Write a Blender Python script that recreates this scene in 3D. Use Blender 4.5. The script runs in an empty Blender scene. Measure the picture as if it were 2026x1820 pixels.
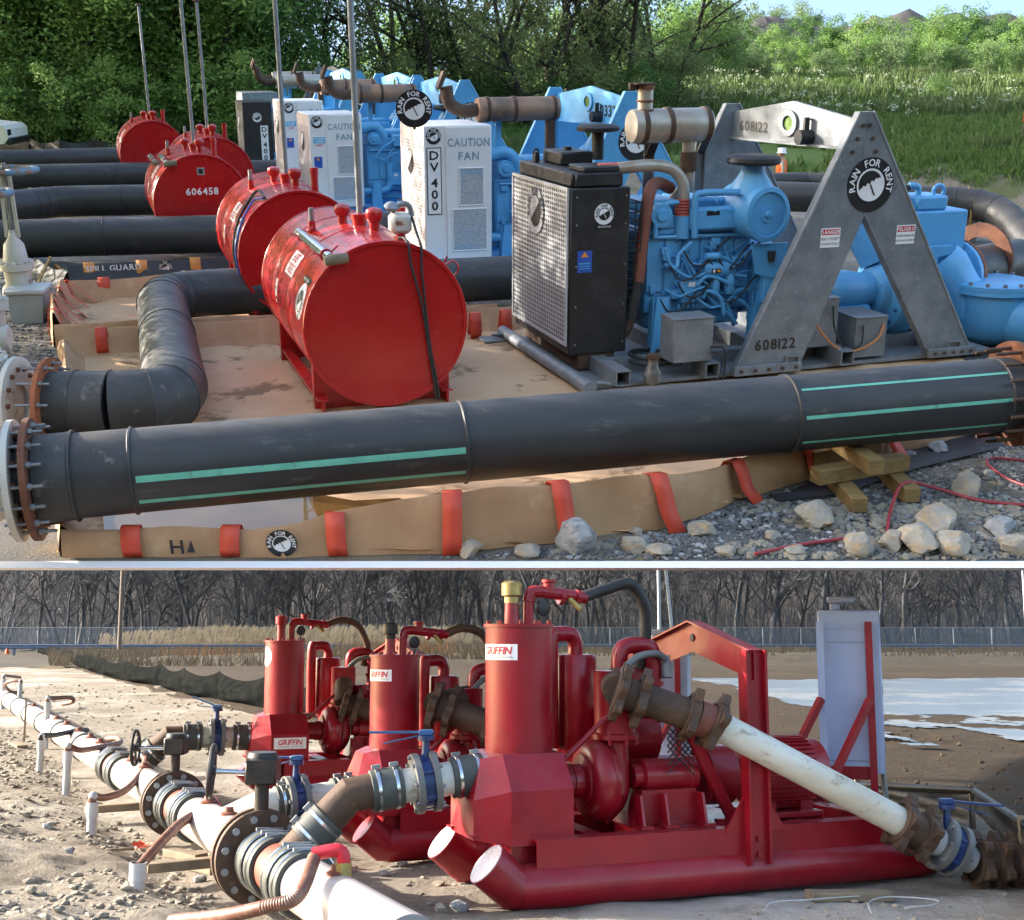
import bpy, bmesh, math, random
from math import sin, cos, pi, radians, sqrt, atan2, atan, tan
from mathutils import Vector, Matrix, noise

random.seed(7)
scene = bpy.context.scene
COL = scene.collection

# ---------------------------------------------------------------- camera
# Two work sites share one view: the lower site is level ground, the upper
# site lies on a terrace that climbs away above it behind a white edge board.
F_PX, CX_PX, CY_PX = 2400.0, 1013.0, 910.0
CAM_H_LOW, CAM_H_UP = 1.70, 3.60
PITCH_LOW = atan((1250 - CY_PX) / F_PX)
PITCH_UP = -atan((CY_PX - 90) / F_PX)
TILT = PITCH_LOW - PITCH_UP
UPPER = Matrix.Translation((0, 0, CAM_H_LOW)) @ Matrix.Rotation(TILT, 4, 'X') @ Matrix.Translation((0, 0, -CAM_H_UP))

cam_data = bpy.data.cameras.new('camera')
cam_data.sensor_fit = 'HORIZONTAL'
cam_data.sensor_width = 36.0
cam_data.lens = F_PX / 2026.0 * 36.0
cam_data.clip_start = 0.05
cam_data.clip_end = 2000.0
cam = bpy.data.objects.new('camera', cam_data)
cam.location = (0, 0, CAM_H_LOW)
cam.rotation_euler = (pi / 2 + PITCH_LOW, 0, 0)
COL.objects.link(cam)
scene.camera = cam

# ---------------------------------------------------------------- sky and sun
SUN_AZ = radians(-82)      # clockwise from +Y: from the left, a little beyond
SUN_EL = radians(22)
world = bpy.data.worlds.new('World')
scene.world = world
world.use_nodes = True
wn = world.node_tree
sky = wn.nodes.new('ShaderNodeTexSky')
sky.sky_type = 'NISHITA'
sky.sun_disc = False
sky.sun_elevation = SUN_EL
sky.sun_rotation = SUN_AZ
sky.air_density = 1.0
sky.dust_density = 3.0
sky.ozone_density = 1.0
wn.nodes['Background'].inputs['Strength'].default_value = 0.15
wn.links.new(sky.outputs['Color'], wn.nodes['Background'].inputs['Color'])

sun_data = bpy.data.lights.new('sun', 'SUN')
sun_data.energy = 3.9
sun_data.angle = radians(0.6)
sun_data.color = (1.0, 0.93, 0.82)
sun = bpy.data.objects.new('sun', sun_data)
sd = Vector((sin(SUN_AZ) * cos(SUN_EL), cos(SUN_AZ) * cos(SUN_EL), sin(SUN_EL)))
sun.rotation_euler = sd.to_track_quat('Z', 'Y').to_euler()
sun.location = (-30, 20, 40)
COL.objects.link(sun)

scene.view_settings.view_transform = 'Standard'
scene.view_settings.look = 'None'
scene.view_settings.gamma = 1.0
scene.view_settings.exposure = 2.05
scene.view_settings.use_curve_mapping = False
scene.cycles.max_bounces = 5
scene.cycles.adaptive_threshold = 0.025
scene.cycles.transparent_max_bounces = 12
scene.cycles.use_denoising = True

# ---------------------------------------------------------------- helpers
def up_px(x, y, z=0.0, depth=None, low=False):
    """a point of a site (its own level frame) seen at a picture position, on the plane z or at a depth"""
    t = PITCH_LOW if low else PITCH_UP
    h = CAM_H_LOW if low else CAM_H_UP
    u = (x - CX_PX) / F_PX
    v = -(y - CY_PX) / F_PX
    r = Vector((u, cos(t) - v * sin(t), sin(t) + v * cos(t)))
    k = (z - h) / r.z if depth is None else depth / r.y
    return Vector((0, 0, h)) + r * k

def low_px(x, y, z=0.0, depth=None):
    return up_px(x, y, z, depth, True)

def basis(d):
    d = Vector(d).normalized()
    a = Vector((0, 0, 1)) if abs(d.z) < 0.95 else Vector((1, 0, 0))
    x = a.cross(d).normalized()
    return x, d.cross(x).normalized(), d

class MB:
    def __init__(s):
        s.v = []; s.f = []
    def add(s, vs, fs):
        n = len(s.v)
        s.v.extend([tuple(p) for p in vs]); s.f.extend([tuple(i + n for i in f) for f in fs])
        return s
    def box(s, lo, hi, ch=0.0, m=None):
        c = [(a + b) / 2 for a, b in zip(lo, hi)]
        h = [abs(b - a) / 2 for a, b in zip(lo, hi)]
        ch = min(ch, min(h) * 0.45)
        if ch <= 0:
            vs = [(c[0] + sx * h[0], c[1] + sy * h[1], c[2] + sz * h[2]) for sz in (-1, 1) for sy in (-1, 1) for sx in (-1, 1)]
            fs = [(0, 2, 3, 1), (4, 5, 7, 6), (0, 1, 5, 4), (2, 6, 7, 3), (0, 4, 6, 2), (1, 3, 7, 5)]
        else:
            vs = []; idx = {}
            for sx in (-1, 1):
                for sy in (-1, 1):
                    for sz in (-1, 1):
                        for k in range(3):
                            p = [sx * (h[0] - ch), sy * (h[1] - ch), sz * (h[2] - ch)]
                            sg = (sx, sy, sz)
                            p[k] = sg[k] * h[k]
                            idx[(sx, sy, sz, k)] = len(vs)
                            vs.append((c[0] + p[0], c[1] + p[1], c[2] + p[2]))
            fs = []
            I = idx
            for k in range(3):
                a, b = [(1, 2), (2, 0), (0, 1)][k]
                for sg in (-1, 1):
                    q = []
                    for sa, sb in ((-1, -1), (1, -1), (1, 1), (-1, 1)):
                        t = [0, 0, 0]; t[k] = sg; t[a] = sa; t[b] = sb
                        q.append(I[(t[0], t[1], t[2], k)])
                    fs.append(tuple(q if sg > 0 else q[::-1]))
            for k in range(3):
                a, b = [(1, 2), (2, 0), (0, 1)][k]
                for sa in (-1, 1):
                    for sb in (-1, 1):
                        t = [0, 0, 0]; t[a] = sa; t[b] = sb
                        t0 = list(t); t0[k] = -1; t1 = list(t); t1[k] = 1
                        q = [I[(*t0, a)], I[(*t1, a)], I[(*t1, b)], I[(*t0, b)]]
                        fs.append(tuple(q if sa * sb < 0 else q[::-1]))
            for sx in (-1, 1):
                for sy in (-1, 1):
                    for sz in (-1, 1):
                        q = [I[(sx, sy, sz, 0)], I[(sx, sy, sz, 1)], I[(sx, sy, sz, 2)]]
                        fs.append(tuple(q if sx * sy * sz > 0 else q[::-1]))
        if m is not None:
            vs = [tuple(m @ Vector(p)) for p in vs]
        return s.add(vs, fs)
    def bar(s, p0, p1, w, h, up=(0, 0, 1), ch=0.0):
        """square bar from p0 to p1, w across, h along up"""
        p0 = Vector(p0); p1 = Vector(p1); d = p1 - p0; L = d.length; d.normalize()
        u = Vector(up); x = d.cross(u)
        if x.length < 1e-4:
            x = d.cross(Vector((1, 0, 0)))
        x.normalize(); u = x.cross(d).normalized()
        m = Matrix(((x.x, d.x, u.x, p0.x), (x.y, d.y, u.y, p0.y), (x.z, d.z, u.z, p0.z), (0, 0, 0, 1)))
        return s.box((-w / 2, 0, -h / 2), (w / 2, L, h / 2), ch, m)
    def cyl(s, p0, p1, r0, r1=None, n=16, cap=True):
        r1 = r0 if r1 is None else r1
        return s.lathe(p0, Vector(p1) - Vector(p0), [(r0, 0.0), (r1, 1.0)], n, cap, True)
    def lathe(s, o, d, prof, n=20, cap=True, rel=False):
        """profile of (radius, distance along d from o); rel: distance as a share of |d|"""
        o = Vector(o); d = Vector(d); L = d.length if rel else 1.0
        x, y, z = basis(d)
        vs = []; fs = []
        for r, h in prof:
            for i in range(n):
                a = 2 * pi * i / n
                vs.append(o + z * (h * L) + x * (r * cos(a)) + y * (r * sin(a)))
        for k in range(len(prof) - 1):
            for i in range(n):
                j = (i + 1) % n
                fs.append((k * n + i, k * n + j, (k + 1) * n + j, (k + 1) * n + i))
        if cap:
            if prof[0][0] > 1e-5: fs.append(tuple(range(n))[::-1])
            if prof[-1][0] > 1e-5: fs.append(tuple((len(prof) - 1) * n + i for i in range(n)))
        return s.add(vs, fs)
    def tube(s, pts, r, n=10, cap=True, smooth=0, rib=0.0):
        pts = [Vector(p) for p in pts]
        if smooth: pts = spline(pts, smooth)
        rs = r if isinstance(r, (list, tuple)) else [r] * len(pts)
        if len(rs) != len(pts):
            rs = [rs[0] + (rs[-1] - rs[0]) * i / (len(pts) - 1) for i in range(len(pts))]
        vs = []; fs = []
        x = None
        for k, p in enumerate(pts):
            d = (pts[min(k + 1, len(pts) - 1)] - pts[max(k - 1, 0)])
            if d.length < 1e-7: d = Vector((0, 0, 1))
            d.normalize()
            if x is None:
                x, y, _ = basis(d)
            else:
                x = (x - d * x.dot(d)); x.normalize(); y = d.cross(x)
            rr = rs[k] * (1 + (rib if k % 2 else -rib))
            for i in range(n):
                a = 2 * pi * i / n
                vs.append(p + x * (rr * cos(a)) + y * (rr * sin(a)))
        for k in range(len(pts) - 1):
            for i in range(n):
                j = (i + 1) % n
                fs.append((k * n + i, k * n + j, (k + 1) * n + j, (k + 1) * n + i))
        if cap:
            fs.append(tuple(range(n))[::-1]); fs.append(tuple((len(pts) - 1) * n + i for i in range(n)))
        return s.add(vs, fs)
    def prism(s, poly, d, o=(0, 0, 0), ex=(1, 0, 0), ey=(0, 0, 1)):
        """flat outline (list of u, v) in the plane o + u ex + v ey, thickened by the vector d"""
        o = Vector(o); ex = Vector(ex); ey = Vector(ey); d = Vector(d); n = len(poly)
        a = [o + ex * u + ey * v for u, v in poly]
        vs = a + [p + d for p in a]
        fs = [tuple(range(n)), tuple(range(2 * n - 1, n - 1, -1))]
        for i in range(n):
            j = (i + 1) % n
            fs.append((i, i + n, j + n, j))
        return s.add(vs, fs)
    def ring(s, o, d, r0, r1, t, n=28):
        """flat washer with a hole: inner r0, outer r1, thickness t along d"""
        return s.lathe(o, Vector(d).normalized(), [(r0, 0), (r1, 0), (r1, t), (r0, t), (r0, 0)], n, False)
    def torus(s, o, d, R, r, n=28, m=8):
        x, y, z = basis(d); o = Vector(o)
        pts = [o + x * (R * cos(2 * pi * i / n)) + y * (R * sin(2 * pi * i / n)) for i in range(n)]
        vs = []; fs = []
        for i, p in enumerate(pts):
            c = (p - o).normalized()
            for j in range(m):
                a = 2 * pi * j / m
                vs.append(p + c * (r * cos(a)) + z * (r * sin(a)))
        for i in range(n):
            for j in range(m):
                fs.append((i * m + j, ((i + 1) % n) * m + j, ((i + 1) % n) * m + (j + 1) % m, i * m + (j + 1) % m))
        return s.add(vs, fs)
    def bolts(s, o, d, R, k, r=0.014, h=0.02, n=6, a0=0.1):
        x, y, z = basis(d); o = Vector(o)
        for i in range(k):
            a = a0 + 2 * pi * i / k
            p = o + x * (R * cos(a)) + y * (R * sin(a))
            s.cyl(p, p + z * h, r, r, n)
        return s
    def sphere(s, c, r, n=12, m=8, sc=(1, 1, 1)):
        c = Vector(c); vs = [c + Vector((0, 0, -r * sc[2]))]; fs = []
        for j in range(1, m):
            t = -pi / 2 + pi * j / m
            for i in range(n):
                a = 2 * pi * i / n
                vs.append(c + Vector((r * sc[0] * cos(t) * cos(a), r * sc[1] * cos(t) * sin(a), r * sc[2] * sin(t))))
        vs.append(c + Vector((0, 0, r * sc[2])))
        for i in range(n):
            fs.append((0, 1 + (i + 1) % n, 1 + i))
            fs.append((len(vs) - 1, 1 + (m - 2) * n + i, 1 + (m - 2) * n + (i + 1) % n))
        for j in range(m - 2):
            for i in range(n):
                a = 1 + j * n + i; b = 1 + j * n + (i + 1) % n
                fs.append((a, b, b + n, a + n))
        return s.add(vs, fs)
    def mesh(s, name, angle=40):
        me = bpy.data.meshes.new(name)
        me.from_pydata(s.v, [], s.f)
        if angle:
            me.shade_smooth()
            me.set_sharp_from_angle(angle=radians(angle))
        return me
    def build(s, name, mt, parent=None, angle=40):
        return link(name, s.mesh(name, angle), mt, parent)

def link(name, me, mt, parent=None):
    if mt is not None and not me.materials:
        me.materials.append(mats(mt) if isinstance(mt, str) else mt)
    o = bpy.data.objects.new(name, me)
    COL.objects.link(o)
    if parent is not None: o.parent = parent
    return o

def spline(pts, k):
    """points along a smooth curve through pts, k steps a span"""
    P = [Vector(p) for p in pts]
    P = [P[0] * 2 - P[1]] + P + [P[-1] * 2 - P[-2]]
    out = []
    for i in range(1, len(P) - 2):
        a, b, c, d = P[i - 1:i + 3]
        for j in range(k):
            t = j / k
            out.append(0.5 * ((2 * b) + (c - a) * t + (2 * a - 5 * b + 4 * c - d) * t * t + (3 * b - a - 3 * c + d) * t ** 3))
    out.append(P[-2])
    return out

SITE = ['up']
UP_ROOTS = []
def tag(o, label, cat, group=None, kind=None):
    if label: o['label'] = label
    if cat: o['category'] = cat
    if group: o['group'] = group
    if kind: o['kind'] = kind
    if SITE[0] == 'up' and o.parent is None: UP_ROOTS.append(o)
    return o
def thing(name, label, cat, loc=(0, 0, 0), rz=0.0, group=None):
    o = bpy.data.objects.new(name, None)
    o.empty_display_size = 0.1
    COL.objects.link(o)
    o.location = loc; o.rotation_euler = (0, 0, rz)
    return tag(o, label, cat, group)
def setting(o, kind='structure', label=None):
    o['kind'] = kind
    if label: o['label'] = label
    if SITE[0] == 'up' and o.parent is None: UP_ROOTS.append(o)
    return o
def copy_tree(o, parent=None):
    c = o.copy(); COL.objects.link(c)
    if parent is not None: c.parent = parent
    elif SITE[0] == 'up': UP_ROOTS.append(c)
    for ch in KIDS(o): copy_tree(ch, c)
    return c
def KIDS(o):
    return [x for x in ALLKIDS.get(o.name, [])] if False else list(o.children)

# ---------------------------------------------------------------- materials
MATS = {}
def mats(n):
    return MATS[n]
def paint(name, c, r=0.5, m=0.0, c2=None, ns=3.0, lo=0.45, hi=0.7, bump=0.0, bs=60.0, c3=None, n3=25.0, lo3=0.6, hi3=0.68, r2=None, coat=0.0, spec=0.5, trans=None, stretch=None, world_space=False, dust=None):
    mt = bpy.data.materials.new(name); mt.use_nodes = True
    nt = mt.node_tree; N = nt.nodes; Lk = nt.links
    b = N['Principled BSDF']
    b.inputs['Metallic'].default_value = m
    b.inputs['Roughness'].default_value = r
    b.inputs['Specular IOR Level'].default_value = spec
    b.inputs['Coat Weight'].default_value = coat
    b.inputs['Coat Roughness'].default_value = 0.08
    tc = N.new('ShaderNodeTexCoord')
    oi = N.new('ShaderNodeObjectInfo')
    ad = N.new('ShaderNodeVectorMath'); ad.operation = 'ADD'
    mu = N.new('ShaderNodeMath'); mu.operation = 'MULTIPLY'; mu.inputs[1].default_value = 37.0
    Lk.new(oi.outputs['Random'], mu.inputs[0])
    Lk.new(tc.outputs['Object'], ad.inputs[0])
    if not world_space: Lk.new(mu.outputs[0], ad.inputs[1])
    vec = ad.outputs[0]
    if stretch:
        mp = N.new('ShaderNodeMapping'); mp.inputs['Scale'].default_value = stretch
        Lk.new(vec, mp.inputs['Vector']); vec = mp.outputs[0]
    def ns_(sc, det=6.0, ro=0.6):
        t = N.new('ShaderNodeTexNoise'); t.inputs['Scale'].default_value = sc
        t.inputs['Detail'].default_value = det; t.inputs['Roughness'].default_value = ro
        Lk.new(vec, t.inputs['Vector']); return t
    def ramp(src, a, z, ca, cz):
        rp = N.new('ShaderNodeValToRGB')
        rp.color_ramp.elements[0].position = a; rp.color_ramp.elements[1].position = z
        rp.color_ramp.elements[0].color = ca; rp.color_ramp.elements[1].color = cz
        Lk.new(src, rp.inputs['Fac']); return rp
    def c4(q): return (q[0], q[1], q[2], 1.0)
    col = None
    if c2 is None: c2 = tuple(x * 0.8 for x in c)
    t1 = ns_(ns)
    rp = ramp(t1.outputs['Fac'], lo, hi, c4(c), c4(c2)); col = rp.outputs['Color']
    if c3 is not None:
        t3 = ns_(n3, 8.0, 0.7)
        f3 = ramp(t3.outputs['Fac'], lo3, hi3, (0, 0, 0, 1), (1, 1, 1, 1))
        mx = N.new('ShaderNodeMixRGB'); Lk.new(f3.outputs['Color'], mx.inputs['Fac'])
        Lk.new(col, mx.inputs['Color1']); mx.inputs['Color2'].default_value = c4(c3); col = mx.outputs['Color']
    if dust:
        ge = N.new('ShaderNodeNewGeometry'); sx = N.new('ShaderNodeSeparateXYZ'); Lk.new(ge.outputs['Normal'], sx.inputs[0])
        m1 = N.new('ShaderNodeMapRange'); m1.inputs['From Min'].default_value = 0.15; m1.inputs['From Max'].default_value = 1.0; Lk.new(sx.outputs['Z'], m1.inputs['Value'])
        td = ns_(7.0, 7.0, 0.65); rd_ = ramp(td.outputs['Fac'], 0.32, 0.72, (0, 0, 0, 1), (1, 1, 1, 1))
        m2 = N.new('ShaderNodeMath'); m2.operation = 'MULTIPLY'; Lk.new(m1.outputs[0], m2.inputs[0]); Lk.new(rd_.outputs['Color'], m2.inputs[1])
        m3 = N.new('ShaderNodeMath'); m3.operation = 'MULTIPLY'; m3.inputs[1].default_value = dust; Lk.new(m2.outputs[0], m3.inputs[0])
        md = N.new('ShaderNodeMixRGB'); Lk.new(m3.outputs[0], md.inputs['Fac']); Lk.new(col, md.inputs['Color1']); md.inputs['Color2'].default_value = (0.27, 0.23, 0.18, 1); col = md.outputs['Color']
    Lk.new(col, b.inputs['Base Color'])
    if r2 is not None:
        t2 = ns_(ns * 2.3)
        mr = N.new('ShaderNodeMapRange'); mr.inputs['From Min'].default_value = 0.35; mr.inputs['From Max'].default_value = 0.7
        mr.inputs['To Min'].default_value = r; mr.inputs['To Max'].default_value = r2
        Lk.new(t2.outputs['Fac'], mr.inputs['Value']); Lk.new(mr.outputs[0], b.inputs['Roughness'])
    if bump:
        tb = ns_(bs, 5.0)
        bp = N.new('ShaderNodeBump'); bp.inputs['Strength'].default_value = bump; bp.inputs['Distance'].default_value = 0.02
        Lk.new(tb.outputs['Fac'], bp.inputs['Height']); Lk.new(bp.outputs[0], b.inputs['Normal'])
    if trans:
        tr = N.new('ShaderNodeBsdfTranslucent'); Lk.new(col, tr.inputs['Color'])
        ms = N.new('ShaderNodeMixShader'); ms.inputs['Fac'].default_value = trans
        Lk.new(b.outputs[0], ms.inputs[1]); Lk.new(tr.outputs[0], ms.inputs[2])
        Lk.new(ms.outputs[0], N['Material Output'].inputs['Surface'])
    MATS[name] = mt
    return mt

def leafmat(name, c, c2, c3, trans=0.42):
    """leaf colour that changes from tree to tree, clump to clump and leaf to leaf"""
    mt = paint(name, c, 0.6, 0, c2, 0.55, 0.35, 0.7, c3=c3, n3=6.0, lo3=0.5, hi3=0.65, trans=trans, spec=0.25)
    return mt

paint('red_tank', (0.41, 0.009, 0.011), 0.22, 0, (0.35, 0.008, 0.009), 1.2, 0.4, 0.75, bump=0.02, bs=3, r2=0.34, coat=0.25, c3=(0.33, 0.03, 0.025), n3=9, lo3=0.66, hi3=0.8, dust=0.12)
paint('red_pump', (0.27, 0.004, 0.013), 0.28, 0, (0.18, 0.003, 0.009), 3.0, 0.4, 0.75, bump=0.07, bs=60, r2=0.48, coat=0.12, spec=0.4, c3=(0.11, 0.045, 0.034), n3=18, lo3=0.65, hi3=0.71, dust=0.13)
paint('hdpe', (0.026, 0.027, 0.029), 0.42, 0, (0.040, 0.041, 0.043), 2.5, 0.4, 0.7, bump=0.05, bs=12, r2=0.62, c3=(0.12, 0.115, 0.10), n3=6.5, lo3=0.58, hi3=0.78, stretch=(0.35, 1, 1), dust=0.30)
paint('hdpe_scuffed', (0.026, 0.027, 0.029), 0.5, 0, (0.045, 0.044, 0.044), 2.0, 0.4, 0.7, bump=0.05, bs=30, r2=0.68, c3=(0.20, 0.185, 0.16), n3=5.0, lo3=0.60, hi3=0.78, dust=0.30)
paint('mint', (0.16, 0.50, 0.37), 0.5, 0, (0.12, 0.40, 0.30), 5, bump=0, c3=(0.09, 0.16, 0.13), n3=11, lo3=0.58, hi3=0.7)
paint('galv', (0.22, 0.235, 0.25), 0.52, 0.35, (0.13, 0.145, 0.16), 4.0, 0.35, 0.7, bump=0.03, bs=50, r2=0.68, c3=(0.34, 0.35, 0.36), n3=22, lo3=0.58, hi3=0.7, dust=0.25)
paint('steel_grey', (0.26, 0.27, 0.28), 0.42, 0.6, (0.17, 0.17, 0.17), 7, r2=0.6)
paint('grille_metal', (0.40, 0.41, 0.42), 0.5, 0.3, (0.30, 0.30, 0.31), 5, r2=0.6)
paint('chrome', (0.62, 0.63, 0.65), 0.22, 1.0, (0.5, 0.5, 0.5), 9)
paint('blue', (0.10, 0.37, 0.66), 0.38, 0, (0.085, 0.31, 0.57), 3.0, 0.4, 0.7, bump=0.03, bs=30, r2=0.5, coat=0.15, c3=(0.05, 0.14, 0.24), n3=13, lo3=0.60, hi3=0.75, dust=0.22)
paint('blue_dark', (0.035, 0.16, 0.34), 0.5, 0, (0.03, 0.11, 0.22), 3.0)
paint('valve_blue', (0.010, 0.032, 0.13), 0.4, 0, (0.016, 0.032, 0.075), 8, bump=0.05)
paint('lever_blue', (0.030, 0.10, 0.25), 0.4, 0, (0.03, 0.075, 0.16), 12, bump=0.05)
paint('black_metal', (0.012, 0.012, 0.013), 0.42, 0, (0.025, 0.025, 0.025), 5, r2=0.6)
paint('black_rubber', (0.014, 0.014, 0.014), 0.62, 0, (0.03, 0.03, 0.028), 9)
paint('white_paint', (0.74, 0.73, 0.72), 0.4, 0, (0.68, 0.66, 0.65), 2.0, 0.45, 0.75, bump=0.01, r2=0.5, c3=(0.5, 0.45, 0.4), n3=18, lo3=0.70, hi3=0.8)
paint('pink_white', (0.70, 0.60, 0.57), 0.45, 0, (0.60, 0.50, 0.47), 2.0, 0.45, 0.75)
paint('board_white', (0.90, 0.90, 0.90), 0.5, 0, (0.87, 0.87, 0.87), 2.0)
paint('decal_white', (0.80, 0.80, 0.80), 0.45, 0, (0.72, 0.72, 0.72), 8)
paint('decal_black', (0.012, 0.012, 0.014), 0.4, 0, (0.02, 0.02, 0.02), 8)
paint('decal_red', (0.55, 0.015, 0.03), 0.45)
paint('decal_blue', (0.025, 0.09, 0.42), 0.45)
paint('decal_sky', (0.10, 0.42, 0.68), 0.45)
paint('decal_orange', (0.85, 0.30, 0.03), 0.45)
paint('decal_grey', (0.30, 0.31, 0.33), 0.45)
paint('decal_steel', (0.18, 0.28, 0.36), 0.45, 0, (0.30, 0.40, 0.46), 6)
paint('rust', (0.17, 0.062, 0.030), 0.75, 0.1, (0.09, 0.035, 0.02), 7, 0.4, 0.65, bump=0.12, bs=40, c3=(0.28, 0.12, 0.06), n3=20)
paint('rust_orange', (0.33, 0.10, 0.035), 0.75, 0, (0.20, 0.065, 0.03), 7, 0.4, 0.65, bump=0.10, bs=40)
paint('rust_dark', (0.060, 0.034, 0.022), 0.7, 0.15, (0.10, 0.055, 0.03), 6, 0.4, 0.7, bump=0.12, bs=40, c3=(0.16, 0.10, 0.055), n3=15)
paint('muffler_rust', (0.34, 0.20, 0.13), 0.6, 0.35, (0.15, 0.11, 0.085), 1.8, 0.42, 0.6, bump=0.03, c3=(0.36, 0.16, 0.08), n3=4, lo3=0.55, hi3=0.66)
paint('muffler_pale', (0.42, 0.39, 0.34), 0.42, 0.35, (0.34, 0.27, 0.20), 2.5, 0.45, 0.65, bump=0.03, c3=(0.28, 0.13, 0.06), n3=6, lo3=0.62, hi3=0.72)
paint('silicone', (0.38, 0.075, 0.045), 0.5, 0, (0.28, 0.06, 0.04), 9)
paint('pipe_brown', (0.20, 0.062, 0.038), 0.6, 0, (0.14, 0.05, 0.03), 6, bump=0.06)
paint('cast_cream', (0.56, 0.54, 0.48), 0.5, 0, (0.46, 0.43, 0.37), 3, 0.4, 0.7, bump=0.06, bs=20, c3=(0.22, 0.09, 0.04), n3=5, lo3=0.60, hi3=0.66)
paint('wheel_blue', (0.09, 0.22, 0.33), 0.55, 0, (0.22, 0.12, 0.06), 7, 0.42, 0.6, bump=0.1)
paint('tan_fabric', (0.47, 0.27, 0.14), 0.75, 0, (0.36, 0.20, 0.10), 1.6, 0.4, 0.7, bump=0.10, bs=14, c3=(0.55, 0.37, 0.22), n3=4.0, lo3=0.55, hi3=0.75)
paint('tan_floor', (0.56, 0.36, 0.20), 0.7, 0, (0.48, 0.29, 0.15), 0.9, 0.4, 0.65, bump=0.25, bs=5, c3=(0.21, 0.12, 0.05), n3=1.5, lo3=0.54, hi3=0.60)
paint('strap_red', (0.62, 0.070, 0.032), 0.55, 0, (0.52, 0.055, 0.03), 4, bump=0.05)
paint('strap_amber', (0.62, 0.25, 0.06), 0.6)
paint('black_fabric', (0.018, 0.018, 0.020), 0.6, 0, (0.035, 0.034, 0.033), 2.0, bump=0.10, bs=10, r2=0.45)
paint('grey_tarp', (0.13, 0.125, 0.115), 0.6, 0, (0.05, 0.05, 0.05), 1.5, 0.4, 0.6, bump=0.15, bs=6)
paint('water_brown', (0.10, 0.065, 0.02), 0.04, 0, (0.07, 0.045, 0.012), 1.5, spec=0.6)
paint('stream', (0.10, 0.085, 0.05), 0.10, 0, (0.08, 0.07, 0.04), 0.6)
paint('timber', (0.25, 0.16, 0.055), 0.75, 0, (0.17, 0.10, 0.035), 4, bump=0.15, bs=30, stretch=(1, 6, 6))
paint('timber_old', (0.22, 0.17, 0.11), 0.8, 0, (0.14, 0.11, 0.07), 5, bump=0.15, bs=30)
paint('hose_red', (0.34, 0.035, 0.045), 0.5)
paint('cable_orange', (0.50, 0.19, 0.06), 0.5)
paint('grey_plastic', (0.30, 0.33, 0.34), 0.5, 0, (0.25, 0.28, 0.29), 3)
paint('grey_plastic_lid', (0.46, 0.49, 0.50), 0.45)
paint('bottle', (0.09, 0.09, 0.085), 0.15, 0, (0.2, 0.19, 0.18), 12)
paint('rock', (0.38, 0.34, 0.27), 0.85, 0, (0.24, 0.22, 0.19), 1.3, 0.4, 0.7, bump=0.6, bs=5, c3=(0.40, 0.28, 0.15), n3=1.6, lo3=0.50, hi3=0.64)
paint('rock_grey', (0.24, 0.245, 0.25), 0.85, 0, (0.38, 0.38, 0.37), 1.4, 0.4, 0.7, bump=0.6, bs=5, c3=(0.17, 0.165, 0.155), n3=2.2, lo3=0.52, hi3=0.62)
paint('stone_dark', (0.085, 0.085, 0.085), 0.85, 0, (0.16, 0.157, 0.15), 2.2, 0.40, 0.62)
paint('stone_tan', (0.27, 0.24, 0.18), 0.85, 0, (0.17, 0.15, 0.12), 2.2, 0.40, 0.62)
paint('brass', (0.42, 0.30, 0.10), 0.42, 0.6, (0.25, 0.19, 0.08), 9)
paint('iron_black', (0.020, 0.018, 0.016), 0.5, 0.2, (0.05, 0.035, 0.025), 8, bump=0.08)
paint('coupling_rubber', (0.050, 0.056, 0.050), 0.62, 0, (0.075, 0.078, 0.068), 7, bump=0.05)
paint('flange_grey', (0.12, 0.125, 0.125), 0.5, 0.1, (0.17, 0.16, 0.14), 7, bump=0.05)
paint('pvc_white', (0.37, 0.33, 0.315), 0.32, 0, (0.33, 0.275, 0.25), 2.5, 0.45, 0.75, bump=0.01, c3=(0.28, 0.20, 0.14), n3=10, lo3=0.66, hi3=0.78)
paint('pvc_scratched', (0.62, 0.60, 0.52), 0.42, 0, (0.50, 0.45, 0.35), 2.5, 0.42, 0.7, bump=0.02, c3=(0.24, 0.18, 0.11), n3=9, lo3=0.55, hi3=0.68, stretch=(0.45, 1.2, 1.2))
paint('pvc_stub', (0.48, 0.48, 0.48), 0.35)
paint('hose_brown', (0.15, 0.060, 0.038), 0.5, 0, (0.20, 0.11, 0.075), 14, 0.45, 0.6)
paint('cabinet', (0.36, 0.42, 0.60), 0.45, 0, (0.30, 0.34, 0.47), 2)
paint('nose_sun_pale', (0.50, 0.40, 0.41), 0.35, 0, (0.60, 0.57, 0.57), 60, 0.48, 0.52)  # bright sun on the runner end plates, painted as a pale colour
paint('silt_grey', (0.013, 0.014, 0.014), 0.6, 0, (0.008, 0.009, 0.009), 3, 0.4, 0.65, bump=0.1, bs=8, spec=0.0)
paint('plastic_black', (0.007, 0.007, 0.008), 0.34, 0, (0.012, 0.012, 0.012), 6, bump=0.25, bs=18, r2=0.5, spec=0.22)
paint('orange_tape', (0.80, 0.09, 0.02), 0.5)
paint('vest_orange', (0.85, 0.14, 0.02), 0.7)
paint('vest_lime', (0.45, 0.70, 0.05), 0.7)
paint('shirt', (0.42, 0.37, 0.28), 0.8)
paint('trousers', (0.025, 0.03, 0.045), 0.8)
paint('skin', (0.36, 0.20, 0.13), 0.6)
paint('hat_white', (0.82, 0.82, 0.82), 0.3)
paint('glass_dark', (0.02, 0.025, 0.03), 0.08)
paint('pole_grey', (0.26, 0.27, 0.28), 0.5, 0.5, (0.17, 0.175, 0.18), 3, r2=0.65)
paint('pole_wood', (0.20, 0.165, 0.14), 0.85, 0, (0.13, 0.11, 0.10), 5)
paint('lamp_post', (0.34, 0.38, 0.44), 0.5, 0.4)
paint('guard_blue', (0.10, 0.15, 0.24), 0.5, 0.3)
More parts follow.
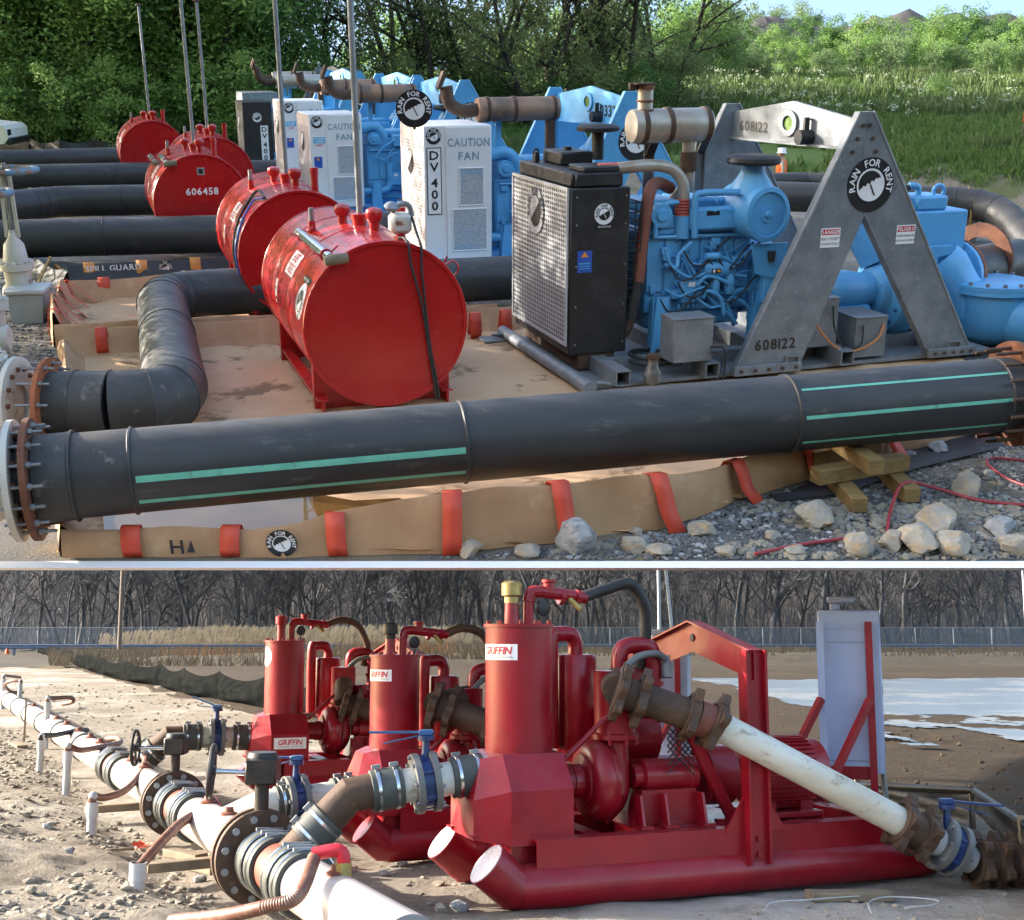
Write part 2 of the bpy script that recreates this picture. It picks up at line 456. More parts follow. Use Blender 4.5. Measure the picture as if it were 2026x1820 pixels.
paint('bark', (0.040, 0.033, 0.027), 0.9, 0, (0.075, 0.062, 0.05), 6, bump=0.2)
paint('bark_bare', (0.095, 0.099, 0.110), 0.9, 0, (0.050, 0.053, 0.062), 2.0)
paint('twig', (0.17, 0.178, 0.195), 0.9, 0, (0.085, 0.090, 0.10), 2.0)
paint('clod_pale', (0.26, 0.225, 0.175), 0.9, 0, (0.18, 0.155, 0.12), 2.0)
paint('clod_brown', (0.075, 0.050, 0.030), 0.9, 0, (0.05, 0.034, 0.022), 2.0)
paint('reed', (0.50, 0.43, 0.32), 0.85, 0, (0.30, 0.245, 0.17), 1.2, trans=0.35)
paint('dry_weed', (0.24, 0.19, 0.13), 0.9, 0, (0.15, 0.12, 0.09), 1.2)
paint('dry_orange', (0.42, 0.20, 0.09), 0.9, 0, (0.30, 0.15, 0.07), 1.2)
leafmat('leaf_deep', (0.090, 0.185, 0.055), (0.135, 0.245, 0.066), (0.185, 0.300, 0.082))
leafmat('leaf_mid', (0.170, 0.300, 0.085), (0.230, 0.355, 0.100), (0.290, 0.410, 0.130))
leafmat('leaf_willow', (0.200, 0.245, 0.095), (0.155, 0.205, 0.080), (0.275, 0.315, 0.135))
leafmat('leaf_pale', (0.170, 0.260, 0.105), (0.200, 0.280, 0.120), (0.235, 0.310, 0.150))
leafmat('grass', (0.125, 0.215, 0.055), (0.165, 0.245, 0.070), (0.235, 0.270, 0.115), 0.35)
leafmat('weed_olive', (0.115, 0.185, 0.060), (0.150, 0.205, 0.080), (0.210, 0.230, 0.120), 0.3)
paint('umbel', (0.46, 0.50, 0.34), 0.8, trans=0.3)

# ---------------------------------------------------------------- lettering and stickers
GLYPH = {}
def make_glyphs():
    chars = 'ABCDEFGHIJKLMNOPQRSTUVWXYZ0123456789-.'
    tmp = []
    for w, off in (('r', 0.0), ('b', 0.022)):
        for ch in chars:
            cu = bpy.data.curves.new('glyph', 'FONT'); cu.body = ch; cu.size = 1.0; cu.resolution_u = 2; cu.offset = off
            ob = bpy.data.objects.new('glyph', cu); COL.objects.link(ob); tmp.append((w, ch, ob, cu))
    dg = bpy.context.evaluated_depsgraph_get()
    for w, ch, ob, cu in tmp:
        ev = ob.evaluated_get(dg); me = ev.to_mesh()
        vs = [(v.co.x, v.co.y) for v in me.vertices]; fs = [tuple(p.vertices) for p in me.polygons]
        x0 = min(v[0] for v in vs); x1 = max(v[0] for v in vs)
        GLYPH[(w, ch)] = ([(v[0] - x0, v[1]) for v in vs], fs, x1 - x0)
        ev.to_mesh_clear()
    for w, ch, ob, cu in tmp:
        bpy.data.objects.remove(ob); bpy.data.curves.remove(cu)
make_glyphs()

def text_width(t, size, bold, gap):
    w = 0
    for ch in t:
        w += (0.30 if ch == ' ' else GLYPH[(bold, ch)][2] + gap) * size
    return w - gap * size

def plane_map(o, ex, ey):
    o = Vector(o); ex = Vector(ex).normalized(); ey = Vector(ey).normalized(); n = ex.cross(ey)
    return lambda u, v, h: o + ex * u + ey * v + n * h
def cyl_map(o, d, R, a0, flip=1):
    """on a cylinder round the axis d through o: v along the axis, u round it, a0 the middle angle"""
    x, y, z = basis(d); o = Vector(o)
    def f(u, v, h):
        a = a0 + flip * u / R
        return o + z * v + x * ((R + h) * cos(a)) + y * ((R + h) * sin(a))
    return f
def cyl_map2(o, d, R, a0, flip=1):
    """the same with u along the axis and v round it"""
    g = cyl_map(o, d, R, a0, flip)
    return lambda u, v, h: g(v, u, h)

def decal(parent, name, mp, items, h0=0.002, step=0.0015, names=None):
    """flat print built as thin raised sheets: one mesh a colour, the first is the sticker itself"""
    by = {}; order = []
    h = h0
    for it in items:
        k = it[0]; mt = it[-1] if not isinstance(it[-1], dict) else it[-2]
        opt = it[-1] if isinstance(it[-1], dict) else {}
        vs = []; fs = []
        if k == 'rect':
            _, cx, cy, w, hh = it[:5]; n = opt.get('n', 6)
            for j in range(n + 1):
                for i in range(n + 1): vs.append((cx + w * (i / n - 0.5), cy + hh * (j / n - 0.5)))
            for j in range(n):
                for i in range(n):
                    a = j * (n + 1) + i; fs.append((a, a + 1, a + n + 2, a + n + 1))
        elif k in ('disc', 'ring', 'sector'):
            cx, cy = it[1], it[2]
            if k == 'disc': r0, r1, a0, a1 = 0.0, it[3], 0, 2 * pi
            elif k == 'ring': r0, r1, a0, a1 = it[3], it[4], 0, 2 * pi
            else: r0, r1, a0, a1 = 0.0, it[3], it[4], it[5]
            n = opt.get('n', 32); m = 3
            for j in range(m + 1):
                rr = r0 + (r1 - r0) * j / m
                for i in range(n + 1):
                    a = a0 + (a1 - a0) * i / n; vs.append((cx + rr * cos(a), cy + rr * sin(a)))
            for j in range(m):
                for i in range(n):
                    a = j * (n + 1) + i; q = (a, a + n + 1, a + n + 2, a + 1)
                    fs.append(q)
        elif k == 'poly':
            vs = list(it[1]); fs = [tuple(range(len(vs)))]
        elif k == 'text':
            _, t, cx, cy, size = it[:5]
            bold = 'b' if opt.get('bold') else 'r'; gap = opt.get('gap', 0.10); sh = opt.get('shear', 0.0); sx = opt.get('sx', 1.0)
            arc = opt.get('arc')
            W = text_width(t, size, bold, gap) * sx; x = -W / 2
            for ch in t:
                if ch == ' ': x += 0.30 * size * sx; continue
                gv, gf, gw = GLYPH[(bold, ch)]
                n0 = len(vs)
                if arc:
                    mid = x + gw * size * sx / 2
                    a = opt.get('mid', pi / 2) - mid / arc
                    for px, py in gv:
                        lx = (px - gw / 2) * size * sx; ly = (py - 0.35) * size
                        vs.append((cx + (arc + ly) * cos(a) + lx * sin(a), cy + (arc + ly) * sin(a) - lx * cos(a)))
                else:
                    for px, py in gv:
                        vs.append((cx + x + px * size * sx + sh * (py - 0.35) * size, cy + (py - 0.35) * size))
                fs.extend([tuple(i + n0 for i in f) for f in gf])
                x += (gw + gap) * size * sx
        if mt not in by: by[mt] = MB(); order.append(mt)
        by[mt].add([mp(u, v, h) for u, v in vs], fs)
        h += step
    base = None
    for mt in order:
        nm = name if base is None else (names or {}).get(mt, 'lettering' if mt != 'decal_white' else 'print')
        o = by[mt].build(nm, mt, parent if base is None else base, 0)
        if base is None: base = o
    return base

def emblem_items(R, outer='decal_black', letter='decal_white', foot=False):
    """round badge: umbrella in a ring of lettering"""
    it = [('disc', 0, 0, R, outer), ('disc', 0, 0, R * 0.64, letter), ('ring', 0, 0, R * 0.60, R * 0.645, outer)]
    t = radians(27)
    cp = []
    r = R * 0.50; ox, oy = R * -0.02, R * 0.02
    for i in range(17):
        a = t + pi * i / 16; cp.append((ox + r * cos(a), oy + r * sin(a)))
    for i in range(1, 16):
        q = -1 + 2 * i / 16; d = abs(sin(q * pi * 2.5)) * 0.10 * R
        cp.append((ox + r * q * cos(t) - d * sin(t) * 1.0, oy + r * q * sin(t) + d * cos(t)))
    it.append(('poly', cp, outer))
    hx, hy = sin(t), -cos(t); w = R * 0.03; L = R * 0.46
    it.append(('poly', [(ox - w * cos(t), oy - w * sin(t)), (ox + w * cos(t), oy + w * sin(t)), (ox + hx * L + w * cos(t), oy + hy * L + w * sin(t)), (ox + hx * L - w * cos(t), oy + hy * L - w * sin(t))][::-1], outer))
    it.append(('text', 'RAIN', 0, 0, R * 0.36, letter, {'bold': 1, 'arc': R * 0.81, 'mid': pi * 0.93, 'gap': 0.08}))
    it.append(('text', 'FOR', 0, 0, R * 0.36, letter, {'bold': 1, 'arc': R * 0.81, 'mid': pi * 0.5, 'gap': 0.08}))
    it.append(('text', 'RENT', 0, 0, R * 0.36, letter, {'bold': 1, 'arc': R * 0.81, 'mid': pi * 0.07, 'gap': 0.08}))
    if foot:
        it.insert(1, ('rect', 0, -R * 1.18, R * 1.9, R * 0.34, letter))
        it.append(('text', '800-742-7246', 0, -R * 1.18, R * 0.24, outer, {'gap': 0.06}))
    return it
EMB = {'decal_white': 'ring', 'decal_black': 'lettering'}

# ================================================================ UPPER SITE: setting
SITE[0] = 'up'
GA = radians(19)          # the pump rows stand turned by this angle

def sst(a, b, x):
    t = max(0.0, min(1.0, (x - a) / (b - a))); return t * t * (3 - 2 * t)
def fb(x, y, s, k=4, seed=0.0):
    return noise.fractal(Vector((x * s + seed, y * s - seed, seed * 0.37)), 1.0, 2.0, k)

def z_up(x, y):
    right = sst(0.0, 6.0, x - (y - 34) * 0.05)
    sh = 0.10 * (x - 8)                        # the brook swings nearer on the right
    yy = y + sh
    trench = -1.25 * sst(28.5, 31.5, yy)
    bank = 1.25 * sst(38.5, 41.5, yy) + 0.75 * sst(40.0, 50, yy) + 1.0 * sst(48, 75, yy)
    z = right * (trench + bank) + (1 - right) * 0.9 * sst(46, 70, y)
    z += 0.5 * sst(70, 130, y) * sst(-10, 20, x)
    return z

def grid(name, mt, xs, ys, zf, parent=None, angle=60):
    vs = []; fs = []
    nx = len(xs(ys[0]))
    for y in ys:
        for x in xs(y): vs.append((x, y, zf(x, y)))
    for j in range(len(ys) - 1):
        for i in range(nx - 1):
            a = j * nx + i; fs.append((a, a + 1, a + nx + 1, a + nx))
    m = MB(); m.add(vs, fs)
    return m.build(name, mt, parent, angle)

# ground materials
def ground_mat(name, specs, bump=0.5, bs=30.0, rough=0.9):
    """specs: list of (colour, colour2, noise scale); blended one into the next by patchy noise"""
    mt = bpy.data.materials.new(name); mt.use_nodes = True
    nt = mt.node_tree; N = nt.nodes; Lk = nt.links; b = N['Principled BSDF']
    b.inputs['Roughness'].default_value = rough; b.inputs['Specular IOR Level'].default_value = 0.25
    tc = N.new('ShaderNodeTexCoord'); vec = tc.outputs['Object']
    col = None
    for k, (ca, cb, sc, msc, lo, hi) in enumerate(specs):
        t = N.new('ShaderNodeTexNoise'); t.inputs['Scale'].default_value = sc; t.inputs['Detail'].default_value = 8; t.inputs['Roughness'].default_value = 0.7
        Lk.new(vec, t.inputs['Vector'])
        rp = N.new('ShaderNodeValToRGB'); rp.color_ramp.elements[0].position = 0.35; rp.color_ramp.elements[1].position = 0.68
        rp.color_ramp.elements[0].color = (*ca, 1); rp.color_ramp.elements[1].color = (*cb, 1)
        Lk.new(t.outputs['Fac'], rp.inputs['Fac'])
        if col is None: col = rp.outputs['Color']
        else:
            t2 = N.new('ShaderNodeTexNoise'); t2.inputs['Scale'].default_value = msc; t2.inputs['Detail'].default_value = 6; t2.inputs['Roughness'].default_value = 0.65
            mp = N.new('ShaderNodeMapping'); mp.inputs['Location'].default_value = (11.3 * k, 4.1 * k, 0); Lk.new(vec, mp.inputs['Vector']); Lk.new(mp.outputs[0], t2.inputs['Vector'])
            r2 = N.new('ShaderNodeValToRGB'); r2.color_ramp.elements[0].position = lo; r2.color_ramp.elements[1].position = hi
            Lk.new(t2.outputs['Fac'], r2.inputs['Fac'])
            mx = N.new('ShaderNodeMixRGB'); Lk.new(r2.outputs['Color'], mx.inputs['Fac']); Lk.new(col, mx.inputs['Color1']); Lk.new(rp.outputs['Color'], mx.inputs['Color2']); col = mx.outputs['Color']
    Lk.new(col, b.inputs['Base Color'])
    tb = N.new('ShaderNodeTexNoise'); tb.inputs['Scale'].default_value = bs; tb.inputs['Detail'].default_value = 8; tb.inputs['Roughness'].default_value = 0.7
    Lk.new(vec, tb.inputs['Vector'])
    bp = N.new('ShaderNodeBump'); bp.inputs['Strength'].default_value = bump; bp.inputs['Distance'].default_value = 0.05
    Lk.new(tb.outputs['Fac'], bp.inputs['Height']); Lk.new(bp.outputs[0], b.inputs['Normal'])
    MATS[name] = mt; return mt
ground_mat('gravel_pad', [((0.10, 0.10, 0.10), (0.18, 0.176, 0.17), 40, 0, 0, 0), ((0.20, 0.16, 0.105), (0.27, 0.225, 0.155), 9, 0.45, 0.50, 0.62)], 0.8, 35)
ground_mat('meadow', [((0.075, 0.135, 0.028), (0.125, 0.165, 0.045), 1.2, 0, 0, 0), ((0.16, 0.15, 0.08), (0.20, 0.17, 0.10), 2.0, 0.18, 0.55, 0.70)], 0.6, 9)
ground_mat('brook_mud', [((0.19, 0.155, 0.11), (0.27, 0.23, 0.17), 3, 0, 0, 0), ((0.11, 0.12, 0.05), (0.13, 0.14, 0.06), 3, 0.8, 0.52, 0.6)], 0.7, 7)
ground_mat('spoil', [((0.050, 0.047, 0.046), (0.085, 0.079, 0.076), 0.5, 0, 0, 0)], 0.6, 2)

Y0 = 8.235
def xs_pad(y):
    w = 0.44 * y + 2.6; wl = 0.44 * y + 0.9 + 1.7 * sst(11, 20, y)
    n = 90
    return [-wl + (w + wl) * i / n for i in range(n + 1)]
ys = [Y0 + 0.12 * i for i in range(60)] + [Y0 + 7.2 + 0.4 * i for i in range(46)]
g = grid('ground', 'gravel_pad', xs_pad, ys, lambda x, y: 0.018 * fb(x, y, 1.7) * sst(Y0, Y0 + 0.4, y) + min(0, z_up(x, y)) - 0.004)
setting(g)
ys2 = [33.0 - 0.9 + 0.5 * i for i in range(46)] + [55 + 1.6 * i for i in range(60)]
def xs_far(y):
    w = 0.44 * y + 2.6
    return [-w + 2 * w * i / 100 for i in range(101)]
t = grid('grass_bank', 'meadow', xs_far, ys2, lambda x, y: z_up(x, y) + 0.10 * fb(x, y, 0.5) * sst(40, 46, y) - 0.012)
setting(t)
# eroded muddy foot of the bank along the brook
def mud_z(x, y): return z_up(x, y) + 0.07 * fb(x, y, 1.4, 5, 3.0) + 0.05
def xs_mud(y): return [2.2 + (16.5) * i / 90 for i in range(91)]
mudys = [31.0 + 0.2 * i for i in range(52)]
vs = []; fs = []
for j, y in enumerate(mudys):
    for x in xs_mud(y):
        yo = y - 0.10 * (x - 8)
        edge = 40.4 + 0.7 * fb(x, 0, 0.5, 4, 9.0)
        z = mud_z(x, yo)
        if y > edge: z -= (y - edge) * 0.6
        vs.append((x, yo, z))
nx = 91
for j in range(len(mudys) - 1):
    for i in range(nx - 1):
        a = j * nx + i; fs.append((a, a + 1, a + nx + 1, a + nx))
o = MB().add(vs, fs).build('muddy_bank', 'brook_mud', None, 60); setting(o)
o = MB().add([(2, 29.5, -1.13), (19, 27.5, -1.13), (19, 36.0, -1.13), (2, 37.6, -1.13)], [(0, 1, 2, 3)]).build('brook_water', 'stream', None, 0); setting(o)
# spoil heap far behind the trees
vs = []; fs = []
hx = [-2 + 1.2 * i for i in range(68)]; hy = [108 + 1.5 * i for i in range(16)]
for y in hy:
    for x in hx:
        t_ = sin(pi * (y - 108) / 22.5)
        prof = 2.2 * math.exp(-((x - 24) / 4.5) ** 2) + 2.6 * math.exp(-((x - 38) / 8.0) ** 2) + 2.6 * math.exp(-((x - 55) / 11.0) ** 2) + 3.0
        vs.append((x, y, 1.0 + prof * max(0, t_) * (0.9 + 0.28 * fb(x, y, 0.30, 5))))
n_ = len(hx)
for j in range(len(hy) - 1):
    for i in range(n_ - 1):
        a = j * n_ + i; fs.append((a, a + 1, a + n_ + 1, a + n_))
o = MB().add(vs, fs).build('spoil_hill', 'spoil', None, 60); setting(o)

# white board lying flat along the terrace edge, its front undercut
ya = up_px(1013, 1123.3).y; yb = up_px(1013, 1110.0).y
b = MB().prism([(ya, 0.0), (yb, 0.0), (yb, -0.05), (ya + 0.07, -0.05)], (11.2, 0, 0), (-5.0, 0, 0), (0, 1, 0), (0, 0, 1)).build('edge_board', 'board_white', None, 30)
tag(b, 'long white painted board edging the upper gravel yard above the bare-tree background', 'board')

# ---- foliage
def leaf_cloud(m, c, r, n, s, rng, flat=0.0, droop=0.0, sq=1.0):
    for _ in range(n):
        while True:
            p = Vector((rng.uniform(-1, 1), rng.uniform(-1, 1), rng.uniform(-1, 1)))
            if p.length <= 1: break
        k = 0.55 + 0.45 * p.length
        p = Vector((p.x * r * k, p.y * r * k, p.z * r * k * sq)) + Vector(c)
        d = Vector((rng.gauss(0, 1), rng.gauss(0, 1), rng.gauss(0, 0.6) - droop)).normalized()
        w = d.cross(Vector((rng.gauss(0, 1), rng.gauss(0, 1), rng.gauss(0, 1)))).normalized()
        L = s * rng.uniform(0.6, 1.4); W = L * (0.42 if not flat else flat)
        m.add([p - d * L * 0.5, p + w * W * 0.5, p + d * L * 0.5, p - w * W * 0.5], [(0, 1, 2, 3)])

def branch_path(p, d, L, rng, n=6, wob=0.18, lift=0.05):
    pts = [Vector(p)]; d = Vector(d).normalized()
    for i in range(n):
        d = (d + Vector((rng.gauss(0, wob), rng.gauss(0, wob), rng.gauss(0, wob * 0.6) + lift))).normalized()
        pts.append(pts[-1] + d * (L / n))
    return pts

def green_tree(seed, h, rad, base, clumps, per, leaf, cr=0.9, trunk=0.16, lean=0.0, droop=0.0, stems=1, sq=0.8):
    """trunk mesh with limbs and a crown mesh of leaf faces"""
    rng = random.Random(seed)
    tm = MB(); cm = MB(); tips = []
    for sidx in range(stems):
        a0 = rng.uniform(0, 2 * pi)
        dirv = Vector((lean + (0.35 * cos(a0) if stems > 1 else 0), (0.35 * sin(a0) if stems > 1 else 0), 1))
        tp = branch_path((0.15 * cos(a0) * (stems > 1), 0.15 * sin(a0) * (stems > 1), -0.1), dirv, h * 0.8, rng, 8, 0.10, 0.04)
        tm.tube(tp, [trunk * (1 - 0.09 * i) for i in range(len(tp))], 7)
        for k in range(7):
            i = rng.randint(2, len(tp) - 2); a = rng.uniform(0, 2 * pi)
            bp = branch_path(tp[i], (cos(a), sin(a), rng.uniform(0.3, 0.9)), rad * rng.uniform(0.6, 1.0), rng, 5, 0.2)
            tm.tube(bp, [trunk * 0.45 * (1 - 0.16 * q) for q in range(len(bp))], 5)
            tips += bp[2:]
        tips += tp[4:]
    for k in range(clumps):
        if k % 2 and tips:
            t = rng.choice(tips); c = Vector(t) + Vector((rng.gauss(0, 0.35), rng.gauss(0, 0.35), rng.gauss(0, 0.3)))
        else:
            u = rng.random(); hgt = base + (h - base) * u
            rr = rad * sqrt(max(0.05, sin(pi * (0.18 + 0.78 * u)))) * sqrt(rng.random()) * rng.uniform(0.8, 1.12)
            a = rng.uniform(0, 2 * pi)
            c = Vector((rr * cos(a) + lean * hgt, rr * sin(a), hgt + rng.gauss(0, 0.2)))
        leaf_cloud(cm, c, cr * rng.uniform(0.55, 1.25), per, leaf, rng, droop=droop, sq=sq)
    return tm.mesh('trunk', 60), cm.mesh('crown', 0)

TREES = {}
TREES['dense'] = [green_tree(s, 9.0, 3.0, 0.4, 165, 95, 0.19, 0.95) for s in (1, 2, 3)]
TREES['bush'] = [green_tree(s, 3.4, 2.0, 0.1, 90, 100, 0.145, 0.62, 0.06, stems=3) for s in (11, 12)]
TREES['willow'] = [green_tree(s, 9.5, 3.4, 2.4, 110, 60, 0.17, 0.80, 0.16, lean=l, droop=0.8, stems=3) for s, l in ((21, 0.12), (22, -0.10))]
TREES['sapling'] = [green_tree(s, 3.2, 0.75, 0.35, 46, 34, 0.13, 0.34, 0.035) for s in (31, 32)]
TREES['round'] = [green_tree(s, 6.5, 2.7, 0.2, 140, 85, 0.22, 0.85, 0.12) for s in (41, 42)]

GROUPS = {'dense': 'trees of the dense wood', 'bush': 'leafy bushes at the edge of the wood', 'willow': 'thin multi-stemmed trees', 'sapling': 'young trees on the meadow', 'round': 'trees along the far side of the meadow'}
def plant_tree(kind, k, x, y, sc, leaf, label, cat='tree', group=None, name=None, sx=1.0):
    tmesh, cmesh = TREES[kind][k % len(TREES[kind])]
    r = thing(name or {'bush': 'leafy_bush', 'sapling': 'young_tree'}.get(kind, 'leafy_tree'), label, cat, (x, y, z_up(x, y)), random.uniform(0, 6.28), group or GROUPS[kind])
    r.scale = (sc * sx, sc * sx, sc)
    if tmesh.materials: pass
    else: tmesh.materials.append(mats('bark'))
    key = (kind, k % len(TREES[kind]), leaf)
    if key not in TREES:
        me = cmesh if not cmesh.materials else cmesh.copy()
        if me.materials: me.materials.clear()
        me.materials.append(mats(leaf)); TREES[key] = me
    link('trunk', tmesh, None, r); link('crown', TREES[key], None, r)
    return r

# ---- the wood on the left
rng = random.Random(5)
for row, (dep, n) in enumerate(((47.5, 9), (51.5, 9), (57, 9))):
    for i in range(n):
        px = -70 + 720 * (i + 0.5 * (row % 2)) / (n - 1) + rng.uniform(-25, 25)
        x = (px - 1013) / F_PX * dep * 1.02
        if 585 < px < 760: continue
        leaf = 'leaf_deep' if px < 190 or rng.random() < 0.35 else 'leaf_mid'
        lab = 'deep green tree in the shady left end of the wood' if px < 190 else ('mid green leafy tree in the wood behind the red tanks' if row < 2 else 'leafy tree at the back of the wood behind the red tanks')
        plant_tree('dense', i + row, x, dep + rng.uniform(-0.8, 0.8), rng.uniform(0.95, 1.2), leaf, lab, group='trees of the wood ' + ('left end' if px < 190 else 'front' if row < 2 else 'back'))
for i, (px, dep, sc) in enumerate(((110, 46, 0.9), (215, 45.5, 0.8), (300, 45.6, 0.95), (385, 46, 0.8), (470, 46.2, 0.95), (560, 46.5, 0.9), (640, 47, 0.9))):
    plant_tree('bush', i, (px - 1013) / F_PX * dep * 1.02, dep, sc, 'leaf_mid' if i % 3 else 'leaf_deep', 'leafy bush along the black silt fence under the wood', 'bush')
# ---- thin stemmed trees behind the pump row
for i, (px, dep, sc, k) in enumerate(((720, 52, 0.95, 0), (800, 54, 1.05, 1), (885, 51, 1.0, 0), (965, 53, 1.05, 1), (1060, 50, 1.0, 1), (1140, 52, 1.1, 0), (1215, 51, 1.0, 0), (1290, 55, 0.95, 1), (930, 58, 1.1, 0), (1100, 60, 1.1, 1))):
    side = ['left', 'right'][px > 1000]
    plant_tree('willow', k, (px - 1013) / F_PX * dep * 1.02, dep, sc, 'leaf_willow', 'dark multi-stemmed tree with olive leaves behind the ' + ('white fan boxes' if px < 1000 else 'blue lifting frame'), group='thin stemmed trees ' + side)
for i in range(11):
    px = 640 + 74 * i; dep = 74 + rng.uniform(-3, 3)
    plant_tree('round', i, (px - 1013) / F_PX * dep * 1.02, dep, rng.uniform(0.62, 0.75) if px > 760 else 0.42, 'leaf_mid', 'far leafy tree seen between the dark thin trunks', group='trees seen between the trunks')
# low growth below the thin trees
for i in range(10):
    px = 660 + 72 * i; dep = 50 + rng.uniform(-1, 2)
    plant_tree('bush', i, (px - 1013) / F_PX * dep * 1.02, dep, rng.uniform(0.6, 0.85), 'leaf_willow' if i % 2 else 'leaf_deep', 'low bush under the thin trees behind the pump row', 'bush', group='bushes under the thin trees')
# ---- trees along the far edge of the meadow
for i, (px, dep, sc) in enumerate(((1330, 84, 1.05), (1385, 86, 0.95), (1440, 88, 0.75), (1490, 92, 0.68), (1545, 84, 0.82), (1600, 88, 0.80), (1655, 86, 0.86), (1700, 92, 0.78), (1750, 88, 0.80), (1800, 86, 0.92), (1850, 84, 0.95), (1900, 90, 0.84), (1950, 88, 0.84), (2000, 84, 0.92), (2050, 86, 0.9))):
    plant_tree('round', i, (px - 1013) / F_PX * dep * 1.02, dep, sc * 0.68, 'leaf_deep' if i % 3 else 'leaf_mid', 'round leafy tree in the row along the far meadow edge')
for i in range(12):
    px = 1345 + 62 * i + rng.uniform(-12, 12); dep = 78 + rng.uniform(-2, 2)
    plant_tree('bush', i, (px - 1013) / F_PX * dep * 1.02, dep, rng.uniform(0.45, 0.75), 'leaf_mid' if i % 2 else 'leaf_pale', 'low bush in front of the far tree row', 'bush', group='bushes before the far trees')
for i, (px, dep, sc, lab) in enumerate(((1530, 72, 0.62, 'slim young tree left of the hill gap in the meadow'), (1640, 70, 0.74, 'pale cone-shaped young tree left of the feathery sapling'), (1707, 69, 0.92, 'tall feathery pale sapling standing alone in the meadow'), (1795, 71, 0.66, 'small yellow-green sapling right of the feathery one'), (1893, 70, 0.80, 'bright young tree before the dark trees on the right'), (1240, 70, 0.7, 'young tree at the left end of the meadow'), (1300, 71, 0.7, 'second young tree from the left end of the meadow'), (1420, 73, 0.6, 'small young tree in front of the spoil hill'))):
    plant_tree('sapling', i, (px - 1013) / F_PX * dep * 1.02, dep, sc * 1.05, 'leaf_pale', lab, group='young trees on the meadow', sx=1.15)
plant_tree('bush', 1, (1806 - 1013) / F_PX * 56 * 1.02, 56, 0.40, 'leaf_mid', 'single round green shrub standing in the grass bank', 'bush', sx=0.8)
for i, (px, dep, sc) in enumerate(((1405, 150, 0.75), (1450, 152, 0.8), (1500, 150, 0.8), (1545, 155, 0.85))):
    plant_tree('round', i, (px - 1013) / F_PX * dep * 1.02, dep, sc * 1.1, 'leaf_pale', 'distant tree on the skyline behind the spoil hill', group='trees on the skyline')

# ---- unseen trees added out of view on the left to shade the yard
for i, y in enumerate((11.5, 13.2, 15.2, 17.2, 19.3, 21.6)):
    plant_tree('dense', i, -(0.44 * y + 1.8), y, 0.86 if i else 0.6, 'leaf_deep', 'slim unseen tree added close left of the yard to shade it', group='shade trees added close left of the yard', sx=0.5)
for i in range(7):
    y = 24 + 2.6 * i
    plant_tree('dense', i, -(0.44 * y + 2.0), y, 1.0, 'leaf_deep', 'unseen leafy tree added left of the yard to shade it', group='shade trees added left of the yard', sx=0.62)

# ---- grass and weeds of the bank: nobody could count them
def blades(name, mt, n, reg, hmin, hmax, seed, w=0.03, lean=0.35, clump=1):
    r = random.Random(seed); m = MB()
    while len(m.f) < n:
        x, y = reg(r)
        if x is None: continue
        for _ in range(clump):
            xx = x + r.gauss(0, 0.07); yy = y + r.gauss(0, 0.07)
            z = z_up(xx, yy) - 0.02
            h = r.uniform(hmin, hmax); a = r.uniform(0, 2 * pi); l = h * lean * r.uniform(0.3, 1.3)
            dx, dy = cos(a), sin(a)
            p = Vector((xx, yy, z)); q = Vector((-dy * w, dx * w, 0))
            t = p + Vector((dx * l, dy * l, h)); md = p + Vector((dx * l * 0.35, dy * l * 0.35, h * 0.6))
            m.add([p - q, p + q, md + q * 0.8, t, md - q * 0.8], [(0, 1, 2, 3, 4)])
    o = m.build(name, mt, None, 0)
    return o
def reg_grass(r):
    y = 33 + 42 * r.random() ** 1.3; x = r.uniform(-7, 0.44 * y + 2)
    yy = y + 0.1 * (x - 8)
    if (yy < 40.0 and x > -0.5) or fb(x, y, 0.22, 3, 5.0) < -0.3: return None, None
    return x, y
o = blades('meadow_grass', 'grass', 70000, reg_grass, 0.14, 0.42, 61, 0.028, 0.5, 5)
setting(o, 'stuff', 'long green grass covering the bank behind the pumps')
def reg_weed(r):
    y = 42 + 34 * r.random(); x = r.uniform(-3, 0.44 * y + 2)
    if fb(x, y, 0.16, 3, 8.0) < 0.02: return None, None
    return x, y
o = blades('tall_weeds', 'weed_olive', 16000, reg_weed, 0.35, 0.9, 62, 0.03, 0.3, 6)
setting(o, 'stuff', 'tall olive weeds scattered over the meadow')
r_ = random.Random(63); m = MB()
for k in range(330):
    y = r_.uniform(48, 70); x = r_.uniform(10, 0.44 * y + 1) if r_.random() < 0.75 else r_.uniform(0, 12)
    if fb(x, y, 0.2, 3, 12.0) < -0.1: continue
    z = z_up(x, y) + r_.uniform(0.35, 0.9); c = Vector((x, y, z))
    for j in range(9):
        p = c + Vector((r_.gauss(0, 0.10), r_.gauss(0, 0.10), r_.gauss(0, 0.05))); s = r_.uniform(0.018, 0.04)
        a = r_.uniform(0, 3)
        m.add([p + Vector((s * cos(a), s * sin(a), s)), p + Vector((-s * sin(a), s * cos(a), 0)), p - Vector((s * cos(a), s * sin(a), s)), p + Vector((s * sin(a), -s * cos(a), 0))], [(0, 1, 2, 3)])
    m.add([c, c + Vector((0.006, 0, 0)), c + Vector((0.006, 0, -0.5)), c + Vector((0, 0, -0.5))], [(0, 1, 2, 3)])
o = m.build('white_umbels', 'umbel', None, 0); setting(o, 'stuff', 'white flower heads of tall weeds on the right of the meadow')
# dark growth at the foot of the wood
def reg_under(r):
    y = 45.2 + 6 * r.random(); x = r.uniform(-22, 3); return x, y
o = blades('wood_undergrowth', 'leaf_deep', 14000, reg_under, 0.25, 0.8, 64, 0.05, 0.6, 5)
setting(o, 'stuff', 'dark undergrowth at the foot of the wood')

# ================================================================ UPPER SITE: fuel tanks
EXU = Vector((cos(GA), sin(GA), 0)); EYU = Vector((-sin(GA), cos(GA), 0))

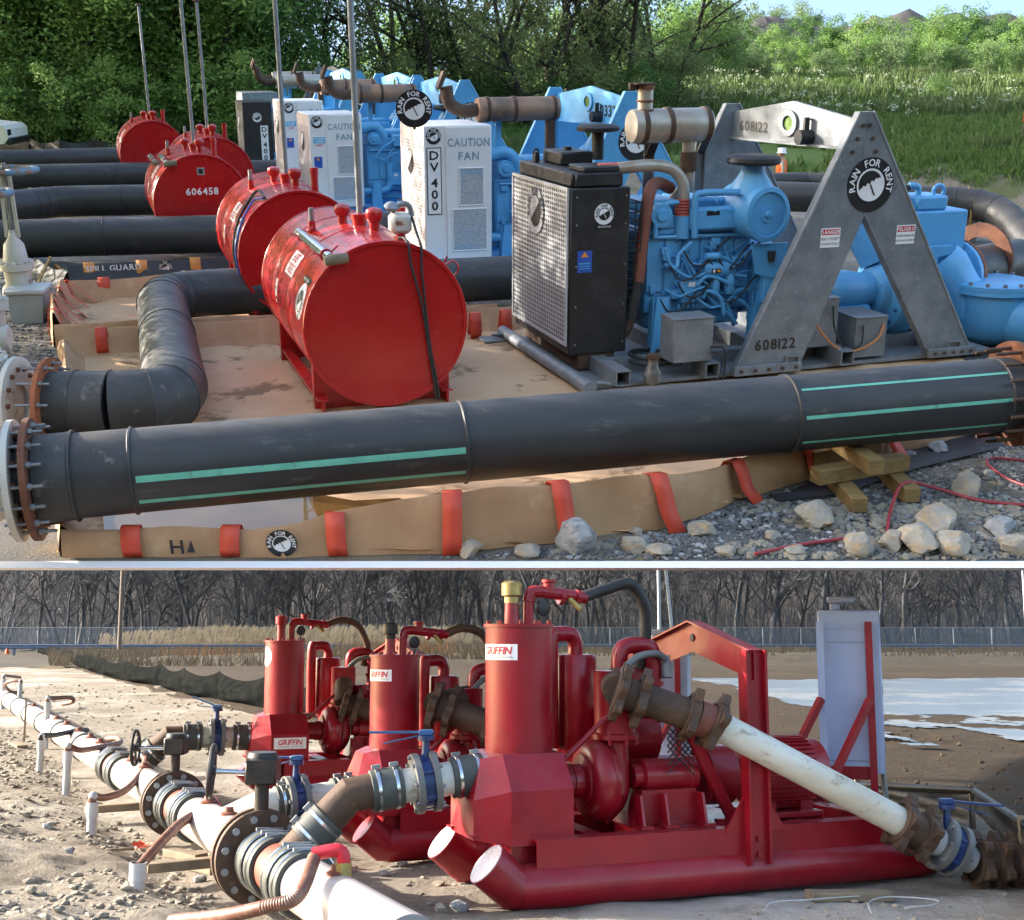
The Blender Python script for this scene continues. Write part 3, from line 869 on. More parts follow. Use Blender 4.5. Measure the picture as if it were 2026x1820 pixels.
def fuel_tank(label, near, length=2.8, R=0.84, hose=0, dipstick=True, number=None, pole=3.2, pole_at=1.0, detail=True, nozzle=False, cz=0.95, emblem=True, tubes=1):
    """tank axis along local +y from the near end cap at the origin; z measured from the ground"""
    t = thing('fuel_tank', label, 'tank', (near[0], near[1], 0), GA, 'red diesel tanks')
    m = MB()
    m.lathe((0, 0, cz), (0, 1, 0), [(R, 0.012), (R, length - 0.012)], 64, False)
    sh = m.build('shell', 'red_tank', t)
    m = MB()
    for yy in (length * 0.36, length * 0.70):
        m.torus((0, yy, cz), (0, 1, 0), R + 0.001, 0.006, 48, 6)
    m.build('weld_seam', 'red_tank', sh)
    for yy, s in ((0.0, 1), (length, -1)):
        m = MB()
        m.lathe((0, yy, cz), (0, s, 0), [(0.0, 0.020), (R - 0.035, 0.020), (R - 0.028, 0.0), (R + 0.004, 0.0), (R + 0.010, 0.012), (R + 0.004, 0.03)], 64, False)
        m.build('end_cap', 'red_tank', t)
    for yy in (0.35, length - 0.35):
        m = MB()
        m.prism([(-R * 0.86, 0.02), (R * 0.86, 0.02), (R * 0.86, cz - R * 0.35), (R * 0.55, cz - R * 0.80), (0, cz - R * 0.985), (-R * 0.55, cz - R * 0.80), (-R * 0.86, cz - R * 0.35)], (0, 0.10, 0), (0, yy - 0.05, 0))
        m.build('saddle', 'red_tank', t)
    for s in (-1, 1):
        m = MB()
        m.box((s * R * 0.78 - 0.06, 0.12, 0.0), (s * R * 0.78 + 0.06, length - 0.12, 0.02), 0.003)
        m.box((s * R * 0.78 - 0.012, 0.121, 0.02), (s * R * 0.78 + 0.012, length - 0.121, 0.15), 0.003)
        m.box((s * R * 0.78 - 0.061, 0.119, 0.15), (s * R * 0.78 + 0.061, length - 0.119, 0.17), 0.003)
        m.build('skid_rail', 'red_tank', t)
    top = cz + R
    # mushroom vents, fill cap, risers
    def vent(x, y, r, h):
        z0 = cz + sqrt(R * R - x * x) - 0.03
        m = MB()
        m.lathe((x, y, z0), (0, 0, 1), [(r * 0.62, 0), (r * 0.62, h * 0.45), (r * 0.8, h * 0.47), (r, h * 0.62), (r * 1.06, h * 0.80), (r * 1.06, h * 0.86), (r * 0.92, h * 0.97), (r * 0.4, h * 1.05), (0, h * 1.06)], 20, False)
        m.build('vent_cap', 'red_tank', t)
    vent(0.10, length * 0.30, 0.088, 0.25)
    vent(-0.10, length * 0.54, 0.084, 0.22)
    m = MB(); m.lathe((0.02, length * 0.43, top - 0.03), (0, 0, 1), [(0.075, 0), (0.075, 0.10), (0.09, 0.10), (0.09, 0.15), (0.02, 0.165), (0, 0.165)], 18, False); m.build('fill_cap', 'red_tank', t)
    m = MB(); m.cyl((-0.42, length * 0.58, cz + sqrt(R * R - 0.42 ** 2) - 0.03), (-0.42, length * 0.58, cz + sqrt(R * R - 0.42 ** 2) + 0.12), 0.045, 0.04, 12)
    m.build('riser', 'red_tank', t)
    m = MB(); z0 = cz + sqrt(R * R - 0.42 ** 2) + 0.12
    m.cyl((-0.42, length * 0.58, z0), (-0.42, length * 0.58, z0 + 0.14), 0.03, 0.03, 12); m.build('level_gauge', 'steel_grey', t)
    m = MB(); m.cyl((0.34, length * 0.24, cz + sqrt(R * R - 0.34 ** 2) - 0.03), (0.34, length * 0.24, cz + sqrt(R * R - 0.34 ** 2) + 0.30), 0.05, 0.05, 14)
    m.cyl((0.34, length * 0.24, cz + sqrt(R * R - 0.34 ** 2) + 0.22), (0.34, length * 0.24, cz + sqrt(R * R - 0.34 ** 2) + 0.31), 0.058, 0.058, 14); m.build('pump_riser', 'red_tank', t)
    # tall vent pole
    if pole:
        px_, py_ = 0.03, length * 0.43 * pole_at
        m = MB(); m.cyl((px_, py_, top - 0.02), (px_ - 0.02, py_, top + pole), 0.034, 0.032, 14); o = m.build('vent_pole', 'pole_grey', t)
        m = MB(); m.lathe((px_ - 0.02, py_, top + pole - 0.01), (0, 0, 1), [(0.036, 0), (0.075, 0.01), (0.075, 0.045), (0.03, 0.06), (0, 0.06)], 14, False); m.build('rain_cap', 'rust_dark', o)
    # nozzle holder tubes clipped to the shell
    for k in range(tubes):
        a = radians(128 + 10 * k)
        def sp(y, h, a=a): return Vector(((R + h) * cos(a), y, cz + (R + h) * sin(a)))
        y0 = -0.06 + 1.5 * k; y1 = y0 + (1.7 if tubes == 1 else 1.2)
        m = MB(); m.tube([sp(y1, 0.09), sp(y0 + 0.1, 0.07), sp(y0, 0.06)], 0.052, 14); o = m.build('holder_tube', 'chrome', t)
        m = MB(); q = sp(y0 - 0.02, 0.05); m.tube([q + Vector((-0.07, 0, -0.01)), q, q + Vector((0.16, 0.01, 0.01))], [0.045, 0.055, 0.052], 12); m.build('tube_end', 'timber_old', o)
        for yy in (y0 + 0.16, y1 - 0.18):
            m = MB(); c_ = sp(yy, 0.075); m.torus(c_, (0, 1, 0), 0.056, 0.010, 16, 6)
            m.tube([c_ + Vector((-0.05, 0, 0.0)), c_ + Vector((-0.13, 0, 0.03))], 0.010, 6); m.tube([c_ + Vector((0.05, 0, 0.03)), c_ + Vector((0.12, 0, 0.09))], 0.010, 6)
            m.build('clip', 'red_tank', o)
    if detail:
        # stickers on the flank that faces left
        mp = cyl_map2((0, length * 0.36, cz), (0, 1, 0), R, 0.0)
        # find the angle convention of cyl_map
        x_, y_, z_ = basis((0, 1, 0))
        def ang(deg):
            v = Vector((cos(radians(deg)), 0, sin(radians(deg)))); return atan2(v.dot(y_), v.dot(x_))
        def side(yc, deg): return cyl_map2((0, yc, cz), (0, 1, 0), R, ang(deg), -1)
        decal(t, 'sticker', side(length * 0.44, 147), [('rect', 0, 0, 0.46, 0.27, 'decal_white'), ('text', 'DIESEL', 0, 0.06, 0.145, 'decal_red', {'bold': 1, 'sx': -0.85}), ('text', 'FUEL', 0, -0.07, 0.145, 'decal_red', {'bold': 1, 'sx': -0.85})])
        decal(t, 'sticker', side(length * 0.62, 172), [('rect', 0, 0, 0.13, 0.20, 'decal_white'), ('poly', [(-0.05, 0.13), (0.0, 0.36), (0.05, 0.13)], 'decal_white'), ('text', '1993', 0, 0.0, 0.06, 'decal_black', {'sx': -0.8})])
        if emblem:
            decal(t, 'emblem', side(length * 0.12, 164), [(it[0],) + tuple(it[1:]) for it in flip_text(emblem_items(0.19, 'decal_white', 'decal_black', True))], names=EMB)
    if number:
        decal(t, 'tank_number', plane_map((0.02, 0.018, cz + 0.20), (1, 0, 0), (0, 0, 1)), [('text', number, 0.0, 0.0, 0.17, 'decal_white', {'bold': 1})])
        decal(t, 'data_plate', plane_map((0.02, 0.018, cz + 0.55), (1, 0, 0), (0, 0, 1)), [('rect', 0, 0, 0.13, 0.13, 'decal_grey'), ('rect', 0, 0, 0.08, 0.08, 'decal_black')])
    if nozzle:
        z0 = cz + sqrt(R * R - 0.2 ** 2)
        m = MB(); m.box((0.13, 0.22, z0 + 0.05), (0.35, 0.40, z0 + 0.26), 0.04); o = m.build('transfer_pump', 'cast_cream', t)
        m = MB(); m.lathe((0.15, 0.30, z0 + 0.30), (0, -0.3, 1), [(0.06, 0), (0.075, 0.03), (0.05, 0.06), (0, 0.07)], 14); m.tube([(0.15, 0.3, z0 + 0.27), (0.24, 0.3, z0 + 0.34), (0.33, 0.3, z0 + 0.33), (0.36, 0.3, z0 + 0.22)], 0.03, 10, smooth=4); m.build('pump_head', 'steel_grey', o)
        m = MB(); m.cyl((0.24, 0.3, z0 - 0.04), (0.24, 0.3, z0 + 0.06), 0.05, 0.05, 12); m.build('pump_base', 'red_tank', o)
        m = MB(); m.tube([(0.35, 0.26, z0 + 0.22), (0.37, 0.10, z0 + 0.04), (0.37, -0.02, z0 - 0.06), (0.37, -0.02, z0 - 0.28), (0.40, -0.02, cz + 0.15), (0.44, -0.02, cz - 0.25), (0.50, -0.02, cz - 0.62), (0.52, -0.03, 0.12)], 0.014, 8, smooth=6); m.build('fuel_hose', 'black_rubber', t)
        m = MB(); m.tube([(0.20, 0.22, z0 + 0.02), (0.23, 0.10, z0 + 0.03), (0.24, -0.02, z0 - 0.03), (0.26, -0.02, z0 - 0.22), (0.36, -0.02, cz + 0.20), (0.42, -0.02, cz - 0.25), (0.47, -0.02, cz - 0.62), (0.49, -0.03, 0.12)], 0.014, 8, smooth=6); m.build('fuel_hose', 'black_rubber', t)
        # bracket on the right shoulder
        a = radians(38); c_ = Vector(((R) * cos(a), 0.25, cz + R * sin(a)))
        m = MB(); m.tube([c_, c_ + Vector((0.12, 0, 0.05)), c_ + Vector((0.17, 0, -0.03)), c_ + Vector((0.12, 0, -0.1)), c_ + Vector((0.05, 0, -0.06))], 0.011, 6, smooth=3)
        m.tube([c_, c_ + Vector((0.05, 0, 0.1))], 0.010, 6); m.build('bracket', 'red_tank', t)
    if hose:
        def sp(y, deg, h): return (cos(radians(deg)) * (R + h), y, cz + (R + h) * sin(radians(deg)))
        m = MB(); m.tube([sp(0.12, 120, 0.03), sp(0.75, 118, 0.05), sp(0.8, 126, 0.03), sp(0.55, 150, 0.02), sp(0.42, 175, 0.02), sp(0.34, 195, 0.03)], 0.018, 8, smooth=6); m.build('fuel_hose', 'black_rubber', t)
        m = MB(); m.tube([sp(0.15, 121, 0.03), sp(0.45, 128, 0.03), sp(0.22, 150, 0.02), sp(0.14, 175, 0.02), sp(0.10, 196, 0.03)], 0.014, 8, smooth=6); m.build('fuel_hose', 'decal_blue', t)
    return t

def flip_text(items):
    out = []
    for it in items:
        it = list(it)
        if it[0] in ('text',):
            opt = dict(it[-1]); opt['sx'] = -opt.get('sx', 1.0)
            it[-1] = opt
        out.append(tuple(it))
    return out

t1 = (-1.26, 12.02)
fuel_tank('nearest red fuel tank with a small hand pump and twin hoses hanging down its end', t1, 2.9, 0.84, nozzle=True, pole=3.6, cz=0.93)
fuel_tank('red fuel tank right behind the nearest one with a hose looped over its flank', tuple(up_px(597, 503, 0.93).xy), 2.7, 0.84, hose=1, tubes=0, pole=3.4, cz=0.93)
fuel_tank('red fuel tank with white number 606458 on its end', tuple(up_px(400, 401, 0.93).xy), 2.7, 0.84, number='606458', tubes=2, pole=2.80, cz=0.93)
fuel_tank('red fuel tank half hidden behind the numbered one, to its right', tuple(up_px(425, 352, 0.93).xy), 2.6, 0.84, detail=False, tubes=0, pole=2.72, cz=0.93)
fuel_tank('farthest red fuel tank at the left with a pale hose down its end', tuple(up_px(305, 306, 0.93).xy), 2.6, 0.84, tubes=0, pole=2.80, cz=0.93, emblem=False)

# ================================================================ UPPER SITE: pipes and valves
def arc_pts(p0, corner, p1, r, k=5):
    """points of a mitred bend of radius r round a corner"""
    c = Vector(corner); a = (Vector(p0) - c).normalized(); b = (Vector(p1) - c).normalized()
    A_ = c + a * r; B_ = c + b * r
    return [A_ * (1 - t) ** 2 + c * 2 * t * (1 - t) + B_ * t * t for t in [i / k for i in range(k + 1)]]

def pipe_run(t, pts, R, mt='hdpe', seams=(), n=36):
    """straight lengths and bends, each its own part; a raised weld bead where they meet"""
    for i in range(len(pts) - 1):
        a, b = Vector(pts[i]), Vector(pts[i + 1])
        MB().cyl(a, b, R, R, n).build('pipe_length', mt, t)
        MB().lathe(b, (b - a).normalized(), [(R, -0.018), (R + 0.012, -0.012), (R + 0.012, 0.0), (R, 0.006)], n, False).build('weld_bead', mt, t)
    return t

def bend(t, pts, R, mt='hdpe_scuffed', n=36, name='elbow'):
    """mitred bend: segments meet on oblique joints"""
    m = MB(); m.tube(pts, R, n); o = m.build(name, mt, t, 18)
    for i in range(1, len(pts) - 1):
        d = (Vector(pts[i + 1]) - Vector(pts[i - 1])).normalized()
        MB().torus(pts[i], d, R * 1.0, 0.009, n, 6).build('weld_bead', mt, o)
    return o

def flange(t, o, d, R, rout, th, mt, k=16, br=0.018, bolt='rust', proud=0.10, back=0.03):
    d = Vector(d).normalized(); o = Vector(o)
    f = MB().ring(o, d, R * 0.9, rout, th, 40).build('flange', mt, t)
    x, y, z = basis(d)
    for i in range(k):
        a = 2 * pi * (i + 0.5) / k; p = o + x * ((R + rout) / 2 * 1.02 * cos(a)) + y * ((R + rout) / 2 * 1.02 * sin(a))
        m = MB(); m.cyl(p - d * back, p + d * (th + proud), br * 0.6, br * 0.6, 8); m.cyl(p + d * th, p + d * (th + 0.03), br * 1.25, br * 1.25, 6)
        m.build('bolt', bolt, f)
    return f

# ---- the long near discharge pipe
PA = Vector((-2.80, 8.54, 0.60)); PB = Vector((4.23, 10.05, 0.76)); PD = (PB - PA).normalized(); PR = 0.318
def on_pipe(px):
    """distance along the pipe whose axis shows at picture column px"""
    best = min(range(-200, 1200), key=lambda i: abs(col_of(PA + PD * (i * 0.01)) - px)); return best * 0.01
def col_of(p):
    q = Vector(p) - Vector((0, 0, CAM_H_UP)); f = q.y * cos(PITCH_UP) + q.z * sin(PITCH_UP)
    return CX_PX + F_PX * q.x / f
np_ = thing('discharge_pipe', 'long near black plastic pipe with green stripes crossing the whole picture', 'pipe')
cuts = [on_pipe(x) for x in (78, 150, 268, 917, 1556, 1968, 1996)]
for i in range(len(cuts) - 1):
    a, b = PA + PD * cuts[i], PA + PD * cuts[i + 1]
    rr = PR * (1.0 if i != 0 else 1.03)
    o = MB().cyl(a, b, rr, rr, 48).build('pipe_length', 'hdpe_scuffed' if i in (0, 1) else 'hdpe', np_)
    if i < len(cuts) - 2:
        MB().lathe(b, PD, [(rr, -0.022), (rr + 0.014, -0.014), (rr + 0.014, 0.002), (rr, 0.008)], 48, False).build('weld_bead', 'hdpe', o)
    if i in (2, 4):
        x_, y_, z_ = basis(PD)
        L = cuts[i + 1] - cuts[i] - 0.06
        for deg, w in ((6, 0.05), (-28, 0.036)) if i == 2 else ((52, 0.022), (9, 0.03), (-32, 0.025)):
            v = Vector((0, -cos(radians(deg)), sin(radians(deg)))); aa = atan2(v.dot(y_), v.dot(x_))
            mp = cyl_map2(a + PD * (L / 2 + 0.03), PD, rr, aa)
            decal(o, 'green_stripe', mp, [('rect', 0, 0, L, w, 'mint', {'n': 10})], 0.0015)
fx = PA + PD * cuts[0]
flange(np_, fx - PD * 0.06, PD, PR, 0.455, 0.045, 'rust', 16, 0.020, 'steel_grey', 0.10, 0.16)
MB().cyl(fx - PD * 0.13, fx, PR * 0.98, PR * 0.98, 40).build('stub_end', 'black_rubber', np_)
fr = PA + PD * (cuts[-1] + 0.02)
flange(np_, fr, PD, PR, 0.455, 0.045, 'rust', 16, 0.026, 'rust_dark', 0.12, 0.24)
MB().cyl(fr - PD * 0.02, fr + PD * 0.5, PR * 0.9, PR * 0.9, 40).build('stub_end', 'hdpe', np_)

# ---- zig-zag pipe between the first tank and the valve
zp = thing('bent_pipe', 'thick black pipe with two mitred elbows left of the nearest tank', 'pipe')
Z = 0.42
q0 = up_px(100, 800, Z); q0.z = Z
q1 = up_px(352, 800, Z); q2 = up_px(318, 585, Z); q3 = up_px(520, 572, Z); q4 = up_px(1040, 548, Z)
b1 = arc_pts(q0, q1, q2, 0.62, 3); b2 = arc_pts(q1, q2, q3, 0.60, 4)
pipe_run(zp, [q0, q0.lerp(b1[0], 0.45), b1[0]], 0.315, 'hdpe_scuffed'); bend(zp, b1, 0.315)
pipe_run(zp, [b1[-1], b1[-1].lerp(b2[0], 0.55), b2[0]], 0.315, 'hdpe'); bend(zp, b2, 0.315, 'hdpe')
pipe_run(zp, [b2[-1], b2[-1].lerp(q4, 0.25), q4], 0.315, 'hdpe')
dz = (q1 - q0).normalized()
flange(zp, q0 - dz * 0.02, dz, 0.315, 0.44, 0.04, 'rust_orange', 12, 0.02, 'steel_grey', 0.10, 0.16)

# ---- straight pipes crossing on the left
for lab, a, b, z in (('second black pipe from the front on the left, passing under the numbered tank', (-30, 474), (1000, 449), 0.47),
                     ('black pipe ending in a swept bend left of the numbered tank', (120, 398), (520, 392), 0.46),
                     ('straight black pipe just behind the swept one, below the far tanks', (20, 352), (800, 336), 0.46),
                     ('farthest straight black pipe on the left, below the wood', (-20, 320), (450, 308), 0.46)):
    t = thing('black_pipe', lab, 'pipe', group='black pipes feeding the pumps')
    A_ = up_px(a[0], a[1], z); B_ = up_px(b[0], b[1], z)
    k = [0.0, 0.22, 0.55, 1.0]
    if 'swept' in lab:
        c_ = A_.copy(); e_ = c_ + (A_ - B_).normalized() * 0.9 + Vector((-0.1, -1.4, 0))
        bp = arc_pts(B_, c_ + (A_ - B_).normalized() * 0.25, e_, 0.75, 5)
        bend(t, bp, 0.325, 'hdpe')
        pipe_run(t, [bp[-1], bp[-1] + (bp[-1] - bp[-2]).normalized() * 0.9], 0.325, 'hdpe')
        A_ = bp[0]
    pipe_run(t, [A_.lerp(B_, q) for q in k], 0.325, 'hdpe')

# ---- pipes behind the lifting frames on the right
t = thing('black_pipe', 'black pipe lying on the brook edge behind the galvanised frame', 'pipe', group='black pipes beyond the pumps')
pipe_run(t, [up_px(1520, 357, 0.3), up_px(1600, 357, 0.3), up_px(1700, 360, 0.3)], 0.20)
t = thing('black_pipe', 'black pipe with a steep elbow dropping at the right edge', 'pipe', group='black pipes beyond the pumps')
p0 = up_px(1530, 388, 0.75); p1 = up_px(1965, 402, 0.75); p2 = up_px(2060, 500, 0.1)
bp = arc_pts(p0, p1, p2, 0.7, 3)
pipe_run(t, [p0, p0.lerp(bp[0], 0.3), p0.lerp(bp[0], 0.75), bp[0]], 0.29); bend(t, bp, 0.29, 'hdpe'); pipe_run(t, [bp[-1], p2], 0.29)
m = MB(); q = up_px(1913, 400, 0.75); m.torus(q, (p1 - p0), 0.30, 0.012, 24, 4); m.build('strap', 'timber', t)
m = MB(); m.box((q.x - 0.04, q.y - 0.36, 0.0), (q.x + 0.0, q.y - 0.34, 0.75)); m.build('strap_tail', 'timber', t)
m = MB(); m.box((q.x - 0.2, q.y - 0.2, 0.0), (q.x + 0.2, q.y + 0.2, 0.5), 0.01); m.build('support', 'galv', t)

# ---- cream gate valves at the left edge
def gate_valve(label, o, d, wheel_z, R=0.26, body_top=1.0, wheel_mat='wheel_blue', WR=0.42, far=False):
    t = thing('gate_valve', label, 'valve', (o[0], o[1], 0), 0, 'cream gate valves')
    d = Vector(d).normalized(); c = Vector((0, 0, o[2]))
    m = MB(); m.lathe(c - d * 0.42, d, [(R, 0), (R * 1.02, 0.10), (R * 1.25, 0.25), (R * 1.32, 0.42), (R * 1.25, 0.6), (R * 1.02, 0.75), (R, 0.84)] if not far else [(R * 0.8, 0.22), (R * 1.2, 0.3), (R * 1.3, 0.42), (R * 1.2, 0.54), (R * 0.8, 0.62)], 32); m.build('body', 'cast_cream', t)
    for k, s in () if far else ((0.40, 1), (-0.40, -1)):
        flange(t, c + d * (k * s * s), d * (1 if k > 0 else -1), R * 0.8, 0.45, 0.045, 'cast_cream', 14, 0.018, 'rust', 0.02, 0.02)
    m = MB(); m.lathe(c, (0, 0, 1), [(R * 1.0, 0.1), (R * 1.05, 0.34), (R * 1.35, 0.36), (R * 1.35, 0.44), (R * 1.0, 0.46), (R * 0.8, 0.7), (R * 0.3, 0.82), (R * 0.3, 0.9)], 28); bn = m.build('bonnet', 'cast_cream', t)
    for i in range(14):
        a = 2 * pi * i / 14; pb = c + Vector((R * 1.2 * cos(a), R * 1.2 * sin(a), 0.44)); MB().cyl(pb, pb + Vector((0, 0, 0.04)), 0.03, 0.03, 6).build('bolt', 'cast_cream', bn)
    zt = wheel_z - 0.06
    for s in (-1, 1):
        MB().bar(c + Vector((s * 0.08, 0, 0.8)), Vector((s * 0.06, 0, zt)), 0.05, 0.03, (0, 1, 0)).build('yoke', 'cast_cream', t)
    MB().cyl(c + Vector((0, 0, 0.8)), (0, 0, wheel_z + 0.10), 0.03, 0.03, 10).build('stem', 'steel_grey', t)
    m = MB(); m.torus((0, 0, wheel_z), (0, 0, 1), WR, 0.040, 36, 10); m.cyl((0, 0, wheel_z - 0.05), (0, 0, wheel_z + 0.05), 0.06, 0.06, 12)
    for i in range(4):
        a = pi / 4 + i * pi / 2; m.tube([(0, 0, wheel_z), (WR * cos(a), WR * sin(a), wheel_z)], 0.026, 6)
    m.build('handwheel', wheel_mat, t)
    return t
v1 = fx - PD * 0.58
gate_valve('cream gate valve bolted to the near pipe at the left edge', (v1.x, v1.y, v1.z), PD, 3.0)
v2 = q0 - dz * 0.72
gate_valve('rust-stained cream gate valve on the bent pipe at the left edge', (v2.x, v2.y, v2.z), dz, 2.6)
w1 = up_px(-12, 382, 2.0); w2 = up_px(15, 337, 2.0)
gate_valve('cream gate valve behind with a blue rusty handwheel at the left edge', (w1.x - 0.25, w1.y, 0.30), (1, 0.1, 0), 2.0, R=0.17, far=True)
gate_valve('rearmost cream gate valve with the upper blue handwheel at the left edge', (w2.x - 0.05, w2.y, 0.30), (1, 0.1, 0), 2.0, R=0.17, far=True)

# ================================================================ UPPER SITE: spill berms
def berm_wall(parent, line, h, name='side_wall', mt='tan_fabric', thick=0.05, sag=0.05, seed=1, lean=0.10, step=0.12):
    """low fabric wall along a ground line, its top edge sagging between stays"""
    pts = [Vector((p[0], p[1], 0)) for p in line]
    fine = []
    for i in range(len(pts) - 1):
        n = max(2, int((pts[i + 1] - pts[i]).length / step))
        fine += [pts[i].lerp(pts[i + 1], k / n) for k in range(n)]
    fine.append(pts[-1])
    vs = []; fs = []
    s = 0
    for i, p in enumerate(fine):
        d = (fine[min(i + 1, len(fine) - 1)] - fine[max(i - 1, 0)]).normalized(); n = Vector((d.y, -d.x, 0))
        s += (p - fine[i - 1]).length if i else 0
        hh = (h(p.x) if callable(h) else h) - sag * abs(sin(s * 2.6 + seed)) + 0.012 * fb(s, seed, 3.0)
        wob = 0.045 * fb(s, seed + 3, 2.6, 3)
        q = [p + n * (0.05 + wob), p + n * (0.035 + wob * 1.6) + Vector((0, 0, hh * 0.5)), p + n * (0.015 + wob) + Vector((0, 0, hh * 0.94)), p + Vector((0, 0, hh)) - n * 0.005, p - n * (0.03) + Vector((0, 0, hh * 0.92)), p - n * (0.10 - wob) + Vector((0, 0, hh * 0.4)), p - n * 0.22 + Vector((0, 0, 0.012))]
        vs += q
    k = 7
    for i in range(len(fine) - 1):
        for j in range(k - 1):
            a = i * k + j; fs.append((a, a + 1, a + k + 1, a + k))
    fs = [f[::-1] for f in fs]
    o = MB().add(vs, fs).build(name, mt, parent, 50)
    return o, fine
def strap(parent, p, n, h, w=0.10, out=0.10, inn=0.12, mt='strap_red', skew=0.0, zo=0.01):
    """webbing strap over a berm wall at p, n the outward direction"""
    n = Vector(n).normalized(); t = Vector((-n.y, n.x, 0)); p = Vector((p[0], p[1], 0))
    prof = [p + n * (0.06 + out) + Vector((0, 0, zo)), p + n * 0.085 + Vector((0, 0, h * 0.35)), p + n * 0.066 + Vector((0, 0, h * 0.7)), p + n * 0.03 + Vector((0, 0, h + 0.008)), p - n * 0.03 + Vector((0, 0, h + 0.004)), p - n * 0.09 + Vector((0, 0, h * 0.6)), p - n * (0.16 + inn) + Vector((0, 0, 0.03))]
    vs = []
    for i, q in enumerate(prof):
        sk = t * (skew * (len(prof) - 1 - i) / len(prof))
        vs += [q - t * w / 2 + sk, q + t * w / 2 + sk]
    fs = [(2 * i, 2 * i + 1, 2 * i + 3, 2 * i + 2) for i in range(len(prof) - 1)]
    o = MB().add(vs, fs).build('strap', mt, parent, 60)
    sm = o.modifiers.new('thick', 'SOLIDIFY'); sm.thickness = 0.004; sm.offset = 1.0
    return o

# -- near berm: front wall, left wall, back wall and floor
nb = thing('spill_berm', 'tan fabric spill berm around the nearest tank with red straps over its front wall', 'berm')
front = [(-3.34, 8.34), (-2.2, 8.35), (-1.2, 8.36), (-0.43, 8.42), (0.3, 8.62), (1.14, 8.90), (1.96, 9.58), (2.7, 10.14), (3.5, 10.70), (4.53, 11.32), (6.2, 12.3)]
HF = lambda x: 0.235 + 0.25 * sst(-2.0, -0.5, x) - 0.125 * sst(0.6, 2.0, x)
w_, fine = berm_wall(nb, front, HF, 'front_wall', seed=1.0, sag=0.035)
w2_, _ = berm_wall(nb, [(-5.5, 14.55), (-4.6, 12.1), (-3.34, 8.34)], 0.25, 'left_wall', seed=2.0)
w3_, _ = berm_wall(nb, [(4.0, 17.2), (-0.1, 15.95), (-3.0, 15.2), (-5.5, 14.55)], 0.33, 'back_wall', seed=3.0, sag=0.02)
def floor(parent, poly, z, mt='tan_floor', res=0.14, amp=0.03, seed=0.0, name='floor_liner'):
    xs = [p[0] for p in poly]; ys_ = [p[1] for p in poly]
    def inside(x, y):
        c = False; n = len(poly); j = n - 1
        for i in range(n):
            if (poly[i][1] > y) != (poly[j][1] > y) and x < (poly[j][0] - poly[i][0]) * (y - poly[i][1]) / (poly[j][1] - poly[i][1]) + poly[i][0]: c = not c
            j = i
        return c
    idx = {}; vs = []; fs = []
    nx_ = int((max(xs) - min(xs)) / res); ny_ = int((max(ys_) - min(ys_)) / res)
    def vid(i, j):
        if (i, j) not in idx:
            x = min(xs) + i * res; y = min(ys_) + j * res
            r = abs(fb(x * 0.6 + y * 0.25, y * 0.9 - x * 0.3, 0.9, 4, seed))
            idx[(i, j)] = len(vs); vs.append((x, y, z + amp * (1 - min(1, 2.2 * r)) ** 2 + amp * 0.5 * (fb(x, y, 2.0, 3, seed) + 0.5)))
        return idx[(i, j)]
    for i in range(nx_):
        for j in range(ny_):
            if inside(min(xs) + (i + 0.5) * res, min(ys_) + (j + 0.5) * res):
                fs.append((vid(i, j), vid(i + 1, j), vid(i + 1, j + 1), vid(i, j + 1)))
    return MB().add(vs, fs).build(name, mt, parent, 70)
floor(nb, front + [(4.0, 17.2), (-0.1, 15.95), (-5.5, 14.55), (-4.6, 12.1)], 0.012)
for px_, sk in ((250, 0.03), (463, -0.02), (662, 0.04), (888, -0.04), (1083, -0.05), (1272, -0.10), (1437, -0.10), (1588, -0.06), (1740, -0.05), (1893, -0.08), (2000, -0.06)):
    best = min(range(len(fine)), key=lambda i: abs(col_of(fine[i] + Vector((0, 0, 0.15))) - px_))
    p = fine[best]; d = (fine[min(best + 1, len(fine) - 1)] - fine[max(best - 1, 0)]).normalized()
    strap(nb, p, (d.y, -d.x, 0), HF(p.x) - 0.012, 0.145, 0.0 if px_ < 800 else (0.04 if px_ < 1000 else 0.13), mt='strap_red', skew=sk if px_ < 900 else -sk * 2.6)
for px_, yy in ((405, 688), (1000, 650), (940, 657)):
    p = up_px(px_ * 0.5 if px_ == 405 else px_, yy, 0.1)
    strap(nb, (p.x, p.y + 0.02, 0), (0.25, -1, 0), 0.34, 0.14, -0.05, 0.0)
for px_, r_, name_ in ((575, 0.115, 'emblem'),):
    best = min(range(len(fine)), key=lambda i: abs(col_of(fine[i]) - px_)); p = fine[best]
    decal(nb, 'emblem', plane_map(p + Vector((0, -0.085, 0.125)), (1, 0.02, 0), (0, -0.12, 1)), emblem_items(r_), names=EMB)
best = min(range(len(fine)), key=lambda i: abs(col_of(fine[i]) - 368)); p = fine[best]
decal(nb, 'printed_mark', plane_map(p + Vector((0, -0.082, 0.10)), (1, 0.02, 0), (0, -0.12, 1)), [('text', 'H', -0.02, 0.0, 0.16, 'decal_black', {'bold': 1}), ('poly', [(0.05, -0.05), (0.09, 0.06), (0.11, -0.05)], 'decal_black')])
# water standing in the front corner of the berm
wp = [up_px(205, 1068, 0.07), up_px(500, 1062, 0.07), up_px(640, 1045, 0.07), up_px(760, 1022, 0.07), up_px(830, 1000, 0.07), up_px(790, 985, 0.07), up_px(700, 990, 0.07), up_px(560, 965, 0.07), up_px(400, 955, 0.07), up_px(200, 985, 0.07)]
wp[0].y = max(wp[0].y, 8.5); wp[1].y = max(wp[1].y, 8.5)
o = MB().add(wp, [tuple(range(len(wp)))]).build('puddle_water', 'water_brown', None, 0); setting(o)

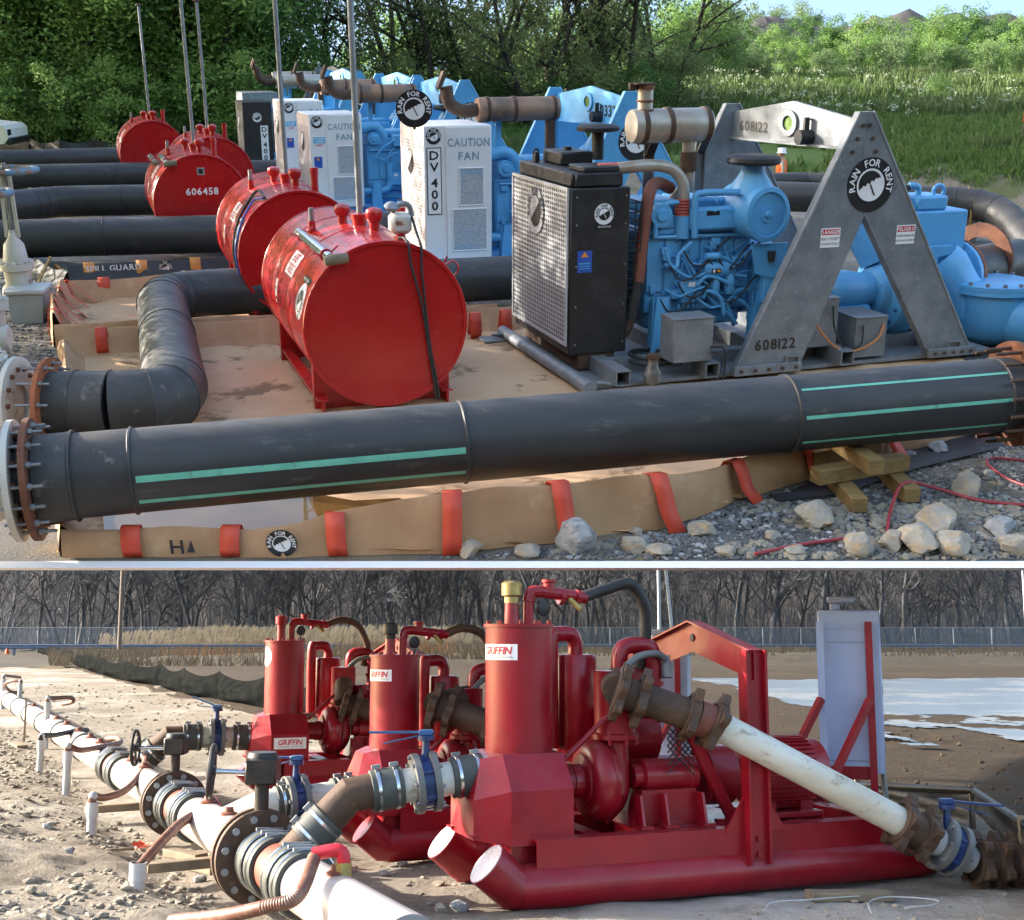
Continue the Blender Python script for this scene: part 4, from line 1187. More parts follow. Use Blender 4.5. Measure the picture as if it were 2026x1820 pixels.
# -- second berm with its collapsed left wall
sb = thing('spill_berm', 'second tan spill berm with a sagging left wall and red stay straps', 'berm')
bk0 = up_px(140, 598, 0.0); bk1 = up_px(490, 574, 0.0)
lft = [(bk0.x, bk0.y), (-6.35, 16.6), (-5.75, 14.95)]
wl, fl = berm_wall(sb, lft, 0.46, 'left_wall', seed=5.0, sag=0.20)
wb, fbk = berm_wall(sb, [(bk1.x, bk1.y), (bk0.x, bk0.y)], 0.33, 'back_wall', seed=6.0, sag=0.03)
wb2, _ = berm_wall(sb, [(-5.75, 14.95), (-3.2, 15.55), (-0.2, 16.25)], 0.30, 'front_wall', seed=7.0, sag=0.02)
floor(sb, [(bk0.x, bk0.y), (-6.35, 16.6), (-5.75, 14.95), (-0.2, 16.25), (-1.4, 20.0), (bk1.x, bk1.y)], 0.014, seed=4.0, amp=0.05)
for i, f in enumerate((0.10, 0.28, 0.46, 0.64, 0.80)):
    p = fl[int(f * (len(fl) - 1))]
    t_ = Vector((0.95, 0.30, 0))
    m = MB(); a = p + Vector((0.02, 0, 0.40)); b = p + Vector((0.42, 0.1, 0.02)); c_ = b + t_ * 0.65
    wv = Vector((0.02, -0.05, 0))
    m.add([a - wv, a + wv, b + wv, b - wv, c_ + wv * 1.3, c_ - wv * 1.3], [(0, 1, 2, 3), (3, 2, 4, 5)]); m.build('stay_strap', 'strap_red', sb, 0)
    strap(sb, p, (-0.95, -0.3, 0), 0.36, 0.07, 0.02, -0.08)
p = bk0.lerp(bk1, 0.19); strap(sb, (p.x, p.y, 0), (0.3, -1, 0), 0.33, 0.17, 0.0, 0.0)
# -- black berm behind with amber ties
bb = thing('spill_berm', 'black fabric berm wall with amber ties and white lettering behind the second berm', 'berm')
k0 = up_px(138, 566, 0.0); k1 = up_px(520, 545, 0.0)
wl, fl = berm_wall(bb, [(k1.x, k1.y), (k0.x, k0.y)], 0.34, 'front_wall', 'black_fabric', seed=8.0, sag=0.01)
wbk, _ = berm_wall(bb, [(k0.x, k0.y), (-8.0, 20.3), (-9.2, 22.4)], 0.25, 'left_wall', 'black_fabric', seed=9.0, sag=0.06)
dirb = (k1 - k0).normalized(); outb = Vector((dirb.y, -dirb.x, 0))
for px_ in (150, 248, 350, 447):
    p = up_px(px_, 540, 0.3); k = (p.x - k0.x) / (dirb.x); q = k0 + dirb * k
    strap(bb, q, outb, 0.345, 0.17, 0.0, 0.0, 'strap_amber')
k = (up_px(195, 540, 0.3).x - k0.x) / dirb.x
decal(bb, 'berm_lettering', plane_map(k0 + Vector((0, 0, 0.265)) + dirb * k + outb * 0.07, dirb, (0, 0, 1)), [('text', 'SPILL GUARD', 0, 0, 0.13, 'decal_white', {'bold': 1})])
k = (up_px(300, 535, 0.3).x - k0.x) / dirb.x
decal(bb, 'emblem', plane_map(k0 + Vector((0, 0, 0.23)) + dirb * k + outb * 0.075, dirb, (0, 0, 1)), emblem_items(0.11), names=EMB)
floor(bb, [(k0.x, k0.y + 0.05), (-9.3, 22.6), (-9.8, 24.6), (-3.0, 25.6), (-1.8, 21.0), (k1.x, k1.y + 0.05)], 0.02, 'grey_tarp', 0.2, 0.05, 6.0)
# black sheet under the right end of the near berm
o = MB(); 
for (x, y) in (): pass
pts = [(2.3, 9.62), (2.6, 9.45), (3.6, 10.2), (4.6, 10.85), (6.2, 11.75), (6.2, 12.35), (4.5, 11.4), (3.4, 10.7)]
o = MB().add([(x, y, 0.018 + 0.01 * (i % 3)) for i, (x, y) in enumerate(pts)], [tuple(range(len(pts)))]).build('ground_sheet', 'black_fabric', None, 0)
tag(o, 'black ground sheet sticking out under the right end of the near berm', 'sheet')

# ================================================================ UPPER SITE: diesel pump units
U1 = Vector((1.22, 12.713, 0))
def ul(px, py, yl, org=U1):
    """unit-frame point seen at a picture position on the upright plane y = yl"""
    c = Vector((0, 0, CAM_H_UP)); r = up_px(px, py, depth=1.0) - c
    C_ = c - org; k = (yl - C_.dot(EYU)) / r.dot(EYU); p = C_ + r * k
    return Vector((p.dot(EXU), p.dot(EYU), p.z))

def hollow_beam(t, x, y0, y1, z0, w=0.17, h=0.17, th=0.014, mt='galv'):
    m = MB()
    m.box((x, y0, z0), (x + th, y1, z0 + h)); m.box((x + w - th, y0, z0), (x + w, y1, z0 + h))
    m.box((x + th, y0, z0), (x + w - th, y1, z0 + th)); m.box((x + th, y0, z0 + h - th), (x + w - th, y1, z0 + h))
    return m.build('cross_beam', mt, t, 20)

def lifting_frame(t, y, mt, dx=0.0, apex=2.80, ztop=2.92, th=0.12, foot=True, bolts=True, s=1.0):
    """A-shaped end frame in the plane y"""
    x0, x1, x2, x3 = 1.36 + dx, 2.18 + dx, 3.97 + dx, 4.57 + dx
    ax = apex + dx
    m = MB()
    m.prism([(x0, 0.10), (x1, 0.10), (ax + 0.08, 1.80), (ax, 1.95), (ax, ztop), (ax - 0.08, ztop)], (0, th, 0), (0, y, 0))
    o1 = m.build('frame_leg', mt, t, 30)
    m = MB()
    m.prism([(ax + 0.002, 1.948), (ax + 0.085, 1.80), (x2, 0.10), (x3, 0.10), (ax + 0.08, ztop), (ax + 0.002, ztop)], (0, th, 0), (0, y, 0))
    o2 = m.build('frame_leg', mt, t, 30)
    # rolled outer lips
    for (a, b, o) in (((x0, 0.10), (ax - 0.08, ztop), o1), ((x3, 0.10), (ax + 0.08, ztop), o2)):
        m = MB(); m.tube([(a[0], y + 0.01, a[1]), (b[0], y + 0.01, b[1])], 0.022, 8); m.build('frame_lip', mt, o)
    if foot:
        for xa, xb in ((x0, x1), (x2 - 0.02, x3)):
            m = MB(); m.box((xa - 0.02, y - 0.05, 0.09), (xb + 0.02, y - 0.002, 0.20), 0.006); f = m.build('foot_plate', mt, t)
            if bolts:
                for i in range(5):
                    xx = xa + 0.06 + (xb - xa - 0.12) * i / 4
                    MB().cyl((xx, y - 0.05, 0.145), (xx, y - 0.075, 0.145), 0.020, 0.020, 6).build('bolt', 'rust_dark', f)
    if bolts:
        for i, (du, dz_) in enumerate(((0.035, 0.14), (0.085, 0.28), (0.13, 0.42))):
            for s_ in (-1, 1):
                MB().cyl((ax + s_ * du * 1.15, y, ztop - dz_), (ax + s_ * du * 1.15, y - 0.022, ztop - dz_), 0.022, 0.022, 6).build('bolt', 'rust_dark', o1 if s_ < 0 else o2)
    return o1

def cross_beam_top(t, y0, y1, mt, xa, xb, ztop=2.90, dep=0.45, number=None, txt='decal_black', lamp=True):
    """gabled lifting beam between the two frames with an eye in its middle"""
    A_ = Vector((xa, y0, 0)); B_ = Vector((xb, y1, 0)); d = (B_ - A_); L = d.length; d.normalize(); n = Vector((d.y, -d.x, 0))
    n = -n if n.y > 0 else n
    poly = [(0, ztop - dep), (L, ztop - dep), (L, ztop - 0.04), (L * 0.5, ztop + 0.13), (0, ztop - 0.04)]
    m = MB(); m.prism(poly, -n * 0.05, A_, d, (0, 0, 1)); o = m.build('lifting_beam', mt, t, 30)
    m = MB(); m.prism([(0, ztop - dep - 0.03), (L, ztop - dep - 0.03), (L, ztop - dep), (0, ztop - dep)], n * 0.10, A_ - n * 0.06, d, (0, 0, 1)); m.build('beam_flange', mt, o, 30)
    c = A_ + d * (L * 0.52) + Vector((0, 0, ztop - 0.12))
    nn = n if n.dot(Vector((-0.3, -1, 0))) > 0 else -n
    m = MB(); m.ring(c + nn * 0.001, nn, 0.085, 0.15, 0.03, 28); m.build('eye_ring', mt, o)
    m = MB(); m.cyl(c + nn * 0.004, c + nn * 0.008, 0.084, 0.084, 28); m.build('eye_hole', 'leaf_mid', o)
    if lamp:
        c = A_ + d * (L * 0.36) + Vector((0, 0, ztop - dep * 0.78)) + nn * 0.06
        m = MB(); m.cyl(c - Vector((0.10, 0, 0)), c + Vector((0.10, 0, 0)), 0.085, 0.085, 16); m.box((c.x - 0.03, c.y - 0.02, c.z + 0.06), (c.x + 0.03, c.y + 0.02, c.z + 0.22)); lp = m.build('work_lamp', 'black_metal', t)
        MB().tube([c + Vector((0.05, 0, 0.2)), c + Vector((0.25, 0.0, 0.10)), c + Vector((0.33, 0, -0.08)), c + Vector((0.42, 0, 0.05)), c + Vector((0.52, 0, 0.12))], 0.012, 6, smooth=4).build('lamp_cable', 'black_rubber', lp)
    if number:
        left = -d
        decal(o, 'beam_number', plane_map(A_ + d * (L * 0.80) + Vector((0, 0, ztop - 0.19)) + nn * 0.002, -d if nn.dot((-d).cross(Vector((0, 0, 1)))) > 0 else d, (0, 0, 1)), [('text', number, 0, 0, 0.17, txt, {'bold': 1})])
    return o

def perforated(t, x, y0, y1, z0, z1, mt, ny, nz, name='grille'):
    """sheet with real holes, facing -x"""
    m = MB(); dy = (y1 - y0) / ny; dz_ = (z1 - z0) / nz
    idx = {}
    def vid(y, z):
        k = (round(y, 5), round(z, 5))
        if k not in idx: idx[k] = len(m.v); m.v.append((x, y, z))
        return idx[k]
    for j in range(nz):
        off = 0.5 * dy if j % 2 else 0.0
        for i in range(ny):
            ya = y0 + i * dy; za = z0 + j * dz_
            c = ((ya + dy / 2), (za + dz_ / 2)); r = min(dy, dz_) * 0.33
            q = [vid(ya, za), vid(ya + dy, za), vid(ya + dy, za + dz_), vid(ya, za + dz_)]
            h = []
            for a in (225, 315, 45, 135):
                h.append(len(m.v)); m.v.append((x, c[0] + r * 1.3 * cos(radians(a)), c[1] + r * 1.3 * sin(radians(a))))
            for k in range(4):
                m.f.append((q[k], h[k], h[(k + 1) % 4], q[(k + 1) % 4]))
    o = m.build(name, mt, t, 0)
    fr = MB(); w = 0.03
    fr.box((x - 0.012, y0 - w, z0 - w), (x + 0.01, y0, z1 + w)); fr.box((x - 0.012, y1, z0 - w), (x + 0.01, y1 + w, z1 + w))
    fr.box((x - 0.012, y0, z1), (x + 0.01, y1, z1 + w)); fr.box((x - 0.012, y0, z0 - w), (x + 0.01, y1, z0))
    fr.build('grille_frame', mt, o, 20)
    return o

def fan_box(t, style, near=0.72, x0=-0.40, x1=0.72, y1=2.2, z0=0.30, z1=2.42, text=True):
    """white housing round the radiator: slotted left side, lettered front with mesh windows"""
    mt = {'white': 'white_paint', 'black': 'black_metal', 'grey': 'galv'}[style]
    m = MB(); m.box((x0, near, z0), (x1, y1, z1), 0.015); o = m.build('radiator_housing', mt, t)
    m = MB(); m.box((x0 + 0.02, near - 0.03, z0 - 0.10), (x1 + 0.05, y1, z0 - 0.005)); m.build('housing_base', 'blue_dark', t)
    m = MB()
    for c_ in range(2):
        ya = near + 0.12 + c_ * (y1 - near - 0.2) / 2; yb = ya + (y1 - near - 0.36) / 2
        nrow = 34
        for j in range(nrow):
            z = z0 + 0.22 + (z1 - z0 - 0.5) * j / (nrow - 1)
            m.box((x0 - 0.004, ya, z), (x0 + 0.005, yb, z + 0.016))
    sl = m.build('vent_slots', 'pink_white' if False else 'decal_grey', o, 0); sl['kind'] = 'stuff'
    m = MB(); m.box((x0 - 0.003, near + 0.02, z0 + 0.02), (x0 - 0.0005, y1 - 0.02, z1 - 0.02)); m.build('slotted_panel', 'pink_white' if style == 'white' else mt, o, 0)
    fx0 = x0 + 0.36
    fm = plane_map(((fx0 + x1) / 2, near - 0.003, 0), (1, 0, 0), (0, 0, 1))
    W = x1 - fx0
    if style == 'white':
        m = MB(); m.box((fx0, near - 0.02, z0 + 0.03), (x1 - 0.02, near + 0.002, z1 - 0.03), 0.004); d_ = m.build('front_door', 'white_paint', o)
        fm = plane_map(((fx0 + x1) / 2 - 0.01, near - 0.021, 0), (1, 0, 0), (0, 0, 1))
        if text:
            decal(d_, 'warning_lettering', fm, [('text', 'CAUTION', 0, z1 - 0.26, 0.175, 'decal_steel', {'bold': 1, 'sx': 0.82}), ('text', 'FAN', 0, z1 - 0.47, 0.175, 'decal_steel', {'bold': 1, 'sx': 0.95})], names={})
        for (wa, wb, za, zb) in ((-0.16, 0.24, z1 - 1.24, z1 - 0.66), (-0.28, 0.29, z0 + 0.16, z1 - 1.30)):
            cx = (fx0 + x1) / 2 - 0.01
            m = MB(); m.box((cx + wa, near - 0.026, za), (cx + wb, near - 0.019, zb), 0.002); m.build('mesh_window', 'mesh_screen', d_)
            m = MB()
            for (a, b) in (((wa, za), (wb, za)), ((wb, za), (wb, zb)), ((wb, zb), (wa, zb)), ((wa, zb), (wa, za))):
                m.tube([(cx + a[0], near - 0.026, a[1]), (cx + b[0], near - 0.026, b[1])], 0.012, 6)
            m.build('window_frame', 'white_paint', d_)
    cxs = x0 + 0.18
    sm = plane_map((cxs, near - 0.002, 0), (1, 0, 0), (0, 0, 1))
    return o, sm

def mesh_screen_mat():
    mt = bpy.data.materials.new('mesh_screen'); mt.use_nodes = True
    nt = mt.node_tree; N = nt.nodes; L = nt.links; b = N['Principled BSDF']
    tc = N.new('ShaderNodeTexCoord'); v = N.new('ShaderNodeTexVoronoi'); v.inputs['Scale'].default_value = 55
    L.new(tc.outputs['Object'], v.inputs['Vector'])
    n = N.new('ShaderNodeTexNoise'); n.inputs['Scale'].default_value = 2.2; L.new(tc.outputs['Object'], n.inputs['Vector'])
    r = N.new('ShaderNodeValToRGB'); r.color_ramp.elements[0].position = 0.2; r.color_ramp.elements[1].position = 0.45
    r.color_ramp.elements[0].color = (0.10, 0.12, 0.15, 1); r.color_ramp.elements[1].color = (0.42, 0.44, 0.46, 1)
    L.new(v.outputs['Distance'], r.inputs['Fac'])
    m2 = N.new('ShaderNodeMixRGB'); m2.inputs['Color2'].default_value = (0.20, 0.34, 0.48, 1)
    r2 = N.new('ShaderNodeValToRGB'); r2.color_ramp.elements[0].position = 0.52; r2.color_ramp.elements[1].position = 0.6; L.new(n.outputs['Fac'], r2.inputs['Fac'])
    mu = N.new('ShaderNodeMath'); mu.operation = 'MULTIPLY'; mu.inputs[1].default_value = 0.5; L.new(r2.outputs['Color'], mu.inputs[0]); L.new(mu.outputs[0], m2.inputs['Fac'])
    L.new(r.outputs['Color'], m2.inputs['Color1']); L.new(m2.outputs['Color'], b.inputs['Base Color']); b.inputs['Roughness'].default_value = 0.5
    MATS['mesh_screen'] = mt
mesh_screen_mat()

def muffler(t, a, b, R, mt, elbow=None, flap=False):
    a = Vector(a); b = Vector(b); d = (b - a).normalized(); L = (b - a).length
    m = MB(); m.lathe(a, d, [(R * 0.55, -0.03), (R * 0.93, -0.02), (R, 0.02), (R, L - 0.02), (R * 0.93, L + 0.02), (R * 0.55, L + 0.03), (0, L + 0.035)], 32); o = m.build('muffler', mt, t)
    for k in (0.08, 0.42, 0.93):
        m = MB(); m.lathe(a + d * (L * k), d, [(R + 0.001, 0), (R + 0.014, 0.004), (R + 0.014, 0.055), (R + 0.001, 0.06)], 32, False); m.build('band', 'rust_dark', o)
    return o

def engine(t, x0, x1, y0, y1, z0, z1, mt='blue', seed=3, full=True):
    """straight-six diesel: block, head, rocker covers, sump, manifolds, pumps and lines"""
    rng = random.Random(seed)
    L = x1 - x0
    m = MB(); m.box((x0, y0, z0 + 0.20), (x1, y1, z1 - 0.30), 0.02)
    for i in range(6):
        xx = x0 + L * (i + 0.5) / 6
        m.box((xx - L / 14, y0 - 0.025, z0 + 0.45), (xx + L / 14, y0 + 0.01, z1 - 0.38), 0.01)
    m.box((x0 + 0.02, y0 - 0.035, z1 - 0.36), (x1 - 0.02, y1 + 0.03, z1 - 0.30), 0.008)
    blk = m.build('engine_block', mt, t)
    m = MB(); m.box((x0 + 0.06, y0 + 0.08, z0), (x1 - 0.05, y1 - 0.08, z0 + 0.20), 0.03); m.build('sump', mt, t)
    m = MB(); m.box((x0 + 0.03, y0 - 0.03, z1 - 0.30), (x1 - 0.03, y1, z1 - 0.14), 0.015); m.build('cylinder_head', mt, t)
    for i in range(3):
        xa = x0 + 0.04 + (L - 0.08) * i / 3
        m = MB(); m.box((xa, y0 + 0.04, z1 - 0.14), (xa + L / 3 - 0.03, y1 - 0.1, z1 + 0.02), 0.03); o = m.build('rocker_cover', mt, t)
        for k in range(3):
            MB().cyl((xa + 0.05 + k * (L / 3 - 0.13) / 2, y0 + 0.02, z1 - 0.10), (xa + 0.05 + k * (L / 3 - 0.13) / 2, y0 + 0.045, z1 - 0.10), 0.014, 0.014, 6).build('bolt', mt, o)
    # air manifold along the front
    m = MB(); m.box((x0 + L * 0.36, y0 - 0.16, z1 - 0.32), (x1 - 0.04, y0 - 0.03, z1 - 0.06), 0.03); o = m.build('intake_manifold', mt, t)
    for k in range(4):
        MB().bolts((x0 + L * (0.42 + 0.15 * k), y0 - 0.16, z1 - 0.19), (0, -1, 0), 0.09, 2, 0.013, 0.018, 6, pi / 2).build('bolt', mt, o)
    m = MB(); m.box((x0 + L * 0.5, y0 - 0.163, z1 - 0.15), (x0 + L * 0.62, y0 - 0.158, z1 - 0.10)); m.build('maker_plate', 'decal_black', o)
    # fuel rail, oil filters, starter, fuel pump
    m = MB(); m.tube([(x0 + 0.05, y0 - 0.06, z1 - 0.38), (x1 - 0.1, y0 - 0.06, z1 - 0.40)], 0.022, 8); m.build('fuel_rail', mt, t)
    for k in range(2):
        xx = x0 + L * (0.62 + 0.14 * k)
        m = MB(); m.lathe((xx, y0 - 0.13, z0 + 0.40), (0, 0, 1), [(0.05, 0), (0.062, 0.02), (0.062, 0.20), (0.05, 0.22), (0.03, 0.25)], 16); m.build('fuel_filter', mt, t)
    m = MB(); m.lathe((x0 + L * 0.50, y0 - 0.10, z0 + 0.72), (1, 0, -0.12), [(0.09, 0), (0.105, 0.02), (0.105, 0.30), (0.08, 0.33), (0.06, 0.42), (0.0, 0.43)], 20); o = m.build('starter_motor', mt, t)
    m = MB(); m.lathe((x0 + L * 0.5, y0 - 0.18, z0 + 0.86), (1, 0, 0), [(0.04, 0), (0.045, 0.16), (0.0, 0.17)], 12); m.build('solenoid', mt, o)
    decal(o, 'sticker', plane_map((x0 + L * 0.60, y0 - 0.207, z0 + 0.69), (1, 0, 0), (0, 0, 1)), [('rect', 0, 0, 0.12, 0.05, 'decal_black'), ('rect', -0.03, 0, 0.03, 0.035, 'decal_white'), ('rect', 0.03, 0, 0.04, 0.03, 'decal_orange')])
    m = MB(); m.box((x0 + L * 0.30, y0 - 0.14, z0 + 0.32), (x0 + L * 0.50, y0 - 0.01, z0 + 0.60), 0.02)
    for k in range(5): m.cyl((x0 + L * (0.31 + 0.045 * k), y0 - 0.07, z0 + 0.26), (x0 + L * (0.31 + 0.045 * k), y0 - 0.07, z0 + 0.32), 0.02, 0.02, 8)
    o = m.build('control_unit', mt, t)
    decal(o, 'sticker', plane_map((x0 + L * 0.40, y0 - 0.141, z0 + 0.54), (1, 0, 0), (0, 0, 1)), [('rect', 0, 0, 0.09, 0.05, 'decal_white')])
    m = MB(); m.cyl((x0 + L * 0.10, y0 - 0.13, z1 - 0.13), (x0 + L * 0.10, y0 + 0.02, z1 - 0.13), 0.13, 0.13, 20); m.cyl((x0 + L * 0.10, y0 - 0.16, z1 - 0.13), (x0 + L * 0.10, y0 - 0.13, z1 - 0.13), 0.06, 0.08, 14); m.build('turbo_housing', mt, t)
    # pipes, harness and wires
    for k in range(22 if full else 7):
        a = Vector((rng.uniform(x0 + 0.1, x1 - 0.2), y0 - rng.uniform(0.05, 0.16), rng.uniform(z0 + 0.3, z1 - 0.45)))
        pts = [a]
        for q in range(3):
            a = a + Vector((rng.uniform(0.02, 0.26), rng.uniform(-0.04, 0.04), rng.uniform(-0.22, 0.18))); pts.append(a)
        MB().tube(pts, rng.choice((0.012, 0.018, 0.024)), 7, smooth=5).build('fuel_line', mt, t)
    for k in range(7 if full else 2):
        a = Vector((rng.uniform(x0 + 0.1, x1 - 0.5), y0 - 0.17, rng.uniform(z0 + 0.4, z1 - 0.5)))
        MB().tube([a, a + Vector((0.12, -0.02, -0.16)), a + Vector((0.30, -0.02, -0.14)), a + Vector((0.48, 0, 0.05)), a + Vector((0.62, 0.05, 0.12))], 0.011, 6, smooth=5).build('wire', 'black_rubber', t)
    # brackets, plugs and bolts over the block side
    for k in range(46 if full else 12):
        bx = rng.uniform(x0 + 0.05, x1 - 0.05); bz = rng.uniform(z0 + 0.25, z1 - 0.42)
        if k % 3: MB().cyl((bx, y0 - 0.045, bz), (bx, y0 + 0.01, bz), 0.016, 0.016, 6).build('bolt', mt, blk)
        else: MB().box((bx - rng.uniform(0.03, 0.08), y0 - rng.uniform(0.05, 0.11), bz - rng.uniform(0.02, 0.07)), (bx + 0.04, y0 + 0.01, bz + 0.04), 0.01).build('bracket', mt, t)
    # flywheel housing
    m = MB(); m.lathe((x1, (y0 + y1) / 2, z0 + 0.52), (1, 0, 0), [(0.40, 0), (0.46, 0.02), (0.46, 0.20), (0.42, 0.24), (0.40, 0.45), (0.2, 0.46)], 32); o = m.build('flywheel_housing', mt, t)
    MB().bolts((x1 + 0.24, (y0 + y1) / 2, z0 + 0.52), (1, 0, 0), 0.43, 16, 0.016, 0.02).build('housing_bolts', mt, o)['kind'] = 'stuff'
    for xx in (x0 + 0.16, x1 + 0.10):
        m = MB()
        m.prism([(xx - 0.13, 0.12), (xx + 0.13, 0.12), (xx + 0.07, z0 + 0.42), (xx - 0.07, z0 + 0.42)], (0, 0.03, 0), (0, y0 - 0.18, 0))
        for s in (-0.11, 0.0, 0.11): m.prism([(0, 0.14), (0.13, 0.14), (0.10, z0 + 0.36), (0, z0 + 0.42)], (0.016, 0, 0), (xx + s * 0.9 - 0.008, y0 - 0.15, 0), (0, 1, 0), (0, 0, 1))
        m.box((xx - 0.15, y0 - 0.28, 0.10), (xx + 0.15, y0 + 0.02, 0.125)); m.build('engine_foot', mt, t, 30)
    return blk

def air_cleaner(t, c, d, R, L, mt='blue', neck=True):
    c = Vector(c); d = Vector(d).normalized()
    m = MB(); m.lathe(c, -d, [(0.0, 0.02), (R * 0.30, 0.02), (R * 0.32, 0.035), (R * 0.80, 0.03), (R * 0.83, 0.0), (R, 0.01), (R * 1.03, 0.04), (R, 0.07), (R * 0.97, L * 0.5), (R * 1.0, L)], 40); o = m.build('air_cleaner', mt, t)
    m = MB(); m.lathe(c + d * 0.01, -d, [(0.035, 0), (0.05, 0.03)], 10); m.bar(c - Vector((0.05, 0, 0)) + d * 0.01, c + Vector((0.05, 0, 0)) + d * 0.01, 0.02, 0.02); m.build('cover_nut', mt, o)
    if neck:
        b = c - d * (L * 0.55)
        m = MB(); m.lathe(b + Vector((0, 0, R * 0.7)), (0, 0, 1), [(R * 0.85, 0), (R * 0.75, R * 0.3), (R * 0.45, R * 0.75), (R * 0.42, R * 1.0)], 28); m.build('air_neck', mt, t)
        m = MB(); m.lathe(b + Vector((0, 0, R * 1.68)), (0, 0, 1), [(R * 0.5, 0), (R * 0.95, 0.02), (R * 1.02, 0.05), (R * 1.0, 0.09), (R * 0.8, 0.12), (R * 0.5, 0.125), (0, 0.13)], 32); m.build('intake_cap', 'black_rubber', t)
    return o

# ---------------------------------------------------------------- the nearest unit, galvanised
u = thing('pump_unit', 'galvanised diesel pump unit with black radiator and grey A-shaped lifting frames', 'pump', U1, GA, 'diesel pump units')
m = MB(); m.box((-0.30, 0.14, 0.06), (4.95, 2.6, 0.10)); m.build('deck_plate', 'galv', u)
for x in (-0.10, 0.98, 2.0, 2.72, 4.2): hollow_beam(u, x, 0.0, 2.55, 0.103)
m = MB(); m.prism([(0.16, 0.101), (0.30, 0.101), (0.30, 0.112), (0.18, 0.112), (0.18, 0.24), (0.30, 0.24), (0.30, 0.25), (0.16, 0.25)], (4.5, 0, 0), (-0.02, 0.42, 0), (0, 1, 0), (0, 0, 1)); m.build('side_rail', 'galv', u, 20)
m = MB(); m.tube([(-0.42, -0.05, 0.12), (-0.42, 2.9, 0.12)], 0.075, 16); m.build('skid_tube', 'galv', u)
m = MB(); m.prism([(-0.50, 0.0), (-0.30, 0.0), (-0.05, 0.10), (-0.5, 0.10)], (0, 0.02, 0), (0, -0.07, 0.0)); m.box((-0.75, 2.6, 0.05), (-0.25, 2.9, 0.07)); m.build('tow_plate', 'galv', u)
for p in ((-0.25, -0.03, 0.16), (-0.55, 2.72, 0.12)):
    m = MB(); m.torus(p, (0.2, 0.3, 1), 0.065, 0.018, 20, 8); m.build('shackle', 'galv', u)
# radiator
m = MB(); m.box((-0.37, 0.72, 0.30), (0.33, 2.55, 2.14), 0.012); rad = m.build('radiator', 'black_metal', u)
m = MB(); m.box((-0.372, 0.78, 0.5), (-0.366, 2.5, 2.1)); m.build('radiator_core', 'decal_black', rad)
perforated(u, -0.40, 0.76, 2.52, 0.44, 2.12, 'grille_metal', 30, 32)
m = MB(); m.box((-0.34, 0.80, 2.142), (0.02, 2.5, 2.30), 0.02); m.build('header_tank', 'black_metal', u)
m = MB(); m.box((-0.20, 0.78, 2.30), (0.22, 1.25, 2.36), 0.015); m.box((-0.30, 0.76, 2.145), (0.26, 1.20, 2.30), 0.02); m.build('charge_cooler_tank', 'black_metal', u)
m = MB(); m.box((-0.15, 1.6, 2.302), (0.25, 2.2, 2.45), 0.02); m.cyl((0.05, 1.9, 2.45), (0.05, 1.9, 2.49), 0.05, 0.05, 14); m.build('expansion_tank', 'black_metal', u)
m = MB(); m.box((-0.28, 2.1, 2.30), (-0.22, 2.2, 2.42), 0.01); m.torus((-0.25, 2.15, 2.42), (0, 1, 0), 0.03, 0.012, 14, 6); m.build('lifting_lug', 'black_metal', u)
for z in (0.42, 0.85, 1.3, 1.75, 2.05):
    for x in (-0.30, 0.28): MB().cyl((x, 0.72, z), (x, 0.708, z), 0.012, 0.012, 6).build('bolt', 'steel_grey', rad)
fm = lambda x, z: plane_map((x, 0.717, z), (1, 0, 0), (0, 0, 1))
decal(u, 'emblem', fm(0.02, 1.86), emblem_items(0.115, 'decal_white', 'decal_black', True), names=EMB)
decal(u, 'sticker', fm(-0.20, 1.35), [('rect', 0, 0, 0.17, 0.24, 'decal_blue'), ('poly', [(-0.045, 0.05), (0.045, 0.05), (0.0, 0.11)], 'decal_orange'), ('rect', -0.0, -0.02, 0.13, 0.012, 'decal_sky'), ('rect', 0, -0.05, 0.13, 0.008, 'decal_sky'), ('rect', 0, -0.075, 0.13, 0.008, 'decal_sky')])
decal(u, 'emblem', plane_map((-0.414, 1.72, 1.80), (0, -1, 0), (0, 0, 1)), [('ring', 0, 0, 0.19, 0.27, 'decal_grey'), ('disc', 0, 0, 0.19, 'decal_black'), ('sector', 0, 0, 0.17, radians(40), radians(220), 'decal_grey'), ('text', 'RAIN', 0, 0, 0.10, 'decal_black', {'bold': 1, 'arc': 0.23, 'mid': pi * 0.95}), ('text', 'FOR', 0, 0, 0.10, 'decal_black', {'bold': 1, 'arc': 0.23}), ('text', 'RENT', 0, 0, 0.10, 'decal_black', {'bold': 1, 'arc': 0.23, 'mid': pi * 0.05})], names=EMB)
m = MB(); m.box((-0.25, 0.74, 0.12), (0.20, 2.5, 0.30), 0.01); m.build('radiator_base', 'rust_dark', u)
m = MB(); m.cyl((0.30, 1.6, 2.36), (0.30, 1.6, 2.66), 0.07, 0.07, 14); m.lathe((0.30, 1.6, 2.66), (0, 0, 1), [(0.1, 0), (0.24, 0.02), (0.25, 0.06), (0.2, 0.09), (0, 0.10)], 28); m.build('breather_cap', 'black_rubber', u)
# fan guard behind the radiator
m = MB()
for k in range(13):
    z = 0.7 + 0.105 * k; m.tube([(0.36, 0.78, z), (0.50, 0.78, z), (0.50, 2.3, z)], 0.008, 5)
for yy in (0.78, 1.2, 1.7): m.tube([(0.50, yy, 0.68), (0.50, yy, 1.99)], 0.008, 5)
m.tube([(0.43, 0.78, 0.68), (0.43, 0.78, 1.99)], 0.008, 5)
m.build('fan_guard', 'black_metal', u)
